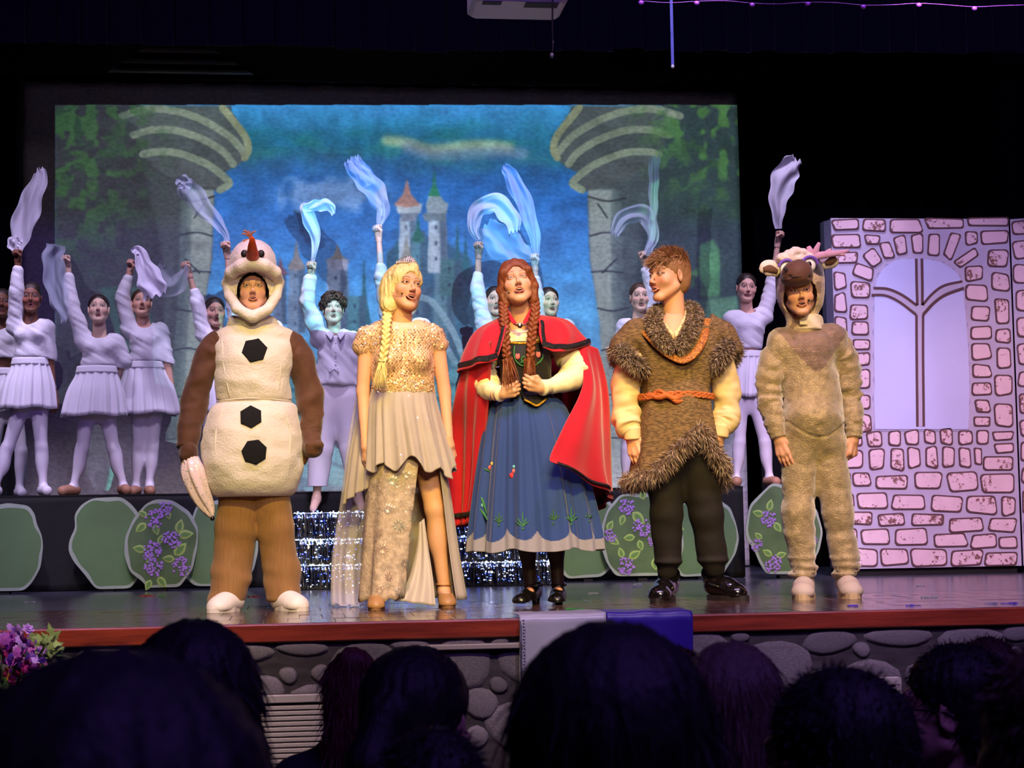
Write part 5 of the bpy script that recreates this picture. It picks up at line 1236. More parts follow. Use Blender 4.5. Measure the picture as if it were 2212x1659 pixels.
    def td(V):
        z = (V[:, 2] - 0) ; k = np.clip((.55 - z) / .5, 0, 1); return .012 * k * vnoise(np.stack([V[:, 0] * 5, V[:, 1] * 5, z * 22 + 6 * V[:, 0]], -1), 4) + .012 * fbm(V * np.array([7, 7, 5]), 9, 2)
    sdf_part('corduroy_trousers', tr, J(548, 1280) - (.42, .3, .05), J(548, 1030) + (.42, .32, .15), .008, M_cord, r, td, rel=2)
    for hl, te in (((506, 1300, .0), (462, 1316, -.15)), ((606, 1300, .0), (652, 1314, -.15))):
        a = J(*hl); b_ = J(*te); a[2] = .012; b_[2] = .012; shoe('sneaker', a, b_, M_sneak, r, .056, .058, M_solew, .022)
    # the sequinned scarf held in the left-hand mitten
    c = J(420, 1000, -.06) + base; rs = empty('sequin_scarf', c, 'pink-white sequinned scarf hanging from the brown mitten, black bead at its tip', 'scarf'); L_ = lambda x, y, dy=0: J(x, y, dy) + base - c
    V, F = tube([L_(412, 990, -.06), L_(418, 1020, -.08), L_(432, 1062, -.08), L_(448, 1095, -.07), L_(458, 1116, -.07)], [.034, .052, .044, .030, .010], 40, 60, .6, lambda t, a: .010 * np.sin(a * 6 + t * 3) * np.sin(np.pi * t) ** .6 + .004 * np.sin(a * 13 + 5 * t))
    obj('cloth', V, F, mat('sequin_cloth', (236, 212, 208), .5, sheen=.3, glit=.10, gscale=170, bump=.3, bscale=60), rs)
    V, F = uvsphere(L_(459, 1120, -.07), .011, 14, 9); obj('bead', V, F, mat('black_bead', (14, 12, 12), .12), rs)
    MB().tube([L_(398, 994, -.08), L_(404, 1010, -.085)], [.005, .004], 6).build('tassel', mat('tassel_white', (220, 206, 208), .7), rs, True)
snowman()

# ---- 2 pale sequinned gown
def gown():
    r, base, J = stage_root('person', 880, 'singer with a blonde braided wig and tiara in a pale sequinned gown')
    R = headR(22, 8, 7); jd = dict(head=J(874, 621, 0), neck=J(868, 700, .02), chest=J(868, 770, .02), pelvis=J(870, 890, .03), shL=J(792, 733, .03), elL=J(784, 845, .04), wrL=J(789, 958, 0), shR=J(942, 731, .03), elR=J(960, 845, .04), wrR=J(970, 955, 0),
              hipL=J(842, 915, .03), knL=J(828, 1100, .0), anL=J(816, 1278, .04), toeL=J(812, 1296, -.1), hipR=J(905, 915, .03), knR=J(938, 1100, 0), anR=J(960, 1272, .04), toeR=J(966, 1296, -.10))
    f = dict(open=.011, wide=.024, smile=.006, eyes=.85, skin=(230, 172, 140), brow=(120, 82, 56), lips=(214, 110, 100), iris=(70, 50, 40), gaze=(.2, .1), shadow=(170, 110, 90), lash=(40, 26, 22))
    hands = [(J(790, 962, 0), J(796, 1010, -.02) - J(790, 962, 0), (.6, -.7, 0), (.5, .8, 0), 'relax', .9), (J(971, 958, 0), J(980, 1000, .01) - J(971, 958, 0), (-.6, -.7, 0), (-.5, .8, 0), 'half', .88)]
    bd, H, _ = person_body(r, jd, f, R, .98, hands, hh=.0024, thin=.93)
    mic(r, H, -1, (-.05, -.078, -.062))
    M_bl = mat('blonde_wig', (236, 214, 150), .45, spec=.4, var=.15, vscale=40, bump=.4, bscale=60, stretch=(3, 3, .6))
    def ex(Fd):
        Fd.ell(H((-.045, .055, -.02)), (.062, .062, .10), None, .03); Fd.ell(H((-.060, .045, -.09)), (.045, .05, .05), None, .03); Fd.ell(H((.055, .04, -.02)), (.04, .06, .085), None, .03)
        Fd.cap(H((-.06, -.035, .045)), H((.02, -.055, .092)), .022, .022, .015); Fd.cap(H((.02, -.055, .092)), H((.066, -.03, .03)), .022, .016, .015); Fd.cap(H((-.066, -.02, .03)), H((-.078, .01, -.05)), .02, .016, .012)
    hair = hair_cap(r, H, R, .99, M_bl, 'wig', vol=1.06, extra=ex, groove=.004, face=(.004, -.088, -.025, .058, .052, .090), h=.0042)
    for k in range(16):
        u = k / 15; p = [H((-.01 + .05 * u, -.066 + .02 * u, .104 - .01 * u)), H((-.045 - .01 * u, -.03 + .02 * u, .088 + .014 * u)), H((-.080 - .008 * np.sin(u * 3), .01 + .05 * u, .03 + .03 * u)), H((-.072, .045 + .04 * u, -.05 + .02 * u))]
        V, F = tube(p, [.003, .0075, .0075, .005], 6); obj('wig_strand', V, F, M_bl, hair)
    braid('braid', [J(838, 668, .02), J(836, 690, -.05), J(834, 715, -.10), J(832, 745, -.13), J(827, 780, -.14)], .017, M_bl, hair, 3.4)
    p0 = J(826, 782, -.14); rg = np.random.default_rng(3); pts = p0 + rg.normal(0, .008, (260, 3)); blades('braid_tuft', pts, np.array([-.16, -.1, -1.0]) + rg.normal(0, .12, (260, 3)), .105, .0022, M_bl, hair, 4, .1, jit=.05)
    V, F = tube([p0 + (-.018, 0, .006), p0 + (0, -.014, .004), p0 + (.018, 0, .006)], [.006] * 3, 6); obj('braid_tie', V, F, M_bl, hair)
    # tiara
    Mt = mat('tiara_metal', (236, 218, 214), .2, metal=.5, spec=.9); b = MB(); n = 15; arc = [H((.066 * math.sin(q), .0 - .070 * math.cos(q) + .012, .105 + .012 * math.cos(q))) for q in np.linspace(-1.15, 1.15, n)]
    b.tube(arc, [.0025] * n, 6); up = R @ np.array([0, .25, .97])
    for i in range(n - 1):
        hgt = .012 + .022 * math.exp(-((i - 6.5) / 3.2) ** 2); m_ = (arc[i] + arc[i + 1]) / 2; b.tube([arc[i], m_ + up * hgt, arc[i + 1]], [.0018] * 3, 5); b.sphere(m_ + up * hgt, .0034, 6)
        b.sphere(m_ + up * hgt * .4, .0028, 6)
    b.build('tiara', Mt, r, True)
    # bodice
    Mb = mat('bodice_cloth', (226, 190, 160), .55, bump=.2, bscale=60, glit=.03, gscale=240)
    def bod(Fd):
        Fd.cap(J(870, 845, .02), J(870, 800, .02), .142, .150, sy=.70); Fd.cap(J(870, 800, .02), J(869, 750, .02), .150, .158, .03, sy=.66)
        for x in (840, 902): Fd.ell(J(x, 778, -.055), (.066, .06, .062), None, .03)
        Fd.cap(J(830, 722, .03), J(906, 722, .03), .058, .058, .03)
        Fd.cap(J(840, 716, .03), J(795, 730, .03), .056, .058, .03); Fd.cap(J(795, 730, .03), J(784, 748, .03), .058, .052, .01)
        Fd.cap(J(898, 716, .03), J(934, 727, .03), .056, .058, .03); Fd.cap(J(934, 727, .03), J(946, 744, .03), .058, .050, .01)
        Fd.ell(J(868, 672, .02), (.088, .12, .075), None, .01, True)
    o0 = J(870, 780); bo = sdf_part('bodice', bod, o0 - (.27, .2, .17), o0 + (.27, .22, .2), .0055, Mb, r, lambda V: .002 * vnoise(V * 30, 2))
    V = np.array([v.co[:] for v in bo.data.vertices]); Nv = np.array([v.normal[:] for v in bo.data.vertices])
    Ms = mat('gold_sequin', (230, 184, 138), .32, metal=.35, spec=.8); Msd = mat('dark_sequin', (160, 116, 86), .35, metal=.35); Msl = mat('silver_sequin', (240, 230, 220), .25, metal=.4, spec=.9)
    def disc_cloud(name, pts, nr, rad, mats, parent, seed, tilt=.25):
        g = np.random.default_rng(seed); n = len(pts); Nn = nr + g.normal(0, tilt, (n, 3)); Nn /= np.linalg.norm(Nn, axis=1)[:, None]; a = np.cross(Nn, [0, 0, 1.0]); a /= np.linalg.norm(a, axis=1)[:, None] + 1e-9; b_ = np.cross(Nn, a)
        an = np.linspace(0, 2 * np.pi, 6, endpoint=False); W_ = pts[:, None] + nr[:, None] * .003 + rad * (a[:, None] * np.cos(an)[None, :, None] + b_[:, None] * np.sin(an)[None, :, None])
        obj(name, W_.reshape(-1, 3), np.arange(n * 6).reshape(n, 6), mats, parent, False, None, g.integers(0, len(mats), n), kind='stuff')
    fr = np.nonzero((Nv[:, 1] < -.05) | (Nv[:, 2] > .5))[0]; sel = []
    for i in range(-24, 25):
        for j in range(-14, 16):
            x = o0[0] + i * .0150 + (.0075 if j % 2 else 0); z = o0[2] + j * .0098; d_ = np.hypot(V[fr, 0] - x, V[fr, 2] - z) + .02 * np.clip(V[fr, 1] - o0[1], 0, 1); k = np.argmin(d_)
            if d_[k] < .006: sel.append(fr[k])
    disc_cloud('sequins', V[sel], Nv[sel], .0046, [Ms, Ms, Ms, Msd], bo, 5)
    tp = fr[(V[fr, 2] > J(870, 748)[2]) & (np.abs(V[fr, 0] - o0[0]) > .10)]; tp = np.random.default_rng(4).choice(tp, min(500, len(tp)), False); disc_cloud('sequins', V[tp], Nv[tp], .0036, [Msl, Ms, Msl], bo, 7, .5)
    V, F = loft(rings(J, [(824, 806, 935, .112, .02), (846, 803, 938, .114, .02), (850, 804, 938, .112, .02)]), 60, 2.2); bt = obj('sequin_belt', V, F, mat('belt_gold', (206, 180, 130), .4), r)
    p, q = surf_samples(V, F, 1100, 2); q = q * np.sign(((p - p.mean(0)) * q).sum(1))[:, None]; k = q[:, 1] < .2; disc_cloud('sequins', p[k], q[k], .0042, [Ms, Msl, Ms], bt, 6, .5)
    # chiffon overskirt
    Mc = mat('grey_chiffon', (176, 162, 154), .6, sheen=.35, var=.05, vscale=12, glit=.004, gscale=120)
    V = sheet(rings(J, [(840, 803, 938, .105, .02), (880, 795, 945, .135, .02), (930, 792, 958, .16, .02), (985, 790, 974, .18, .02), (1012, 790, 980, .19, .02)]), -360, 0, 200, 2.1, lambda t, a: t * (.012 * np.sin(a * 17 + 2 * np.sin(a * 3)) + .006 * np.sin(a * 31)), 8, lambda d: 1 + .06 * np.sin(np.radians(d) * 9) - .08 * np.exp(-((d + 92) / 14) ** 2) + .09 * np.exp(-((d + 35) / 25) ** 2))
    sheet_obj('overskirt', V, Mc, r, True)
    tail = patch([[J(806, 870, .06), J(790, 880, .10), J(775, 890, .16)], [J(806, 940, .02), J(782, 950, .08), J(758, 960, .15)], [J(812, 1000, -.04), J(776, 1010, .04), J(748, 1030, .14)], [J(806, 1050, .0), J(772, 1066, .05), J(740, 1090, .15)]], 50, 40)
    tail = tail + gnormals(tail) * (.012 * np.sin(np.linspace(0, 22, 40))[None, :, None] * np.linspace(.2, 1, 50)[:, None, None]); sheet_obj('overskirt_tail', tail, Mc, r)
    # lace skirt with slit, plain right panel and plain underlayer
    M_l = mat('sequin_lace', (182, 160, 142), .65, var=.28, vscale=34, bump=.5, bscale=60, glit=.02, gscale=200)
    srow = [(960, 800, 952, .15, .03), (1010, 796, 962, .16, .03), (1100, 788, 974, .165, .03), (1200, 781, 986, .175, .03), (1296, 775, 1000, .20, .03)]
    lrow = rings(J, srow)
    V = sheet(lrow, -70, -265, 120, 2.0, lambda t, a: t * .010 * np.sin(a * 9 + 3 * t) + .004 * np.sin(a * 5), 8, lambda d: 1 - .035 * np.clip((d + 120) / 50, 0, 1) + .008 * np.sin(d / 3))
    # slit opens towards the hem
    wd_ = np.linspace(0, 1, V.shape[0])[:, None]; u_ = np.linspace(0, 1, V.shape[1])[None]; V[..., 0] -= np.clip(wd_ - .1, 0, 1) * .14 * np.clip(1 - u_ / .38, 0, 1); lace = sheet_obj('lace_skirt', V, M_l, r)
    G = V; Nn = gnormals(G); Msf = [mat('snowflake_%s' % n, c, .3, metal=.7) for n, c in (('silver', (216, 214, 220)), ('pewter', (150, 140, 146)), ('rose', (222, 176, 166)), ('mint', (180, 214, 196)))]
    fl = []
    for k in range(4):
        b = MB(); g = np.random.default_rng(k)
        for i in range(10):
            a = i * .6283 + g.uniform(-.08, .08); L_ = g.uniform(.75, 1.05); c, s_ = math.cos(a), math.sin(a)
            b.add([(.1 * c, 0, .1 * s_), (.55 * L_ * c - .05 * s_, -.06, .55 * L_ * s_ + .05 * c), (L_ * c, 0, L_ * s_), (.55 * L_ * c + .05 * s_, -.06, .55 * L_ * s_ - .05 * c)], [(0, 1, 2, 3)])
            b.add([(L_ * 1.06 * c - .04, -.04, L_ * 1.06 * s_), (L_ * 1.06 * c, -.04, L_ * 1.06 * s_ - .04), (L_ * 1.06 * c + .04, -.04, L_ * 1.06 * s_), (L_ * 1.06 * c, -.04, L_ * 1.06 * s_ + .04)], [(0, 1, 2, 3)])
        fl.append(make_mesh('snowflake_sequin', np.concatenate(b.V), b.F, [Msf[k]], False))
    g = np.random.default_rng(21); put = []
    PXY = proj((G.reshape(-1, 3) + base)).reshape(G.shape[0], G.shape[1], 2); fr = Nn[..., 1]
    sgn = -1 if fr[20, 30] > 0 else 1
    for x, y, s_ in ((815, 1055, 1), (848, 1038, 1), (896, 1060, .8), (880, 1028, .8), (838, 1098, .9), (892, 1105, .9), (862, 1140, 1.1), (820, 1150, .9), (826, 1192, 1), (905, 1165, .8), (875, 1215, 1), (840, 1242, .9), (802, 1235, .9), (898, 1225, .8), (860, 1275, 1), (820, 1275, .8), (886, 1268, .9), (790, 1180, .8), (905, 1125, .7)):
        d_ = np.hypot(PXY[..., 0] - x, PXY[..., 1] - y) + 1e3 * (fr * sgn > .1); i, j = np.unravel_index(np.argmin(d_), d_.shape); p_ = G[i, j]; n_ = Nn[i, j] * sgn
        o = link_mesh('snowflake_sequin', fl[g.integers(4)], lace, p_ + n_ * .006 + (0, -.002, 0), (0, g.uniform(0, 6), math.atan2(n_[0], -n_[1]) * 1.0), (.036 * s_, .036, .036 * s_))
    M_pl = mat('plain_satin', (184, 170, 160), .5, sheen=.2)
    V = sheet(lrow, -38, 96, 90, 2.0, lambda t, a: .010 * t * np.sin(a * 14) + .004 * np.sin(a * 9), 8, lambda d: 1 + 0 * d); V[..., 0] += np.clip(np.linspace(0, 1, V.shape[0])[:, None] - .25, 0, 1) * .015
    sheet_obj('slit_panel', V, M_pl, r)
    ul = patch([[J(916, 1120, -.06), J(905, 1130, -.05)], [J(926, 1190, -.09), J(898, 1190, -.06)], [J(935, 1250, -.13), J(880, 1255, -.1)], [J(941, 1309, -.16), J(852, 1297, -.14)]], 30, 24); ul = ul + gnormals(ul) * (.008 * np.sin(np.linspace(0, 14, 24))[None, :, None] * np.linspace(.2, 1, 30)[:, None, None]); sheet_obj('underskirt', ul, M_pl, r)
    M_sh = mat('sheer_train', (206, 196, 226), .5, alpha=.42, sheen=.3, glit=.02, gscale=150, bump=.5, bscale=50)
    tr = patch([[J(770, 850, .15), J(785, 850, .15), J(805, 850, .14)], [J(752, 950, .2), J(775, 950, .2), J(800, 950, .17)], [J(736, 1080, .26), J(768, 1080, .24), J(800, 1080, .19)], [J(718, 1200, .3), J(752, 1200, .28), J(790, 1200, .2)], [J(715, 1296, .22), J(752, 1300, .2), J(790, 1300, .16)], [J(722, 1309, .16), J(760, 1312, .12), J(792, 1312, .08)]], 70, 44)
    tr = tr + gnormals(tr) * (.016 * np.sin(np.linspace(0, 17, 44))[None, :, None] * np.linspace(.15, 1, 70)[:, None, None]); tr[..., 2] = np.maximum(tr[..., 2], .006); sheet_obj('sheer_train', tr, M_sh, r)
    M_t = mat('tan_leather', (170, 124, 76), .4)
    for hl, te in (((814, 1290, -.02), (812, 1312, -.21)), ((962, 1286, .03), (968, 1309, -.14))):
        a = J(*hl); b_ = J(*te); a[2] = .02; b_[2] = .006; o = shoe('dance_shoe', a, b_, M_t, r, .040, .05, mat('tan_sole', (150, 110, 70), .6), .008, True)
    a = J(961, 1262, .0); V, F = tube([a + (.037 * math.cos(t), .04 * math.sin(t) + .04, .004 * math.sin(t)) for t in np.linspace(0, 6.28, 12)], [.0035] * 12, 6); obj('ankle_strap', V, F, M_t, r)
gown()
# ---- 3 red cape
def fur_tube(name, pts, rad, n, mats, parent, L=.035, seed=0, flow=(0, 0, -1), core=None, wd=.0022, jit=.35):
    V, F = tube(pts, rad, 12, (len(pts) - 1) * 6 + 1); o = obj(name, V, F, core or mats[0], parent); p, q = surf_samples(V, F, n, seed)
    blades('fur_strands', p, q * .75 + np.asarray(flow, float) * .6, L, wd, mats, o, seed, .3, jit=jit); return o
def cape():
    r, base, J = stage_root('person', 1160, 'singer with auburn braids in a red velvet cape and dark blue embroidered skirt')
    R = headR(-3, 17, -7); jd = dict(head=J(1116, 613, 0), neck=J(1124, 700, .03), chest=J(1130, 775, .03), pelvis=J(1140, 900, .03), shL=J(1066, 722, .04), elL=J(1048, 812, .05), wrL=J(1078, 851, -.12), shR=J(1196, 712, .04), elR=J(1236, 806, -.02), wrR=J(1172, 838, -.15),
              hipL=J(1112, 920, .03), knL=J(1135, 1120, .02), anL=J(1146, 1272, .03), hipR=J(1180, 920, .03), knR=J(1198, 1120, .02), anR=J(1205, 1270, .03))
    f = dict(open=.0095, wide=.022, skin=(230, 172, 140), brow=(140, 86, 54), lips=(208, 112, 100), iris=(80, 60, 44), eyes=.7, gaze=(-.05, .35), ears=True)
    hands = [(J(1080, 851, -.13), J(1132, 836, -.20) - J(1080, 851, -.13), (.2, -.5, .9), (.3, .8, -.4), 'half', .92), (J(1172, 838, -.16), J(1128, 824, -.22) - J(1172, 838, -.16), (-.2, -.5, .9), (-.2, .8, -.5), 'half', .92)]
    bd, H, _ = person_body(r, jd, f, R, 1.0, hands, hh=.0024, leg=(44, 26, 30), thin=.92)
    mic(r, H, -1, (-.052, -.070, -.075), mat('mic_pale', (220, 170, 140), .5))
    Mh = mat('auburn_wig', (132, 66, 34), .42, spec=.45, var=.3, vscale=36, bump=.45, bscale=60, stretch=(3, 3, .6))
    def ex(Fd):
        for q in (-1, 1):
            Fd.cap(H((0, -.058, .098)), H((q * .060, -.055, .045)), .012, .020, .012); Fd.cap(H((q * .060, -.055, .045)), H((q * .082, -.012, -.03)), .020, .022, .012); Fd.cap(H((q * .082, -.012, -.03)), H((q * .070, .0, -.10)), .022, .020, .012)
    hair = hair_cap(r, H, R, 1.0, Mh, 'wig', vol=1.05, extra=ex, groove=.004, face=(0, -.090, -.030, .060, .056, .098), h=.0042)
    for q in (-1, 1):
        for k in range(9):
            u = k / 8; p = [H((q * .004, -.055 + .03 * u, .112 + .006 * u)), H((q * (.04 + .012 * u), -.062 + .03 * u, .082 + .02 * u)), H((q * (.074 + .012 * u), -.030 + .03 * u, .02 + .01 * u)), H((q * .084, -.002 + .02 * u, -.06))]
            V, F = tube(p, [.003, .007, .008, .005], 6); obj('wig_strand', V, F, Mh, hair)
    for q, pth, tuft in ((-1, [(1088, 648, .0), (1088, 672, -.06), (1090, 700, -.11), (1092, 735, -.135), (1095, 772, -.15)], ((1096, 776, -.15), (.09, -.1, -1.0))), (1, [(1152, 640, .0), (1156, 668, -.06), (1152, 700, -.11), (1148, 735, -.135), (1146, 772, -.15)], ((1145, 776, -.15), (-.06, -.1, -1.0)))):
        braid('braid', [J(*k) for k in pth], .0175, Mh, hair, 4.2)
        p0 = J(*tuft[0]); g = np.random.default_rng(5 + q); pts = p0 + g.normal(0, .009, (300, 3)); blades('braid_tuft', pts, np.array(tuft[1]) + g.normal(0, .12, (300, 3)), .13 if q < 0 else .075, .0024, Mh, hair, 6, .1, jit=.04)
    # blouse, bodice
    Mcr = mat('cream_blouse', (250, 232, 198), .75, bump=.2, bscale=50, var=.05)
    V, F = loft(rings(J, [(714, 1100, 1146, .055, .03), (722, 1090, 1160, .085, .02), (748, 1082, 1176, .112, .02), (765, 1080, 1182, .12, .01)]), 48, 2.2, lambda t, a, V: .002 * np.sin(a * 40)); obj('blouse', V, F, Mcr, r)
    Mbl = mat('black_bodice', (20, 18, 20), .7, bump=.2, bscale=60, sheen=.2); Mgo = mat('gold_trim', (214, 160, 48), .35, metal=.6, bump=.6, bscale=160)
    rb_ = rings(J, [(742, 1080, 1180, .116, .02), (775, 1076, 1190, .13, .0), (810, 1082, 1190, .12, .0), (850, 1076, 1196, .112, .01), (872, 1070, 1202, .12, .01)]); V, F = loft(rb_, 60, 2.2); bo = obj('bodice', V, F, Mbl, r)
    def on(x, y, off=.004): w = J(x, y); return np.array([w[0], on_loft(rb_, w[0], w[2], 2.2) - off, w[2]])
    V, F = tube([on(x, 743 + 3 * math.cos((x - 1122) / 20), .004) for x in range(1090, 1166, 6)], [.006] * 13, 8, 26, .5); obj('neckline_trim', V, F, Mgo, bo)
    pt = [(1124, 868), (1136, 874), (1150, 881), (1162, 874), (1172, 866)]; b = MB(); b.add([on(1118, 850, .012), on(1178, 850, .012)] + [on(x, y, .036) for x, y in pt[::-1]], [(0, 1, 2, 3, 4, 5, 6)]); b.build('bodice_point', Mbl, bo)
    V, F = tube([on(x, y, .040) for x, y in pt], [.0055] * 5, 8, 20); obj('point_trim', V, F, Mgo, bo)
    Mgr = mat('embroidery_green', (58, 122, 66), .7); Mpk = mat('embroidery_pink', (232, 110, 110), .7); Myl = mat('embroidery_yellow', (230, 190, 80), .7)
    def vine(name, pts, rad, m, par, f_): V, F = tube([f_(x, y) for x, y in pts], rad, 6, 16); obj(name, V, F, m, par)
    for pts in ([(1116, 790), (1122, 786), (1128, 779), (1122, 776), (1119, 784), (1126, 792), (1134, 796)], [(1106, 752), (1104, 770), (1108, 785), (1118, 794), (1132, 797)], [(1152, 790), (1160, 786), (1164, 778)], [(1140, 796), (1152, 792), (1164, 780), (1166, 770)]): vine('embroidered_vine', pts, [.0035] * len(pts), Mgr, bo, on)
    for x, y in ((1111, 776), (1155, 772)):
        c = on(x, y, .006)
        for k in (-1, 0, 1): V, F = uvsphere(c + (k * .006, -.001, .003 * abs(k)), (.0055, .003, .014), 8, 6); obj('embroidered_tulip', V, F, Mpk, bo)
    # sleeves
    sleeve('sleeve', [J(1062, 745, .03), J(1046, 785, .05), J(1044, 815, .02), J(1058, 838, -.06), J(1070, 848, -.10)], [.055, .062, .070, .060, .036], Mcr, r, .010, 14, seed=3)
    sleeve('sleeve', [J(1208, 745, .03), J(1234, 780, -.01), J(1240, 806, -.04), J(1226, 822, -.08), J(1188, 836, -.13)], [.06, .068, .070, .058, .036], Mcr, r, .010, 14, seed=6)
    for a, b_, rr_ in (((1062, 843, -.08), (1084, 851, -.14), .033), ((1196, 832, -.115), (1170, 838, -.165), .033)):
        V, F = tube([J(*a), (J(*a) + J(*b_)) / 2, J(*b_)], [rr_, rr_ * 1.02, rr_ * 1.25], 28, 16, 1, lambda t, an: .003 * np.sin(an * 14) * t + .002 * np.sin(t * 30)); obj('frilled_cuff', V, F, Mcr, r)
    # skirt with grey scalloped band and embroidery
    Ms = mat('blue_skirt', (44, 66, 112), .8, sheen=.25, bump=.15, bscale=80, col=True)
    rw = rings(J, [(862, 1068, 1204, .118, .02), (885, 1056, 1222, .15, .02), (940, 1046, 1242, .19, .02), (1010, 1036, 1262, .22, .02), (1090, 1026, 1282, .25, .02), (1150, 1020, 1294, .27, .02), (1188, 1018, 1298, .28, .02)])
    nn = 420; pl = lambda t, a: (t ** .7) * (.020 * np.sin(a * 13 + 1.2 * np.sin(a * 2)) + .008 * np.sin(a * 29)) + .003 * np.sin(a * 40) * (1 - t)
    G = sheet(rw, -360, 0, nn, 2.1, pl, 26, lambda d: 1 + .012 * np.sin(np.radians(d) * 7) + .004 * np.sin(np.radians(d) * 13))
    t = np.linspace(0, 1, G.shape[0])[:, None] + 0 * G[..., 0]; d = np.degrees(np.linspace(-2 * np.pi, 0, nn))[None] + 0 * t
    PX = proj(G.reshape(-1, 3) + base).reshape(G.shape[0], nn, 2); ph = np.abs(((d + 95) / 27.7) % 1 - .5) * 2; bandt = .895 - .085 * (ph ** 2.6); C = np.repeat(lin((40, 66, 132))[None], t.size, 0).reshape(*t.shape, 3); C[t > bandt] = lin((150, 144, 156))
    sk = obj('skirt', G.reshape(-1, 3), grid_faces(G.shape[0], nn), Ms, r, True, C.reshape(-1, 3), solid=.003)
    Nn = gnormals(G); front = (np.arange(nn)[None] + 0 * t) ; ok = (d > -176) & (d < -4); ok |= (d > -360) & (d < -364)
    def sk_pt(x, y, off=.002):
        q = np.hypot(PX[..., 0] - x, PX[..., 1] - y) + np.where((d > -178) & (d < -2), 0, 1e4); i, j = np.unravel_index(np.argmin(q), q.shape); n_ = Nn[i, j]; n_ = n_ if n_[1] < 0 else -n_; return G[i, j] + n_ * off
    Mg2 = mat('embroidery_dark_green', (58, 104, 62), .7)
    def sprig(x, y, s, m):
        for dx, dy in ((0, -30), (-9, -18), (10, -18), (-13, -10), (14, -10)):
            vine('embroidered_leaf', [(x, y), (x + dx * .5 * s, y + dy * .6 * s), (x + dx * s, y + dy * s)], [.0015, .0035, .001], m, sk, sk_pt)
        V, F = uvsphere(sk_pt(x, y + 5), (.006, .004, .006), 8, 6); obj('embroidered_dot', V, F, m, sk)
    for x, y, s in ((1077, 1130, .85), (1128, 1138, 1.1), (1196, 1125, .9), (1233, 1128, 1.1), (1272, 1120, .7)): sprig(x, y, s, Mgr if x in (1128, 1233) else Mg2)
    vine('embroidered_leaf', [(1034, 1060), (1044, 1085), (1052, 1110)], [.004, .007, .003], Mgr, sk, sk_pt); vine('embroidered_leaf', [(1036, 1100), (1046, 1110), (1054, 1124)], [.003, .007, .003], Mgr, sk, sk_pt)
    vine('embroidered_leaf', [(1046, 1012), (1053, 1016), (1058, 1020)], [.003, .005, .002], Mgr, sk, sk_pt)
    for x, y, m, s in ((1042, 1092, mat('embroidery_aqua', (120, 200, 200), .7), .010), (1060, 1010, Mpk, .012), (1064, 1002, Myl, .009), (1107, 1027, mat('embroidery_red', (214, 50, 60), .7), .014), (1111, 1018, Mpk, .011), (1111, 1008, MATS['embroidery_aqua'], .008)):
        V, F = uvsphere(sk_pt(x, y), (s, .004, s), 10, 7); obj('embroidered_petal', V, F, m, sk)
    # red cape: short capelet over a long back
    Mr = mat('red_velvet', (196, 13, 42), .8, sheen=.35, bump=.15, bscale=60, var=.08, vscale=6); Mk = mat('black_sequin_trim', (14, 12, 18), .25, metal=.3, bump=.9, bscale=190, spec=.8)
    cap_ = patch([[J(1062, 735, -.16), J(1020, 770, -.02), J(1000, 800, .12), J(1100, 790, .30), J(1200, 770, .30), J(1284, 760, .10), J(1276, 745, .0), J(1244, 728, -.01)],
                  [J(1056, 830, -.10), J(1012, 840, .0), J(988, 860, .14), J(1100, 860, .34), J(1200, 850, .34), J(1302, 840, .14), J(1292, 840, -.03), J(1262, 826, -.13)],
                  [J(1048, 930, .0), J(1008, 930, .12), J(980, 940, .24), J(1100, 950, .38), J(1200, 940, .38), J(1310, 930, .18), J(1290, 930, -.12), J(1222, 920, -.29)],
                  [J(1040, 1040, .08), J(1004, 1040, .20), J(976, 1040, .30), J(1100, 1040, .40), J(1210, 1040, .40), J(1313, 1020, .20), J(1290, 1010, -.14), J(1192, 985, -.36)],
                  [J(1024, 1128, .14), J(1000, 1134, .24), J(974, 1138, .34), J(1100, 1130, .42), J(1220, 1130, .42), J(1312, 1090, .20), J(1300, 1058, -.12), J(1196, 998, -.38)]], 70, 150)
    v_ = np.linspace(0, 1, 150)[None]; u_ = np.linspace(0, 1, 70)[:, None]; cap_ = cap_ + gnormals(cap_) * (.016 * u_ ** .7 * np.sin(v_ * 62 + 3 * np.sin(v_ * 9)) + .007 * np.sin(v_ * 31 + u_ * 4))[..., None]
    lc = sheet_obj('long_cape', cap_, Mr, r, solid=.005)
    nb_ = gnormals(cap_); V, F = tube(cap_[-5, ::3] + (0, -.010, 0), [.013] * 50, 8, 150, .6); obj('hem_trim', V, F, Mk, lc)
    def half(side):
        if side < 0: c = [[J(1096, 688, -.07), J(1084, 686, .0), J(1086, 684, .06), J(1110, 684, .12), J(1124, 684, .13)], [J(1094, 706, -.13), J(1046, 712, -.06), J(1030, 716, .06), J(1080, 708, .20), J(1124, 706, .22)], [J(1086, 740, -.16), J(1030, 752, -.10), J(1004, 762, .08), J(1080, 745, .26), J(1124, 742, .28)], [J(1074, 778, -.165), J(1024, 790, -.12), J(990, 806, .10), J(1080, 790, .30), J(1124, 786, .31)]]
        else: c = [[J(1152, 684, -.07), J(1160, 682, .0), J(1158, 680, .06), J(1140, 682, .12), J(1124, 684, .13)], [J(1164, 696, -.12), J(1206, 692, -.06), J(1222, 694, .06), J(1170, 700, .20), J(1124, 706, .22)], [J(1164, 722, -.16), J(1228, 722, -.10), J(1256, 728, .06), J(1180, 735, .26), J(1124, 742, .28)], [J(1172, 752, -.17), J(1218, 760, -.15), J(1276, 744, .06), J(1190, 774, .30), J(1124, 786, .31)]]
        g = patch(c, 40, 70); u_ = np.linspace(0, 1, 40)[:, None]; v_ = np.linspace(0, 1, 70)[None]; g = g + gnormals(g) * (.007 * u_ * np.sin(v_ * 30 + side))[..., None]
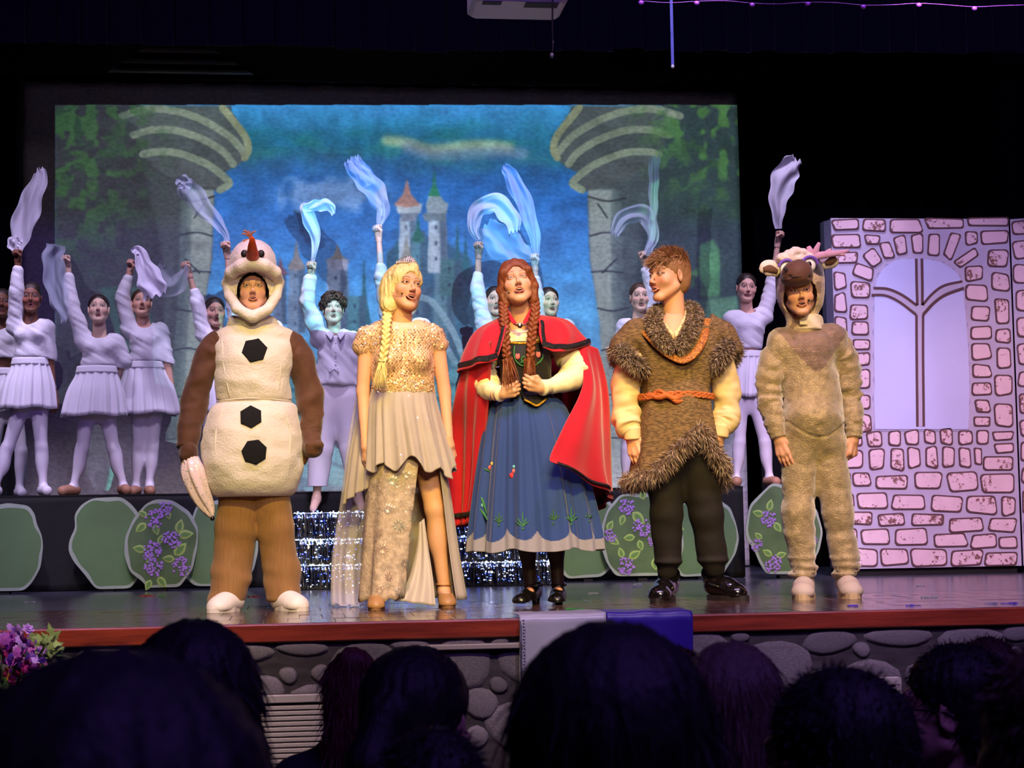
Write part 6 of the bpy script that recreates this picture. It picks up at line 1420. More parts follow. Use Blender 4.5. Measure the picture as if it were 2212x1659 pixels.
        o = sheet_obj('capelet', g, Mr, r, solid=.006); nfr = gnormals(g); sg = np.where(nfr[..., 1:2] < 0, 1, -1)
        V, F = tube(g[-4, :44:2] + (nfr * sg)[-4, :44:2] * .004, [.016] * 22, 8, 60, .35); obj('sequin_trim', V, F, Mk, o)
        V, F = tube(g[12:-4:3, 2] + (0, -.006, 0), [.010] * len(g[12:-4:3]), 8, 30, .4); obj('edge_trim', V, F, Mk, o); return o
    half(-1); half(1)
    for pts in ([J(1086, 660, .0), J(1094, 672, -.05), J(1104, 688, -.09), J(1116, 702, -.105)], [J(1158, 652, .0), J(1152, 668, -.05), J(1142, 684, -.09), J(1131, 700, -.105)]):
        p = np.array(pts); w = np.array([[0, 0, .02], [0, 0, .022], [0, 0, .018], [0, 0, .006]]); q = np.stack([p - w, p + w + (0, .012, .006)], 0); g = np.stack([cat_rom(q[k], 20) for k in (0, 1)]); g = np.stack([g[0] * (1 - s_) + g[1] * s_ for s_ in np.linspace(0, 1, 6)]); sheet_obj('collar', g, Mr, r, solid=.007)
    V, F = uvsphere(J(1123, 703, -.125), (.014, .006, .014), 16, 10); obj('clasp', V, F, mat('clasp_silver', (200, 170, 160), .25, metal=1.0), r); V, F = tube([J(1110, 700, -.11), J(1123, 703, -.12), J(1140, 700, -.11)], [.004] * 3, 6); obj('clasp_chain', V, F, MATS['clasp_silver'], r)
    # legs already in the body; heeled shoes
    Mks = mat('black_leather', (16, 13, 13), .28, spec=.6)
    for hl, te in (((1158, 1290, .05), (1120, 1306, -.13)), ((1208, 1288, .05), (1202, 1306, -.14))):
        a = J(*hl); b_ = J(*te); a[2] = .035; b_[2] = .008; o = shoe('heeled_shoe', a, b_, Mks, r, .040, .045, None, open_=True); V, F = tube([(a[0], a[1] + .01, .05), (a[0], a[1] + .012, .0)], [.022, .018], 14); obj('heel', V, F, Mks, o)
        c = J(hl[0] - 2, 1262, .03); V, F = tube([c + (.038 * math.cos(t), .045 * math.sin(t), .006 * math.sin(t) - .0) for t in np.linspace(0, 6.28, 14)], [.006] * 14, 6); obj('shoe_strap', V, F, Mks, o)
        V, F = uvsphere(a * .62 + b_ * .38 + (0, 0, .040), (.024, .050, .022), 14, 9); obj('instep', V, F, mat('instep_skin', (214, 150, 118), .55), o)
cape()

# ---- 4 fur-trimmed tunic
def tunic():
    r, base, J = stage_root('person', 1470, 'blond boy in a brown fur-trimmed tunic looking to his side, black trousers and boots')
    R = headR(-63, 2, -2); jd = dict(head=J(1444, 597, 0), neck=J(1454, 690, .03), chest=J(1460, 775, .03), pelvis=J(1460, 930, .03), shL=J(1376, 735, .03), elL=J(1352, 850, .05), wrL=J(1364, 940, .0), shR=J(1540, 728, .03), elR=J(1572, 845, .05), wrR=J(1556, 932, .0),
              hipL=J(1430, 950, .03), knL=J(1438, 1110, .0), anL=J(1438, 1230, .03), hipR=J(1498, 950, .03), knR=J(1522, 1110, .0), anR=J(1542, 1225, .03))
    f = dict(open=.0075, wide=.021, skin=(232, 172, 140), brow=(120, 84, 58), lips=(208, 126, 112), eyes=.75, iris=(80, 90, 100), browh=.004, arch=.5, gaze=(-.15, 0))
    hands = [(J(1365, 944, 0), J(1376, 996, -.02) - J(1365, 944, 0), (.75, -.6, 0), (.4, .9, 0), 'relax', 1.04), (J(1555, 938, 0), J(1545, 990, -.02) - J(1555, 938, 0), (-.75, -.6, 0), (-.4, .9, 0), 'relax', 1.04)]
    bd, H, _ = person_body(r, jd, f, R, 1.06, hands, hh=.0025)
    V, F = tube([H((-.078, .02, .02)), H((-.06, .07, -.02)), H((-.03, .085, -.09)), H((-.03, .075, -.14))], [.0014] * 4, 6); obj('headset_mic', V, F, mat('mic_wire', (205, 150, 116), .5), r)
    Mh = mat('sandy_hair', (192, 148, 104), .6, var=.3, vscale=60); Mh2 = mat('dark_sandy_hair', (164, 116, 78), .6)
    hc = hair_cap(r, H, R, 1.05, Mh2, 'hair', vol=1.0, groove=.002, face=(0, -.092, -.035, .080, .070, .092), h=.005)
    p = np.array([v.co[:] for v in hc.data.vertices]); q = np.array([v.normal[:] for v in hc.data.vertices]); loc = ((p - H((0, 0, 0))) @ R) / 1.05; k = np.nonzero(loc[:, 2] > .035)[0]; g = np.random.default_rng(4); k = g.choice(k, 2600); top = np.clip((loc[k, 2] - .05) / .06, .12, 1)[:, None]
    fl = (R @ np.array([[.15, -.8, .35]]).T).T
    blades('hair_strands', p[k], q[k] * .45 + fl * 1.0, .040 * top, .0024, [Mh, Mh, Mh2], hc, 5, .15, jit=.28)
    k = np.nonzero((loc[:, 1] < -.035) & (loc[:, 2] > .055))[0]
    if len(k): k = g.choice(k, 700); blades('fringe_strands', p[k], q[k] * .3 + (R @ np.array([[-.25, -.8, -.25]]).T).T, .048, .0022, [Mh, Mh, Mh2], hc, 6, .3, jit=.35)
    # cream shirt collar and sleeves
    Mc = mat('cream_shirt', (238, 208, 158), .75, bump=.15, bscale=40, var=.05)
    for pts in ([J(1424, 676, .05), J(1432, 696, -.05), J(1444, 715, -.10), J(1453, 726, -.12)], [J(1482, 664, .05), J(1478, 690, -.05), J(1466, 715, -.10), J(1457, 727, -.12)]):
        pp = np.array(pts); g2 = np.stack([cat_rom(pp + np.array([0, dy, dz]), 16) for dy, dz in ((.0, .018), (-.012, .004), (-.012, -.02))]); sheet_obj('shirt_collar', g2, Mc, r, solid=.005)
    sleeve('sleeve', [J(1366, 760, .03), J(1352, 830, .05), J(1352, 880, .04), J(1356, 920, .02), J(1364, 936, .0)], [.066, .072, .070, .072, .048], Mc, r, .012, 10, 26, seed=5)
    sleeve('sleeve', [J(1550, 755, .03), J(1566, 825, .05), J(1570, 880, .04), J(1566, 912, .02), J(1558, 928, .0)], [.066, .072, .068, .070, .046], Mc, r, .012, 10, 26, seed=9)
    for a, b_ in (((1364, 924, .0), (1366, 950, .0)), ((1559, 918, .0), (1555, 944, .0))): V, F = tube([J(*a), J(*b_)], [.045, .042], 24, 8, 1, lambda t, an: .001 * np.sin(an * 11)); obj('cuff', V, F, Mc, r)
    # tunic
    Mt = mat('brown_knit', (140, 110, 74), .9, rgb2=(88, 68, 46), vscale=46, stretch=(1, 1, 3.4), bump=.3, bscale=70)
    rt = [(700, 1412, 1504, .085, .04), (712, 1376, 1540, .10, .04), (730, 1352, 1560, .115, .04), (760, 1372, 1548, .135, .03), (800, 1384, 1536, .145, .03), (856, 1386, 1530, .13, .03), (900, 1380, 1538, .145, .03), (960, 1372, 1550, .155, .03), (1030, 1362, 1562, .165, .03)]
    rg = rings(J, rt); hem = [(-360, 1.02), (-200, 1.02), (-180, 1.03), (-150, 1.01), (-125, .985), (-105, .90), (-88, .78), (-76, .70), (-66, .72), (-50, .86), (-20, .98), (0, 1.02)]
    hx = [h[0] for h in hem]; hy = [h[1] for h in hem]
    G = sheet(rg, -360, 0, 160, 2.3, lambda t, a: .006 * vnoise(np.stack([a * 2, t * 6, t * 0], -1), 3) + t * .008 * np.sin(a * 7), 10, lambda d: np.interp(d, hx, hy)); tn = sheet_obj('tunic', G, Mt, r, True, solid=.006)
    Mf = [mat('fur_%s' % n, c, .85, sheen=.4) for n, c in (('grey', (136, 112, 96)), ('brown', (100, 74, 56)), ('pale', (186, 160, 140)))]
    fur_tube('fur_hem', G[-1, ::8] + (0, 0, .0), [.030] * len(G[-1, ::8]), 5200, Mf, r, .040, 3, (.3, 0, -.9), Mf[1])
    def on(x, y, off=.0): w = J(x, y); return np.array([w[0], on_loft(rg, w[0], w[2], 2.3) - off, w[2]])
    Mgold = mat('patterned_gold_trim', (206, 134, 50), .6, rgb2=(120, 50, 30), vscale=120, bump=.4, bscale=120)
    V, F = tube([J(1384, 692, .0), on(1386, 712, .016), on(1398, 735, .02), on(1416, 757, .024), on(1436, 774, .026), on(1460, 784, .026), on(1482, 774, .026), on(1502, 750, .024), on(1516, 722, .018), on(1524, 704, .012), J(1528, 688, .0)], [.021] * 11, 10, 60, .3); obj('gold_trim', V, F, Mgold, tn)
    lf = [J(1432, 668, .08), J(1418, 676, .02), J(1412, 692, -.06), J(1424, 722, -.115), J(1442, 745, -.135), J(1456, 756, -.14)]; rf = [J(1470, 664, .10), J(1492, 668, .04), J(1500, 686, -.04), J(1488, 716, -.105), J(1472, 742, -.13), J(1458, 756, -.14)]
    for i, pp in enumerate((lf, rf)): fur_tube('fur_collar', pp, [.026, .030, .031, .030, .026, .016], 3200, Mf, r, .027, 7 + i, (.0, -.2, -.5), Mf[1])
    skv = patch([[J(1424, 676, .06), J(1438, 677, -.015), J(1455, 678, -.042), J(1472, 677, -.015), J(1486, 676, .06)], [J(1426, 700, -.02), J(1440, 703, -.085), J(1456, 705, -.105), J(1472, 703, -.085), J(1486, 700, -.02)], [J(1440, 730, -.09), J(1448, 731, -.115), J(1456, 732, -.125), J(1464, 731, -.115), J(1472, 730, -.09)]], 14, 14); sheet_obj('bare_chest', skv, mat('chest_skin', (232, 172, 140), .55), r)
    for pp, sd in (([J(1340, 748, -.03), J(1352, 768, -.06), J(1374, 786, -.07), J(1392, 800, -.04)], 20), ([J(1332, 752, .0), J(1334, 770, .06), J(1352, 792, .10), J(1388, 802, .08)], 21), ([J(1574, 738, -.04), J(1562, 762, -.07), J(1548, 780, -.07), J(1536, 794, -.03)], 22), ([J(1582, 742, .0), J(1584, 762, .06), J(1566, 786, .1), J(1540, 796, .08)], 23)):
        fur_tube('fur_armlet', pp, [.026, .030, .030, .024], 1700, Mf, r, .036, sd, (.0, -.3, -.5), Mf[1])
    for pp in ([J(1396, 718, .03), J(1370, 730, .03), J(1352, 752, .03), J(1348, 775, .03)], [J(1524, 712, .03), J(1550, 724, .03), J(1566, 744, .03), J(1570, 768, .03)]):
        V, F = tube(pp, [.085, .085, .082, .078], 24, 20, 1, lambda t, a: .004 * np.sin(t * 14 + a)); obj('shoulder', V, F, Mt, tn)
    Mbt = mat('orange_braid_belt', (196, 104, 50), .7, bump=.7, bscale=90, var=.3, vscale=60)
    pth = [np.array([rg[5][0] + (rg[5][3] + .020) * math.copysign(abs(math.cos(a)) ** .87, math.cos(a)), rg[5][1] + (rg[5][4] + .022) * math.copysign(abs(math.sin(a)) ** .87, math.sin(a)), rg[5][2] - .004 + .004 * math.sin(a * 3)]) for a in np.linspace(0, 2 * np.pi, 40)]
    b = MB()
    for i in range(3):
        ph = np.linspace(0, 70, 160) + i * 2.09; C_ = cat_rom(pth, 160) * 1.0; C_[:, 2] += .011 * np.sin(ph); C_[:, :2] *= 1; V, F = tube(C_, [.0075] * 160, 6, 160); b.add(V, F)
    b.build('braided_belt', Mbt, r, True)
    kn = MB(); kn.tube([on(1394, 852, .03), on(1412, 862, .03), on(1430, 858, .03), on(1446, 866, .03), on(1462, 858, .02)], [.010, .014, .016, .014, .008], 8); kn.tube([on(1436, 858, .03), on(1448, 872, .03), on(1466, 868, .02)], [.010, .012, .006], 8); kn.tube([on(1404, 852, .02), on(1416, 848, .028), on(1432, 860, .03)], [.008, .010, .010], 8); kn.build('belt_knot', Mbt, r, True)
    Mp = mat('black_trousers', (24, 17, 15), .85, bump=.15, bscale=40)
    def tr(Fd):
        Fd.ell(J(1462, 960, .03), (.165, .125, .13)); Fd.cap(J(1432, 980, .03), J(1440, 1110, .01), .105, .080, .04); Fd.cap(J(1440, 1110, .01), J(1442, 1205, .03), .080, .070, .02)
        Fd.cap(J(1502, 980, .03), J(1526, 1110, .01), .112, .083, .04); Fd.cap(J(1526, 1110, .01), J(1538, 1200, .03), .083, .074, .02)
        Fd.ell(J(1443, 1214, .02), (.074, .075, .026), None, .012); Fd.ell(J(1540, 1210, .02), (.078, .075, .024), None, .012); Fd.cap(J(1443, 1215, .02), J(1441, 1232, .03), .056, .052, .008); Fd.cap(J(1541, 1212, .02), J(1543, 1228, .03), .056, .052, .008)
    sdf_part('trousers', tr, J(1480, 1240) - (.36, .25, .02), J(1480, 930) + (.36, .28, .04), .007, Mp, r, lambda V: .006 * fbm(V * np.array([9, 9, 12]), 3, 2), rel=2)
    Mk = mat('boot_leather', (14, 11, 12), .16, spec=.7, coat=.5)
    for hl, te, lx in (((1446, 1278, .06), (1420, 1298, -.16), 1), ((1540, 1276, .06), (1604, 1292, -.08), 1)):
        a = J(*hl); b_ = J(*te); a[2] = .03; b_[2] = .024; o = shoe('ankle_boot', a, b_, Mk, r, .055, .082, mat('boot_sole', (34, 26, 26), .6), .026)
        c = J(hl[0] - 1, hl[1] - 38, .04); V, F = tube([a + (0, .01, .08), c + (0, .0, .0)], [.054, .056], 20, 8); obj('boot_shaft', V, F, Mk, o)
        d_ = nrm(b_ - a); 
        for i in range(4):
            t = .10 + .11 * i; p_ = a + (b_ - a) * t + (0, 0, .118 - .030 * i); sd_ = np.array([-d_[1], d_[0], 0]); V, F = tube([p_ - sd_ * .026, p_ + d_ * .012 + (0, 0, .012), p_ + sd_ * .026], [.0032] * 3, 6); obj('lace', V, F, mat('boot_lace', (30, 26, 26), .8), o)
tunic()

# ---- 5 reindeer costume
def reindeer():
    r, base, J = stage_root('person', 1765, 'performer in a shiny tan reindeer costume with a brown-muzzled hood')
    R = headR(-11, 4, -2); jd = dict(head=J(1727, 634, -.025), neck=J(1738, 705, .03), chest=J(1745, 790, .03), pelvis=J(1758, 950, .03), shL=J(1678, 745, .03), elL=J(1664, 850, .05), wrL=J(1680, 944, .0), shR=J(1808, 735, .03), elR=J(1836, 845, .05), wrR=J(1844, 944, .0),
              hipL=J(1728, 970, .03), knL=J(1726, 1110, .0), anL=J(1733, 1245, .04), hipR=J(1792, 970, .03), knR=J(1808, 1110, .0), anR=J(1826, 1245, .04))
    f = dict(open=.0085, wide=.021, skin=(230, 168, 136), brow=(90, 64, 50), lips=(206, 124, 110), ears=False, eyes=.7)
    hands = [(J(1683, 948, 0), J(1698, 1004, -.03) - J(1683, 948, 0), (.75, -.6, 0), (.4, .9, 0), 'relax', .98), (J(1844, 948, 0), J(1840, 1000, -.02) - J(1844, 948, 0), (-.75, -.6, 0), (-.4, .9, 0), 'half', .98)]
    bd, H, _ = person_body(r, jd, f, R, .97, hands, hh=.0026)
    V, F = tube([H((.075, -.02, -.03)), H((.06, -.06, -.055)), H((.04, -.084, -.058))], [.0013] * 3, 6); obj('headset_mic', V, F, M_mic, r); V, F = uvsphere(H((.036, -.088, -.056)), .006, 10, 7); obj('mic_tip', V, F, M_mic, r)
    Mv = mat('tan_crushed_velvet', (188, 154, 98), .5, metal=.2, spec=.35, sheen=1.0, bump=.6, bscale=130, var=.25, vscale=34, col=True)
    zq = J(1750, 805)[2]; xq = J(1755, 805)[0]; zt = J(1750, 725)[2]
    def suit(Fd):
        Fd.cap(J(1745, 760, .03), J(1752, 850, .03), .150, .140, sy=.72); Fd.cap(J(1752, 850, .03), J(1757, 930, .02), .140, .158, .04, sy=.78); Fd.ell(J(1756, 905, -.03), (.13, .10, .11), None, .05)
        Fd.cap(J(1690, 738, .03), J(1800, 730, .03), .062, .062, .05); Fd.cap(J(1690, 738, .03), J(1672, 800, .045), .066, .060, .03); Fd.cap(J(1800, 730, .03), J(1828, 795, .045), .066, .058, .03); Fd.cap(J(1742, 722, .03), J(1744, 735, .03), .085, .11, .03, sy=.8)
        Fd.cap(J(1728, 970, .03), J(1724, 1100, .02), .098, .084, .04, sy=.92); Fd.cap(J(1724, 1100, .02), J(1733, 1215, .03), .084, .070, .02)
        Fd.cap(J(1790, 970, .03), J(1808, 1100, .02), .100, .078, .04, sy=.92); Fd.cap(J(1808, 1100, .02), J(1825, 1215, .03), .078, .068, .02)
        for x0_, yy in ((1734, 0), (1826, 0)):
            for k in range(3): Fd.ell(J(x0_ + (k % 2) * 4 - 2, 1205 + k * 17, .03), (.078 - .004 * k, .08, .026), None, .010)
    def dsp(V):
        q = fbm(V * np.array([8, 8, 12]), 3, 3) * .009; z = V[:, 2]; k = np.clip((.40 - z) / .3, 0, 1); q += k * .012 * vnoise(np.stack([V[:, 0] * 7, V[:, 1] * 7, z * 34], -1), 6)
        m = np.exp(-(((z - J(1756, 947)[2] - .9 * (V[:, 0] - xq) ** 2 * 4) / .006) ** 2)) * (V[:, 1] < .02); q -= .007 * m; q -= .006 * np.exp(-((V[:, 0] - J(1760, 1000)[0]) / .005) ** 2) * (z < J(1756, 945)[2]) * (V[:, 1] < 0); return q
    def colf(V):
        C = np.repeat(lin((178, 154, 112))[None], len(V), 0); w = .155 * np.clip((V[:, 2] - zq) / (zt - zq), 0, 1.4) ** .8; m = (V[:, 2] > zq) & (np.abs(V[:, 0] - xq) < w + .01) & ((V[:, 1] < .06) | (V[:, 2] > zt)); C[m] = lin((140, 112, 92)); return C
    sdf_part('velvet_suit', suit, J(1760, 1262) - (.36, .26, .02), J(1750, 700) + (.36, .30, .02), .0075, Mv, r, dsp, colf, rel=2)
    def vcol(o): 
        a = o.data.color_attributes.new('Col', 'FLOAT_COLOR', 'POINT'); a.data.foreach_set('color', np.tile(np.append(lin((178, 154, 112)), 1), len(o.data.vertices)).astype(np.float32)); return o
    vcol(sleeve('sleeve', [J(1700, 746, .03), J(1672, 778, .04), J(1662, 850, .05), J(1670, 905, .02), J(1682, 946, .0)], [.072, .070, .064, .054, .040], Mv, r, .013, 22, 28, seed=2))
    vcol(sleeve('sleeve', [J(1790, 738, .03), J(1826, 768, .04), J(1838, 845, .05), J(1843, 905, .02), J(1845, 946, .0)], [.070, .068, .060, .050, .040], Mv, r, .013, 22, 28, seed=7))
    # hood
    Mh = mat('tan_plush', (206, 176, 140), .75, sheen=.6, bump=.4, bscale=80, col=True); Mbr = mat('brown_muzzle', (92, 54, 38), .7, sheen=.3, bump=.2, bscale=60); Mdk = mat('dark_plush', (44, 34, 40), .8, sheen=.3); Mcr = mat('cream_plush', (240, 220, 200), .75, sheen=.5, bump=.4, bscale=70)
    def hood(Fd):
        Fd.ell(J(1728, 602, .03), (.124, .130, .135)); Fd.ell(J(1729, 640, .03), (.118, .115, .125), None, .04); Fd.cap(J(1732, 690, .03), J(1734, 706, .03), .078, .085, .03)
        Fd.ell(J(1726, 645, -.14), (.076, .16, .088), None, .008, True); Fd.ell(J(1728, 636, -.01), (.086, .105, .125), None, 0, True); Fd.cap(J(1735, 730, .03), J(1732, 660, .02), .068, .068, 0, True)
    c0 = J(1728, 610)
    def hcol(V):
        C = np.repeat(lin((206, 176, 138))[None], len(V), 0); z = V[:, 2] - c0[2]; m = (z > .055 - .45 * np.abs(V[:, 0] - c0[0])) & (z > .02); C[m] = lin((52, 40, 46)); C[vnoise(V * 26, 4) > .45] = lin((150, 120, 92)); C[m] = lin((52, 40, 46)); return C
    hd = sdf_part('hood', hood, c0 - (.26, .3, .28), c0 + (.26, .25, .22), .0055, Mh, r, lambda V: .002 * fbm(V * 28, 3, 2), hcol)
    def muz(Fd):
        Fd.ell(J(1721, 594, -.12), (.080, .075, .052)); Fd.ell(J(1723, 582, -.11), (.066, .07, .048), None, .03); Fd.ell(J(1721, 604, -.12), (.074, .068, .034), None, .02); Fd.cap(J(1690, 598, -.17), J(1752, 598, -.17), .006, .006, .012, True)
    mz = sdf_part('muzzle', muz, J(1721, 598, -.14) - (.13, .14, .12), J(1721, 598, -.14) + (.13, .14, .12), .005, Mbr, hd, lambda V: .0015 * fbm(V * 30, 5, 2))
    V, F = tube([J(1690, 599, -.16), J(1706, 598, -.187), J(1722, 598, -.193), J(1738, 597, -.187), J(1752, 596, -.16)], [.0028] * 5, 6, 20); obj('mouth_seam', V, F, Mdk, hd)
    for x in (1697, 1735): V, F = uvsphere(J(x, 581, -.172), (.014, .008, .011), 12, 8); obj('nostril', V, F, Mdk, hd)
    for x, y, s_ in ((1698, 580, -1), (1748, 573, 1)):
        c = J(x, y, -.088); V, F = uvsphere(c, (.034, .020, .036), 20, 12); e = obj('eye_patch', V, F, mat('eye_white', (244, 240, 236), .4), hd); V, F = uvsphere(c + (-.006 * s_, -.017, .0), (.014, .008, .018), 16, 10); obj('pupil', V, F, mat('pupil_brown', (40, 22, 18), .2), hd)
        V, F = tube([c + (.040 * math.cos(a), -.012 - .006 * math.sin(a), .040 * math.sin(a)) for a in np.linspace(.1, 3.0, 12)], [.008] * 12, 8); obj('eyelid', V, F, mat('lid_violet_lit', (120, 84, 190), .6), hd)  # violet light on the eyes is painted in as the lid colour
    for pts, nm in (([J(1684, 590, .0), J(1668, 580, .0), J(1652, 580, -.01), J(1641, 584, -.01)], 0), ([J(1774, 572, .0), J(1790, 564, .0), J(1800, 560, -.01), J(1810, 552, -.01)], 1)):
        V, F = tube(pts, [.026, .042, .038, .010], 18, 20, .45); e = obj('ear', V, F, Mcr, hd); q = np.array(pts) + (0, -.018, -.004); V, F = tube(q[:3] * .6 + q[1:4] * .4, [.010, .020, .012], 12, 14, .5); obj('inner_ear', V, F, mat('inner_ear_brown', (110, 74, 56), .85), hd)
    g = np.random.default_rng(2); pts = J(1724, 550, -.02) + np.stack([g.uniform(-.075, .07, 420), g.uniform(-.05, .05, 420), g.uniform(-.02, .02, 420)], 1)
    tf = sdf_part('tuft', lambda Fd: [Fd.ell(J(1724 + dx, 552 + dy, -.03), (.032, .04, .028), None, .01) for dx, dy in ((-34, 6), (-20, -2), (-6, -8), (8, -6), (20, 2), (-14, 8), (4, 8))], J(1722, 550) - (.16, .12, .1), J(1722, 550) + (.16, .1, .1), .005, Mcr, hd, lambda V: .005 * fbm(V * 34, 8, 2))
    Ma = mat('pink_felt_antler', (226, 170, 190), .8, sheen=.3); b = MB()
    def an(pts, rr_): V, F = tube([J(*p) for p in pts], rr_, 12, 18, .55); b.add(V, F)
    an([(1748, 556, -.02), (1764, 553, -.04), (1790, 549, -.05), (1812, 546, -.05), (1834, 541, -.05)], [.020, .020, .017, .014, .006]); an([(1752, 554, -.03), (1750, 542, -.04), (1746, 532, -.04)], [.022, .017, .010]); an([(1760, 552, -.035), (1764, 538, -.045), (1770, 524, -.05)], [.020, .015, .008]); an([(1784, 550, -.05), (1790, 543, -.05), (1795, 538, -.05)], [.017, .012, .006]); an([(1808, 547, -.05), (1818, 549, -.05), (1826, 551, -.05)], [.012, .010, .005])
    b.build('antler', Ma, hd, True)
    V, F = loft(rings(J, [(714, 1704, 1778, .088, .03), (700, 1703, 1776, .088, .03), (686, 1705, 1774, .088, .03), (682, 1708, 1771, .082, .03)]), 48, 2, lambda t, a, V: .004 * np.sin(a * 5 + t * 8)); cl = obj('neck_band', V, F, Mcr, r)
    MB().bevbox(J(1728, 702, -.062), J(1742, 692, -.052), .004).build('neck_tab', Mcr, cl)
    Ms = mat('grey_suede_shoe', (196, 176, 158), .7, bump=.2, bscale=60)
    for hl, te in (((1738, 1272, .06), (1734, 1292, -.17)), ((1826, 1270, .06), (1842, 1290, -.16))):
        a = J(*hl); b_ = J(*te); a[2] = .03; b_[2] = .022; o = shoe('suede_sneaker', a, b_, Ms, r, .056, .068, mat('tan_rubber_sole', (206, 176, 132), .6), .028)
        d_ = nrm(b_ - a); sd_ = np.array([-d_[1], d_[0], 0]); Ml = mat('grey_lace', (150, 128, 108), .8)
        for i in range(4): t = .25 + .12 * i; p_ = a + (b_ - a) * t + (0, 0, .105 - .022 * i); V, F = tube([p_ - sd_ * .028, p_ + (0, 0, .012), p_ + sd_ * .028], [.004] * 3, 6); obj('lace', V, F, Ml, o)
        p_ = a + (b_ - a) * .25 + (0, 0, .12)
        for s_ in (-1, 1): V, F = tube([p_, p_ + sd_ * s_ * .03 + (0, -.02, .02), p_ + sd_ * s_ * .055 + (0, -.03, -.005), p_ + sd_ * s_ * .03 + (0, -.03, -.02), p_], [.0032] * 5, 6); obj('lace_bow', V, F, Ml, o)
reindeer()
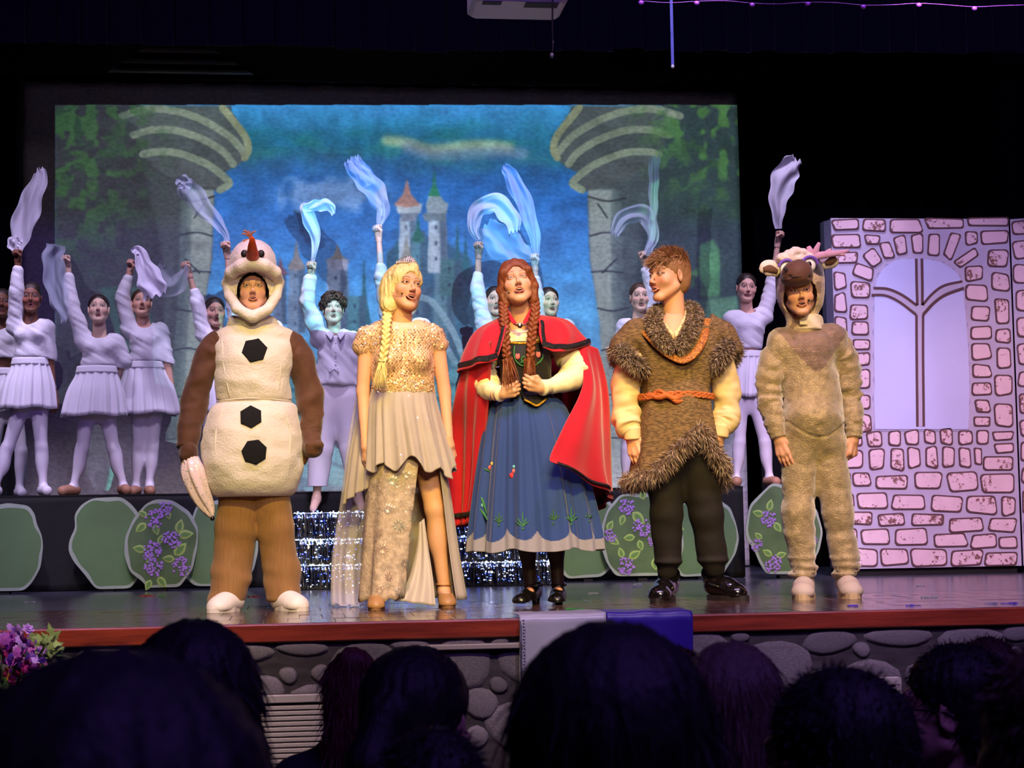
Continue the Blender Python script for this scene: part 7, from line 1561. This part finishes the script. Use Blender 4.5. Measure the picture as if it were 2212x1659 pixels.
# ------------------------------------------------------------------ dancers in white on the riser
ZP = pt + .010
M_mesh = mat('white_mesh_top', (226, 222, 230), .7, sheen=.3, bump=.25, bscale=60)
M_skirt = mat('white_skirt', (230, 226, 234), .75, sheen=.3, bump=.1, bscale=40)
M_hair_d = mat('dark_hair', (44, 30, 24), .45, spec=.5, bump=.3, bscale=60, stretch=(3, 3, .6))
M_hair_b = mat('brown_hair', (74, 48, 34), .5, spec=.4, bump=.3, bscale=60, stretch=(3, 3, .6))
M_slip = mat('ballet_slipper', (176, 128, 100), .55); M_slipw = mat('white_slipper', (222, 216, 224), .6)
M_shirt = mat('white_shirt', (228, 226, 232), .8, bump=.2, bscale=30); M_pant = mat('white_trousers', (226, 222, 232), .8, bump=.2, bscale=24)
def dancer(label, d, Y=3.45, kind='girl', skin=(226, 178, 152), hairm=None, yaw=0, pitch=8, roll=0, hs=.88, f=None, skirt=None, slip=None, waist=(770, 36), top=True, z0=None, midriff=0, cuff=.72):
    px = d['head'][0]; p = P(px, 1060, Y); z0 = ZP if z0 is None else z0; base = np.array([p[0], Y, z0]); r = empty('person', base, label, 'person', 'dancers in white on the riser' if kind == 'girl' else None)
    J = lambda x, y, dy=0.0: P(x, y, Y + dy) - base
    jd = {k: J(*v) for k, v in d.items() if k != 'hand'}; 
    jd.setdefault('chest', (jd['shL'] + jd['shR']) / 2 + (0, 0, -.12)); jd.setdefault('neck', (jd['shL'] + jd['shR']) / 2 + (0, .01, .03)); jd['pelvis'] = (jd['hipL'] + jd['hipR']) / 2 + (0, .01, .04)
    for q in 'LR':
        if 'toe' + q in jd: jd['toe' + q][2] = .026; jd['toe' + q][1] -= .10
        jd['an' + q][2] = max(jd['an' + q][2], .07)
    R = headR(yaw, pitch, roll); ff = dict(open=.009, wide=.019, skin=skin, brow=(50, 34, 28), eyes=.8, lips=(160, 72, 78), lash=(30, 22, 24)); ff.update(f or {}); hands = []
    for q in 'LR':
        dv = jd['wr' + q] - jd['el' + q]; up = dv[2] > 0; s_ = -1 if q == 'L' else 1
        hands.append((jd['wr' + q], nrm(dv), (-s_ * .8, -.6, 0), (s_ * -.5, -.4 if up else .8, 0), 'fist' if up else 'relax', .86))
    bd, H, _ = person_body(r, jd, ff, R, hs, hands, leg=(232, 226, 236) if kind == 'girl' else (skin), h=.0095, hh=.0042, hd=.0044, thin=.80, tt=.60)
    c0 = H((0, 0, 0)); hm = hairm or M_hair_d
    if kind == 'girl': hair_cap(r, H, R, hs, hm, 'hair', vol=.97, groove=.0012, face=(0, -.088, -.028, .075, .062, .096), h=.006, extra=lambda Fd: Fd.ell(H((0, .10, .075)), (.036, .034, .032), None, .01))
    else:
        hc = hair_cap(r, H, R, hs, hm, 'hair', vol=1.04, groove=.004, face=(0, -.092, -.036, .074, .062, .090), h=.006); g = np.random.default_rng(3); b = MB()
        p_ = np.array([v.co[:] for v in hc.data.vertices]); q_ = np.array([v.normal[:] for v in hc.data.vertices]); lz = ((p_ - c0) @ R)[:, 2]; k = g.choice(np.nonzero(lz > .012)[0], 120)
        for i in k:
            u = nrm(np.cross(q_[i], g.normal(0, 1, 3))); w = np.cross(q_[i], u); rr_ = g.uniform(.012, .02); b.tube([p_[i] + q_[i] * (.004 + .010 * t) + (u * math.cos(5 * t) + w * math.sin(5 * t)) * rr_ for t in np.linspace(0, 1, 6)], [.006, .008, .008, .007, .006, .003], 5)
        b.build('curls', hm, hc, True, kind='stuff')
    shm = (jd['shL'] + jd['shR']) / 2; ww = waist[1] / 312.; wz = J(px, waist[0])
    cx = (jd['hipL'][0] + jd['hipR'][0]) / 2 * .6 + shm[0] * .4; wp = np.array([cx, .0, wz[2]])
    mt = M_mesh if kind == 'girl' else M_shirt
    def tp(Fd):
        a = shm * .85 + wp * .15; sw = np.linalg.norm(jd['shL'] - jd['shR'])
        Fd.cap(wp, shm * .62 + wp * .38, ww, sw * .50, sy=.80); Fd.cap(shm * .62 + wp * .38, shm + (0, 0, -.03), sw * .50, sw * .42, .03, sy=.74); Fd.cap(jd['shL'], jd['shR'], .058, .058, .04)
        if kind == 'girl':
            for q in (-1, 1): Fd.ell(shm * .66 + wp * .34 + (q * .05, -.055, .01), (.045, .045, .045), None, .03)
        for q in 'LR':
            e = jd['el' + q]; w_ = e + (jd['wr' + q] - e) * cuff; Fd.cap(jd['sh' + q], e, .058, .050, .03); Fd.cap(e, w_, .050, .038 if kind == 'girl' else .046, .012)
            if kind == 'boy': Fd.ell((jd['sh' + q] + e) / 2, (.062, .06, .07), None, .03)
        Fd.cap(jd['neck'] + (0, -.04, .06), jd['neck'] + (0, -.02, .01), .05, .052, .012, True)
        Fd.ell(wp + (0, 0, -.30), (.4, .4, .29 - midriff), None, .004, True)
    pts = np.array([jd[k] for k in ('shL', 'shR', 'elL', 'elR', 'wrL', 'wrR')] + [wp])
    sdf_part('mesh_top' if kind == 'girl' else 'shirt', tp, pts.min(0) - .16, pts.max(0) + .12, .0085, mt, r, lambda V: (.0055 if kind == 'girl' else .009) * vnoise(np.stack([V[:, 0] * 10, V[:, 1] * 10, V[:, 2] * (46 if kind == 'girl' else 24) + V[:, 0] * 26], -1), int(px)) , rel=2)
    if skirt:
        y0, y1, xl, xr, wl, wr_ = skirt; rw = [(*(lambda a, b: ((a[0] + b[0]) / 2, 0.01, a[2], (b[0] - a[0]) / 2, (b[0] - a[0]) / 2 * .8))(J(x_l, y), J(x_r, y)),) for y, x_l, x_r in ((y0, wl, wr_), (y0 + 16, wl - 3, wr_ + 3), ((y0 + y1) / 2, (wl + xl) / 2 - 4, (wr_ + xr) / 2 + 4), (y1, xl, xr))]
        n = 15; G = sheet(rw, -360, 0, 150, 2.0, lambda t, a: t * (.013 * np.sin(a * n + px) + .005 * np.sin(a * 31)), 6, lambda dd: 1 + .02 * np.sin(np.radians(dd) * 5 + px)); sk = sheet_obj('skirt', G, M_skirt, r, True)
        V, F = loft([(rw[0][0], .01, rw[0][2] + .014, rw[0][3] * 1.0, rw[0][4] * 1.0), (rw[0][0], .01, rw[0][2] - .035, rw[1][3] * 1.02, rw[1][4] * 1.02)], 40, 2); obj('waistband', V, F, M_skirt, sk)
    if kind == 'girl':
        for q in 'LR':
            a = jd['an' + q]; t = jd.get('toe' + q, a + (0, -.1, -.05))
            def sl(Fd): Fd.cap((a[0], a[1] + .02, .036), (t[0] * 1.02 - a[0] * .02, t[1] * 1.02 - a[1] * .02, .028), .043, .034, .01); Fd.ell((a[0], a[1], -.5), (1, 1, .5), None, 0, True); Fd.ell((a[0], a[1] + .01, .110), (.044, .075, .06), None, .004, True)
            sdf_part('slipper', sl, np.minimum(a, t) - (.07, .07, .2), np.maximum(a, t) + (.07, .09, .05), .007, slip or M_slipw, r)
    else:
        def pn(Fd):
            Fd.cap(jd['pelvis'] + (-.03, 0, .06), jd['pelvis'] + (.03, 0, .06), .125, .125, sy=.8)
            for q in 'LR': Fd.cap(jd['hip' + q], jd['kn' + q], .105, .086, .04); Fd.cap(jd['kn' + q], jd['an' + q] + (0, 0, -.01), .086, .064, .02)
        o = sdf_part('trousers', pn, jd['pelvis'] - (.3, .2, .62), jd['pelvis'] + (.3, .25, .2), .0085, M_pant, r, lambda V: .008 * fbm(V * np.array([9, 9, 5]), 3, 2), rel=2)
        w_ = jd['pelvis'] + (0, -.12, .15); V, F = tube([w_ + (-.02, 0, .01), w_ + (-.03, -.01, -.02), w_ + (0, -.006, 0), w_ + (.03, -.012, -.02), w_ + (.022, 0, .012)], [.004] * 5, 6); obj('drawstring', V, F, M_pant, o)
        for q in (-1, 1): g_ = patch([[shm + (q * .01, -.085, .02), shm + (q * .03, -.05, .05), shm + (q * .06, -.0, .07)], [shm + (q * .03, -.10, -.02), shm + (q * .06, -.07, .02), shm + (q * .075, -.0, .045)]], 8, 12); sheet_obj('shirt_collar', g_, M_shirt, r, solid=.006)
        for k in range(3): V, F = uvsphere(shm + (.0, -.118 - .004 * k, -.04 - .06 * k), .006, 8, 6); obj('shirt_button', V, F, M_skirt, r)
    return r
dancer('dancer half out of frame at the far left, face dark', dict(head=(4, 655), shL=(-34, 720, .0), elL=(-60, 790), wrL=(-62, 850), shR=(32, 722), elR=(40, 790), wrR=(38, 850), hipL=(-5, 885), knL=(-14, 975), anL=(-18, 1060), hipR=(30, 885), knR=(46, 975), anR=(42, 1062), toeR=(52, 1080)), 3.95, skin=(120, 78, 58), skirt=(800, 890, -44, 58, -26, 40), yaw=8)
dancer('dark-skinned dancer lifting a sheer scarf at the far left', dict(head=(67, 643), shL=(34, 706), elL=(36, 628, -.05), wrL=(39, 566, -.05), shR=(98, 708), elR=(109, 790, .02), wrR=(116, 850), hipL=(48, 872), knL=(18, 965), anL=(-10, 1058), toeL=(-22, 1080), hipR=(84, 872), knR=(89, 965), anR=(93, 1060), toeR=(106, 1078)), 3.42, skin=(128, 82, 62), yaw=6, pitch=6, skirt=(778, 884, -2, 120, 26, 104), f=dict(open=.011), waist=(768, 34), midriff=.0)
dancer('dancer with feet planted wide apart, just right of the dark-skinned girl', dict(head=(213, 668), shL=(182, 738), elL=(154, 655, -.03), wrL=(146, 578, -.03), shR=(250, 742), elR=(270, 780, .0), wrR=(254, 815, .06), hipL=(188, 888), knL=(178, 968), anL=(160, 1055), toeL=(140, 1078), hipR=(230, 888), knR=(244, 968), anR=(266, 1055), toeR=(276, 1076)), 3.45, yaw=4, pitch=14, skin=(222, 186, 162), skirt=(796, 900, 134, 272, 166, 252), slip=M_slip, waist=(785, 36))
dancer('dancer with white scarf over her forehead, feet together in tan slippers', dict(head=(306, 655), shL=(280, 714), elL=(264, 642, -.04), wrL=(281, 586, -.05), shR=(346, 716), elR=(363, 790), wrR=(373, 852), hipL=(302, 880), knL=(300, 965), anL=(293, 1046), toeL=(290, 1072), hipR=(334, 880), knR=(330, 965), anR=(323, 1042), toeR=(327, 1062)), 3.84, yaw=6, pitch=14, skin=(222, 170, 146), hairm=M_hair_b, skirt=(786, 896, 250, 388, 272, 354), slip=M_slip, waist=(775, 36), f=dict(open=.006))
dancer('dark-haired dancer just left of the snowman hood, gauzy scarf in her fist', dict(head=(464, 674), shL=(442, 722), elL=(426, 652, -.03), wrL=(408, 590, -.03), shR=(502, 724), elR=(512, 800), wrR=(512, 850), hipL=(454, 890), knL=(456, 970), anL=(456, 1055), hipR=(488, 890), knR=(490, 970), anR=(490, 1055)), 3.7, yaw=12, pitch=4, skin=(206, 160, 138), skirt=(800, 890, 425, 520, 438, 502), cuff=.3)
dancer('dancer hidden behind the snowman costume, only an arm and shoulder showing', dict(head=(552, 650), shL=(514, 706), elL=(497, 615, -.04), wrL=(491, 548, -.05), shR=(590, 710), elR=(598, 790), wrR=(590, 850), hipL=(535, 890), knL=(536, 970), anL=(536, 1055), hipR=(570, 890), knR=(570, 970), anR=(570, 1055)), 3.25, skin=(220, 172, 150), skirt=(800, 890, 505, 600, 520, 585), cuff=.25)
dancer('curly-haired boy in a white shirt and loose white trousers, barefoot', dict(head=(720, 668), shL=(690, 730), elL=(664, 652, -.05), wrL=(672, 592, -.06), shR=(758, 734), elR=(776, 810), wrR=(778, 870), hipL=(698, 862), knL=(692, 970), anL=(684, 1072), toeL=(676, 1098), hipR=(744, 862), knR=(762, 970), anR=(774, 1072), toeR=(780, 1098)), 2.99, 'boy', skin=(226, 190, 166), hairm=M_hair_b, yaw=0, pitch=10, hs=.86, z0=.482, waist=(826, 46), f=dict(open=.0095, browh=.0042, lips=(176, 110, 104)), cuff=.8)
dancer('dancer mostly hidden behind the blonde singer, arm straight up', dict(head=(880, 655), shL=(842, 706), elL=(824, 600, -.03), wrL=(818, 512, -.04), shR=(912, 706), elR=(922, 790), wrR=(915, 850), hipL=(856, 885), knL=(856, 970), anL=(856, 1052), hipR=(894, 885), knR=(894, 970), anR=(894, 1052)), 3.4, skin=(224, 178, 154), skirt=(795, 885, 830, 920, 842, 908), cuff=.25)
dancer('dancer mostly hidden behind the auburn braids, sleeve cuff flared', dict(head=(1070, 650), shL=(1046, 702), elL=(1031, 622, -.03), wrL=(1034, 548, -.04), shR=(1108, 704), elR=(1118, 790), wrR=(1110, 850), hipL=(1058, 885), knL=(1058, 970), anL=(1058, 1052), hipR=(1092, 885), knR=(1092, 970), anR=(1092, 1052)), 3.4, skin=(222, 176, 150), skirt=(795, 885, 1030, 1120, 1044, 1106), cuff=.35)
dancer('dancer peeping over the red cape shoulder', dict(head=(1186, 652), shL=(1166, 706), elL=(1158, 636, -.03), wrL=(1156, 574, -.04), shR=(1222, 708), elR=(1230, 790), wrR=(1226, 850), hipL=(1178, 885), knL=(1178, 970), anL=(1178, 1052), hipR=(1210, 885), knR=(1210, 970), anR=(1210, 1052)), 3.45, yaw=8, skin=(224, 184, 160), skirt=(795, 885, 1150, 1240, 1164, 1226), cuff=.5)
dancer('dancer beside the fur-clad boy, arm raised across the stone pillar', dict(head=(1382, 642), shL=(1350, 706), elL=(1338, 775), wrL=(1336, 836), shR=(1408, 704), elR=(1408, 628, -.03), wrR=(1391, 568, -.04), hipL=(1362, 880), knL=(1356, 970), anL=(1352, 1045), hipR=(1398, 880), knR=(1402, 970), anR=(1404, 1045)), 3.45, yaw=-4, pitch=6, skin=(222, 180, 156), hairm=M_hair_b, skirt=(790, 880, 1330, 1420, 1348, 1406), slip=M_slip, f=dict(open=.010))
dancer('smiling dancer at the right end with bare midriff, scarf held high', dict(head=(1612, 622), shL=(1580, 690), elL=(1568, 758), wrL=(1574, 822), shR=(1650, 684), elR=(1671, 604, -.03), wrR=(1680, 524, -.04), hipL=(1598, 866), knL=(1598, 955), anL=(1591, 1032), toeL=(1584, 1052), hipR=(1634, 866), knR=(1652, 955), anR=(1662, 1032), toeR=(1668, 1052)), 3.45, yaw=-4, pitch=2, roll=5, skin=(226, 178, 154), skirt=(762, 858, 1570, 1656, 1588, 1646), slip=M_slip, waist=(744, 33), f=dict(open=.004, wide=.024, smile=.009), cuff=.0, midriff=.02)

# ------------------------------------------------------------------ sheer scarves the dancers wave
M_scarf = mat('sheer_scarf', (226, 222, 236), .6, alpha=.66, sheen=.4)
M_scarf2 = mat('grey_sheer_scarf', (190, 190, 206), .6, alpha=.40, sheen=.4); M_scarf3 = mat('opaque_scarf', (228, 224, 240), .65, sheen=.4); M_scarf4 = mat('very_sheer_scarf', (196, 206, 226), .6, alpha=.50, sheen=.4)
def scarf(label, paths, m, Y=3.36, nv=26):
    c = P(*paths[0][0][:2], Y); base = np.array(c); r = empty('scarf', base, label, 'scarf', 'sheer scarves waved by the dancers'); parts = []
    for pi, path in enumerate(paths):
        q = np.array([(P(x, y, Y + dy) - base).tolist() + [w / 312.] for x, y, w, dy in [(*a, 0)[:4] if len(a) == 3 else a for a in path]]); n = len(q) * 12
        C = cat_rom(q[:, :3], n); w = np.maximum(cat_rom(np.stack([q[:, 3], 0 * q[:, 3]], 1), n)[:, 0], .008); T = np.gradient(C, axis=0); S = np.stack([-T[:, 2], 0 * T[:, 0], T[:, 0]], 1); S /= np.linalg.norm(S, axis=1)[:, None] + 1e-9
        v = np.linspace(-1, 1, nv); t = np.linspace(0, 1, n); ed = 1 + .10 * np.sin(t * 23 + pi)[:, None] * np.sign(v)[None]
        G = C[:, None] + S[:, None] * (w[:, None] * v[None] * ed)[..., None]; dy = .22 * w[:, None] * np.sin(v * 4.3 + 3.0 * np.sin(t * 4 + len(label))[:, None]) + .010 * vnoise(np.stack([v[None] * 3.2 + 0 * t[:, None], t[:, None] * 5 + 0 * v[None], 0 * v[None] + 0 * t[:, None]], -1), len(label)); G[..., 1] += dy
        G[..., 2] += .012 * np.sin(v * 9 + 1.0)[None] * (t[:, None] > .97); parts.append((G.reshape(-1, 3), grid_faces(n, nv), np.zeros(3)))
    V, F, _ = join(*parts); obj('fabric', V, F, m, r, True); return r
scarf('tall sheer scarf flung up by the dark-skinned dancer', [[(37, 548, 8), (30, 525, 14), (40, 512, 10)], [(40, 545, 8), (44, 510, 20), (58, 460, 25), (74, 415, 21), (88, 378, 15), (86, 364, 7)]], M_scarf)
scarf('sheer scarf falling in front of the leaning dancer\'s arm', [[(120, 528, 20), (115, 560, 22), (120, 610, 22), (130, 655, 18), (140, 694, 6)]], M_scarf4, 3.3)
scarf('opaque white scarf draped on the third dancer\'s forehead', [[(288, 548, 7), (298, 540, 11), (312, 572, 18), (326, 608, 28), (336, 640, 24)]], M_scarf3, 3.36)
scarf('grey gauzy scarf swinging low from a bare fist', [[(404, 572, 5), (394, 598, 14), (372, 612, 30), (346, 598, 30), (332, 580, 22)]], M_scarf2, 3.6)
scarf('gauzy scarf with a crumpled lilac end before the stone pillar', [[(491, 528, 5), (488, 508, 7), (474, 486, 12), (444, 454, 19), (414, 418, 23), (396, 396, 20)], [(382, 402, 8), (396, 394, 16), (414, 400, 9)]], M_scarf4, 3.2)
scarf('twisted white scarf above the curly-haired boy', [[(674, 576, 4), (677, 552, 5), (682, 520, 9), (672, 480, 15), (660, 452, 12), (664, 442, 8)], [(656, 450, 9), (684, 444, 12), (708, 444, 13), (722, 460, 5)]], M_scarf, 3.0)
scarf('bluish scarf thrown up over the blonde singer', [[(820, 486, 6), (826, 450, 16), (806, 408, 25), (778, 374, 22), (752, 346, 13)], [(800, 400, 12), (784, 370, 14), (768, 338, 8)]], M_scarf4, 3.36)
scarf('arching scarf from the flared sleeve', [[(1034, 518, 5), (1022, 488, 13), (1036, 450, 18), (1072, 440, 22), (1102, 468, 22), (1112, 500, 12)]], M_scarf, 3.34)
scarf('huge blue-lit scarf ballooning behind the auburn singer', [[(1158, 556, 6), (1128, 546, 24), (1080, 520, 38), (1048, 486, 22)], [(1160, 552, 6), (1150, 490, 15), (1124, 420, 20), (1098, 372, 14), (1088, 358, 7)]], M_scarf4, 3.40)
scarf('curling scarf before the right stone pillar', [[(1396, 552, 6), (1410, 512, 13), (1398, 470, 20), (1366, 462, 20), (1340, 480, 17), (1326, 508, 10)], [(1404, 546, 6), (1411, 470, 9), (1412, 400, 11), (1414, 338, 13)]], M_scarf4, 3.36)
scarf('broad scarf held high against the black curtain', [[(1682, 494, 8), (1680, 450, 17), (1688, 405, 26), (1704, 365, 27), (1720, 342, 13)]], M_scarf, 3.36)
# ------------------------------------------------------------------ audience heads in the dark
Mah = mat('audience_dark_hair', (26, 19, 18), .6, spec=.3, bump=.3, bscale=50, stretch=(4, 4, .5)); Mab = mat('audience_brown_hair', (66, 42, 32), .6, bump=.3, bscale=50, stretch=(4, 4, .5)); Mal = mat('audience_light_hair', (92, 70, 58), .5, bump=.5, bscale=60, stretch=(5, 5, .3), var=.3, vscale=20); Mar = mat('audience_red_hair', (92, 42, 38), .6, bump=.4, bscale=50, stretch=(4, 4, .5))
Mac = [mat('audience_coat_%s' % n, c, .85) for n, c in (('dark', (30, 26, 34)), ('blue', (36, 34, 70)), ('grey', (60, 54, 62)))]
def viewer(label, px, ytop, depth, wpx, hm, style='short', yaw=180, pitch=0, coat=0, skin=(200, 150, 124), tilt=0, face=None):
    sc = FPX / depth; s = wpx / sc / .168; c = PD(px, ytop + .124 * s * sc, depth); base = np.array([c[0], c[1], -1.0]); r = empty('person', base, label, 'person', 'audience')
    hc = c - base; R = headR(yaw, pitch, tilt); dn = lambda z: hc + np.array([0, .03, -z * s]); fw = R @ np.array([0, -1.0, 0]); fw[2] = 0; fw = nrm(fw); sd = np.array([-fw[1], fw[0], 0])
    ps = max(hc[2] - .72 * s, .38); pv = np.array([hc[0], hc[1], ps]) - fw * .05; jd = dict(head=hc, neck=dn(.18), chest=dn(.36), pelvis=pv, shL=dn(.245) + sd * .17 * s, shR=dn(.245) - sd * .17 * s)
    for q, k in (('L', 1), ('R', -1)):
        jd['el' + q] = dn(.50) + sd * k * .19 * s + fw * .03; jd['wr' + q] = pv + fw * .16 + sd * k * .09 + (0, 0, .10); jd['hip' + q] = pv + sd * k * .08; jd['kn' + q] = pv + sd * k * .10 + fw * .27 * s; jd['an' + q] = jd['kn' + q] * (1, 1, 0) + (0, 0, .07); jd['toe' + q] = jd['an' + q] + fw * .10 + (0, 0, -.04)
    f = dict(open=.002, wide=.018, skin=skin, teeth=False, brow=(50, 36, 30)); f.update(face or {})
    hands = [(jd['wr' + q], fw + (0, 0, -.3), sd * k, (0, 0, -1), 'relax', .9) for q, k in (('L', -1), ('R', 1))]
    bd, H, _ = person_body(r, jd, f, R, s, hands, h=.014, hh=.0065, hd=.006)
    def ct(Fd):
        Fd.cap(jd['shL'] * .9 + jd['shR'] * .1, jd['shR'] * .9 + jd['shL'] * .1, .085 * s, .085 * s); Fd.cap(dn(.27), pv, .165 * s, .175 * s, .05, sy=.8); Fd.cap(dn(.15), dn(.25), .07 * s, .12 * s, .06)
        for q in 'LR': Fd.cap(jd['sh' + q], jd['el' + q], .075 * s, .062 * s, .03); Fd.cap(jd['el' + q], jd['wr' + q], .062 * s, .045 * s, .02)
        Fd.ell(H((0, -.02, -.02)), np.array((.085, .09, .13)) * s, R, .0, True)
    pts = np.array([jd[k] for k in ('shL', 'shR', 'elL', 'elR', 'wrL', 'wrR', 'pelvis')]); sdf_part('coat', ct, pts.min(0) - .24, pts.max(0) + .22, .015, Mac[coat], r, rel=2)
    def lg(Fd):
        for q in 'LR': Fd.cap(jd['hip' + q], jd['kn' + q], .095 * s, .07 * s); Fd.cap(jd['kn' + q], jd['an' + q] + (0, 0, .02), .07 * s, .055 * s, .02)
    pts = np.array([jd[k] for k in ('hipL', 'hipR', 'knL', 'knR', 'anL', 'anR')]); sdf_part('trousers', lg, pts.min(0) - .13, pts.max(0) + .13, .017, Mac[0], r)
    def ex(Fd):
        if style in ('long', 'volume'):
            Fd.ell(H((0, .045, -.06)), np.array((.092, .072, .12)) * s, R, .03); Fd.ell(H((0, .05, -.17)), np.array((.098, .062, .13)) * s, R, .04); Fd.ell(H((0, .055, -.27)), np.array((.10, .05, .10)) * s, R, .04)
        if style == 'volume': Fd.ell(H((0, .03, .02)), np.array((.102, .105, .105)) * s, R, .03); Fd.ell(H((0, .05, -.12)), np.array((.112, .08, .14)) * s, R, .04)
        if style == 'pony': Fd.ell(H((0, .108, .03)), np.array((.028, .028, .03)) * s, R, .015); Fd.chain([H((0, .12, .03)), H((.01, .15, -.04)), H((.02, .135, -.14))], [.03 * s, .038 * s, .018 * s], .02)
        if style == 'bun': Fd.ell(H((.0, .075, .105)), np.array((.052, .05, .042)) * s, R, .02); Fd.ell(H((0, .05, -.10)), np.array((.085, .06, .12)) * s, R, .03)
    fc = (0, -.085, -.030, .070, .060, .098) if style != 'short' else (0, -.09, -.045, .085, .070, .098)
    hcap = hair_cap(r, H, R, s, hm, 'hair', vol=1.03 if style != 'short' else .99, groove=.004, face=fc, h=.0075, extra=ex)
    if style == 'short':
        p_ = np.array([v.co[:] for v in hcap.data.vertices]); q_ = np.array([v.normal[:] for v in hcap.data.vertices]); k = np.random.default_rng(3).integers(0, len(p_), 1500); blades('hair_strands', p_[k], q_[k] + (0, 0, -.5), .016, .0012, [hm], hcap, 3, .2)
    elif style in ('long', 'volume', 'bun'):
        p_ = np.array([v.co[:] for v in hcap.data.vertices]); q_ = np.array([v.normal[:] for v in hcap.data.vertices]); k = np.random.default_rng(4).integers(0, len(p_), 2200); blades('hair_strands', p_[k], q_[k] * .3 + (0, 0, -1.0), .05, .0011, [hm], hcap, 4, .3, jit=.22)
    return r, H, R, s
viewer('blurred very near dark head with thick hair filling the lower left corner', 250, 1440, 1.08, 620, Mah, 'volume', 178, coat=0)
r, H, R, s = viewer('dark-haired head with a shiny headband, in front of the purple flowers', 420, 1352, 2.75, 232, Mah, 'volume', 182)
V, F = tube([H((.092 * math.sin(a) * 1.02, .01, .012 + .112 * math.cos(a))) for a in np.linspace(-1.45, 1.45, 20)], [.010] * 20, 8, 60, .45); obj('headband', V, F, mat('headband_satin', (40, 44, 60), .25, spec=.8), r)
viewer('reddish head with a high bun beside the slatted vent', 765, 1412, 4.6, 128, Mar, 'bun', 176)
viewer('dark ponytailed head in a blue top, just right of the reddish bun', 905, 1402, 3.5, 224, Mah, 'pony', 150, coat=1)
viewer('low dark head at the bottom edge under the ponytail', 935, 1572, 2.45, 232, Mah, 'short', 180)
viewer('large dark bushy head in the centre hiding the banners', 1310, 1364, 1.85, 356, Mah, 'volume', 183)
viewer('small brown head between the bushy one and the straight light hair', 1462, 1400, 4.8, 120, Mab, 'short', 180)
viewer('straight light-haired head glowing blue, right of the purple banner', 1582, 1392, 3.05, 214, Mal, 'long', 168, coat=1)
viewer('short dark-haired head before the pale vent, third from the right', 1800, 1446, 2.45, 286, Mah, 'short', 206)
r, H, R, s = viewer('man in glasses turned in profile to the left', 2052, 1394, 3.75, 192, Mah, 'short', 238, skin=(196, 148, 124), coat=0)
Mg = mat('glasses_frame', (24, 20, 20), .3)
for q in (-1, 1):
    V, F = tube([H((q * .033 + .024 * math.cos(a), -.096, .0 + .018 * math.sin(a))) for a in np.linspace(0, 6.2832, 18)], [.0022] * 18, 6); obj('glasses_rim', V, F, Mg, r)
    V, F = tube([H((q * .057, -.094, .006)), H((q * .076, -.04, .008)), H((q * .080, .012, .004)), H((q * .078, .03, -.012))], [.0022] * 4, 6); obj('glasses_temple', V, F, Mg, r)
V, F = tube([H((-.010, -.100, .004)), H((0, -.104, .007)), H((.010, -.100, .004))], [.002] * 3, 6); obj('glasses_bridge', V, F, Mg, r)
viewer('brown-haired head half hidden behind the man in glasses', 2132, 1378, 4.9, 124, Mab, 'short', 178)
viewer('head cut off by the right frame edge, only its side showing', 2262, 1400, 1.85, 280, Mab, 'short', 196, skin=(190, 146, 124))
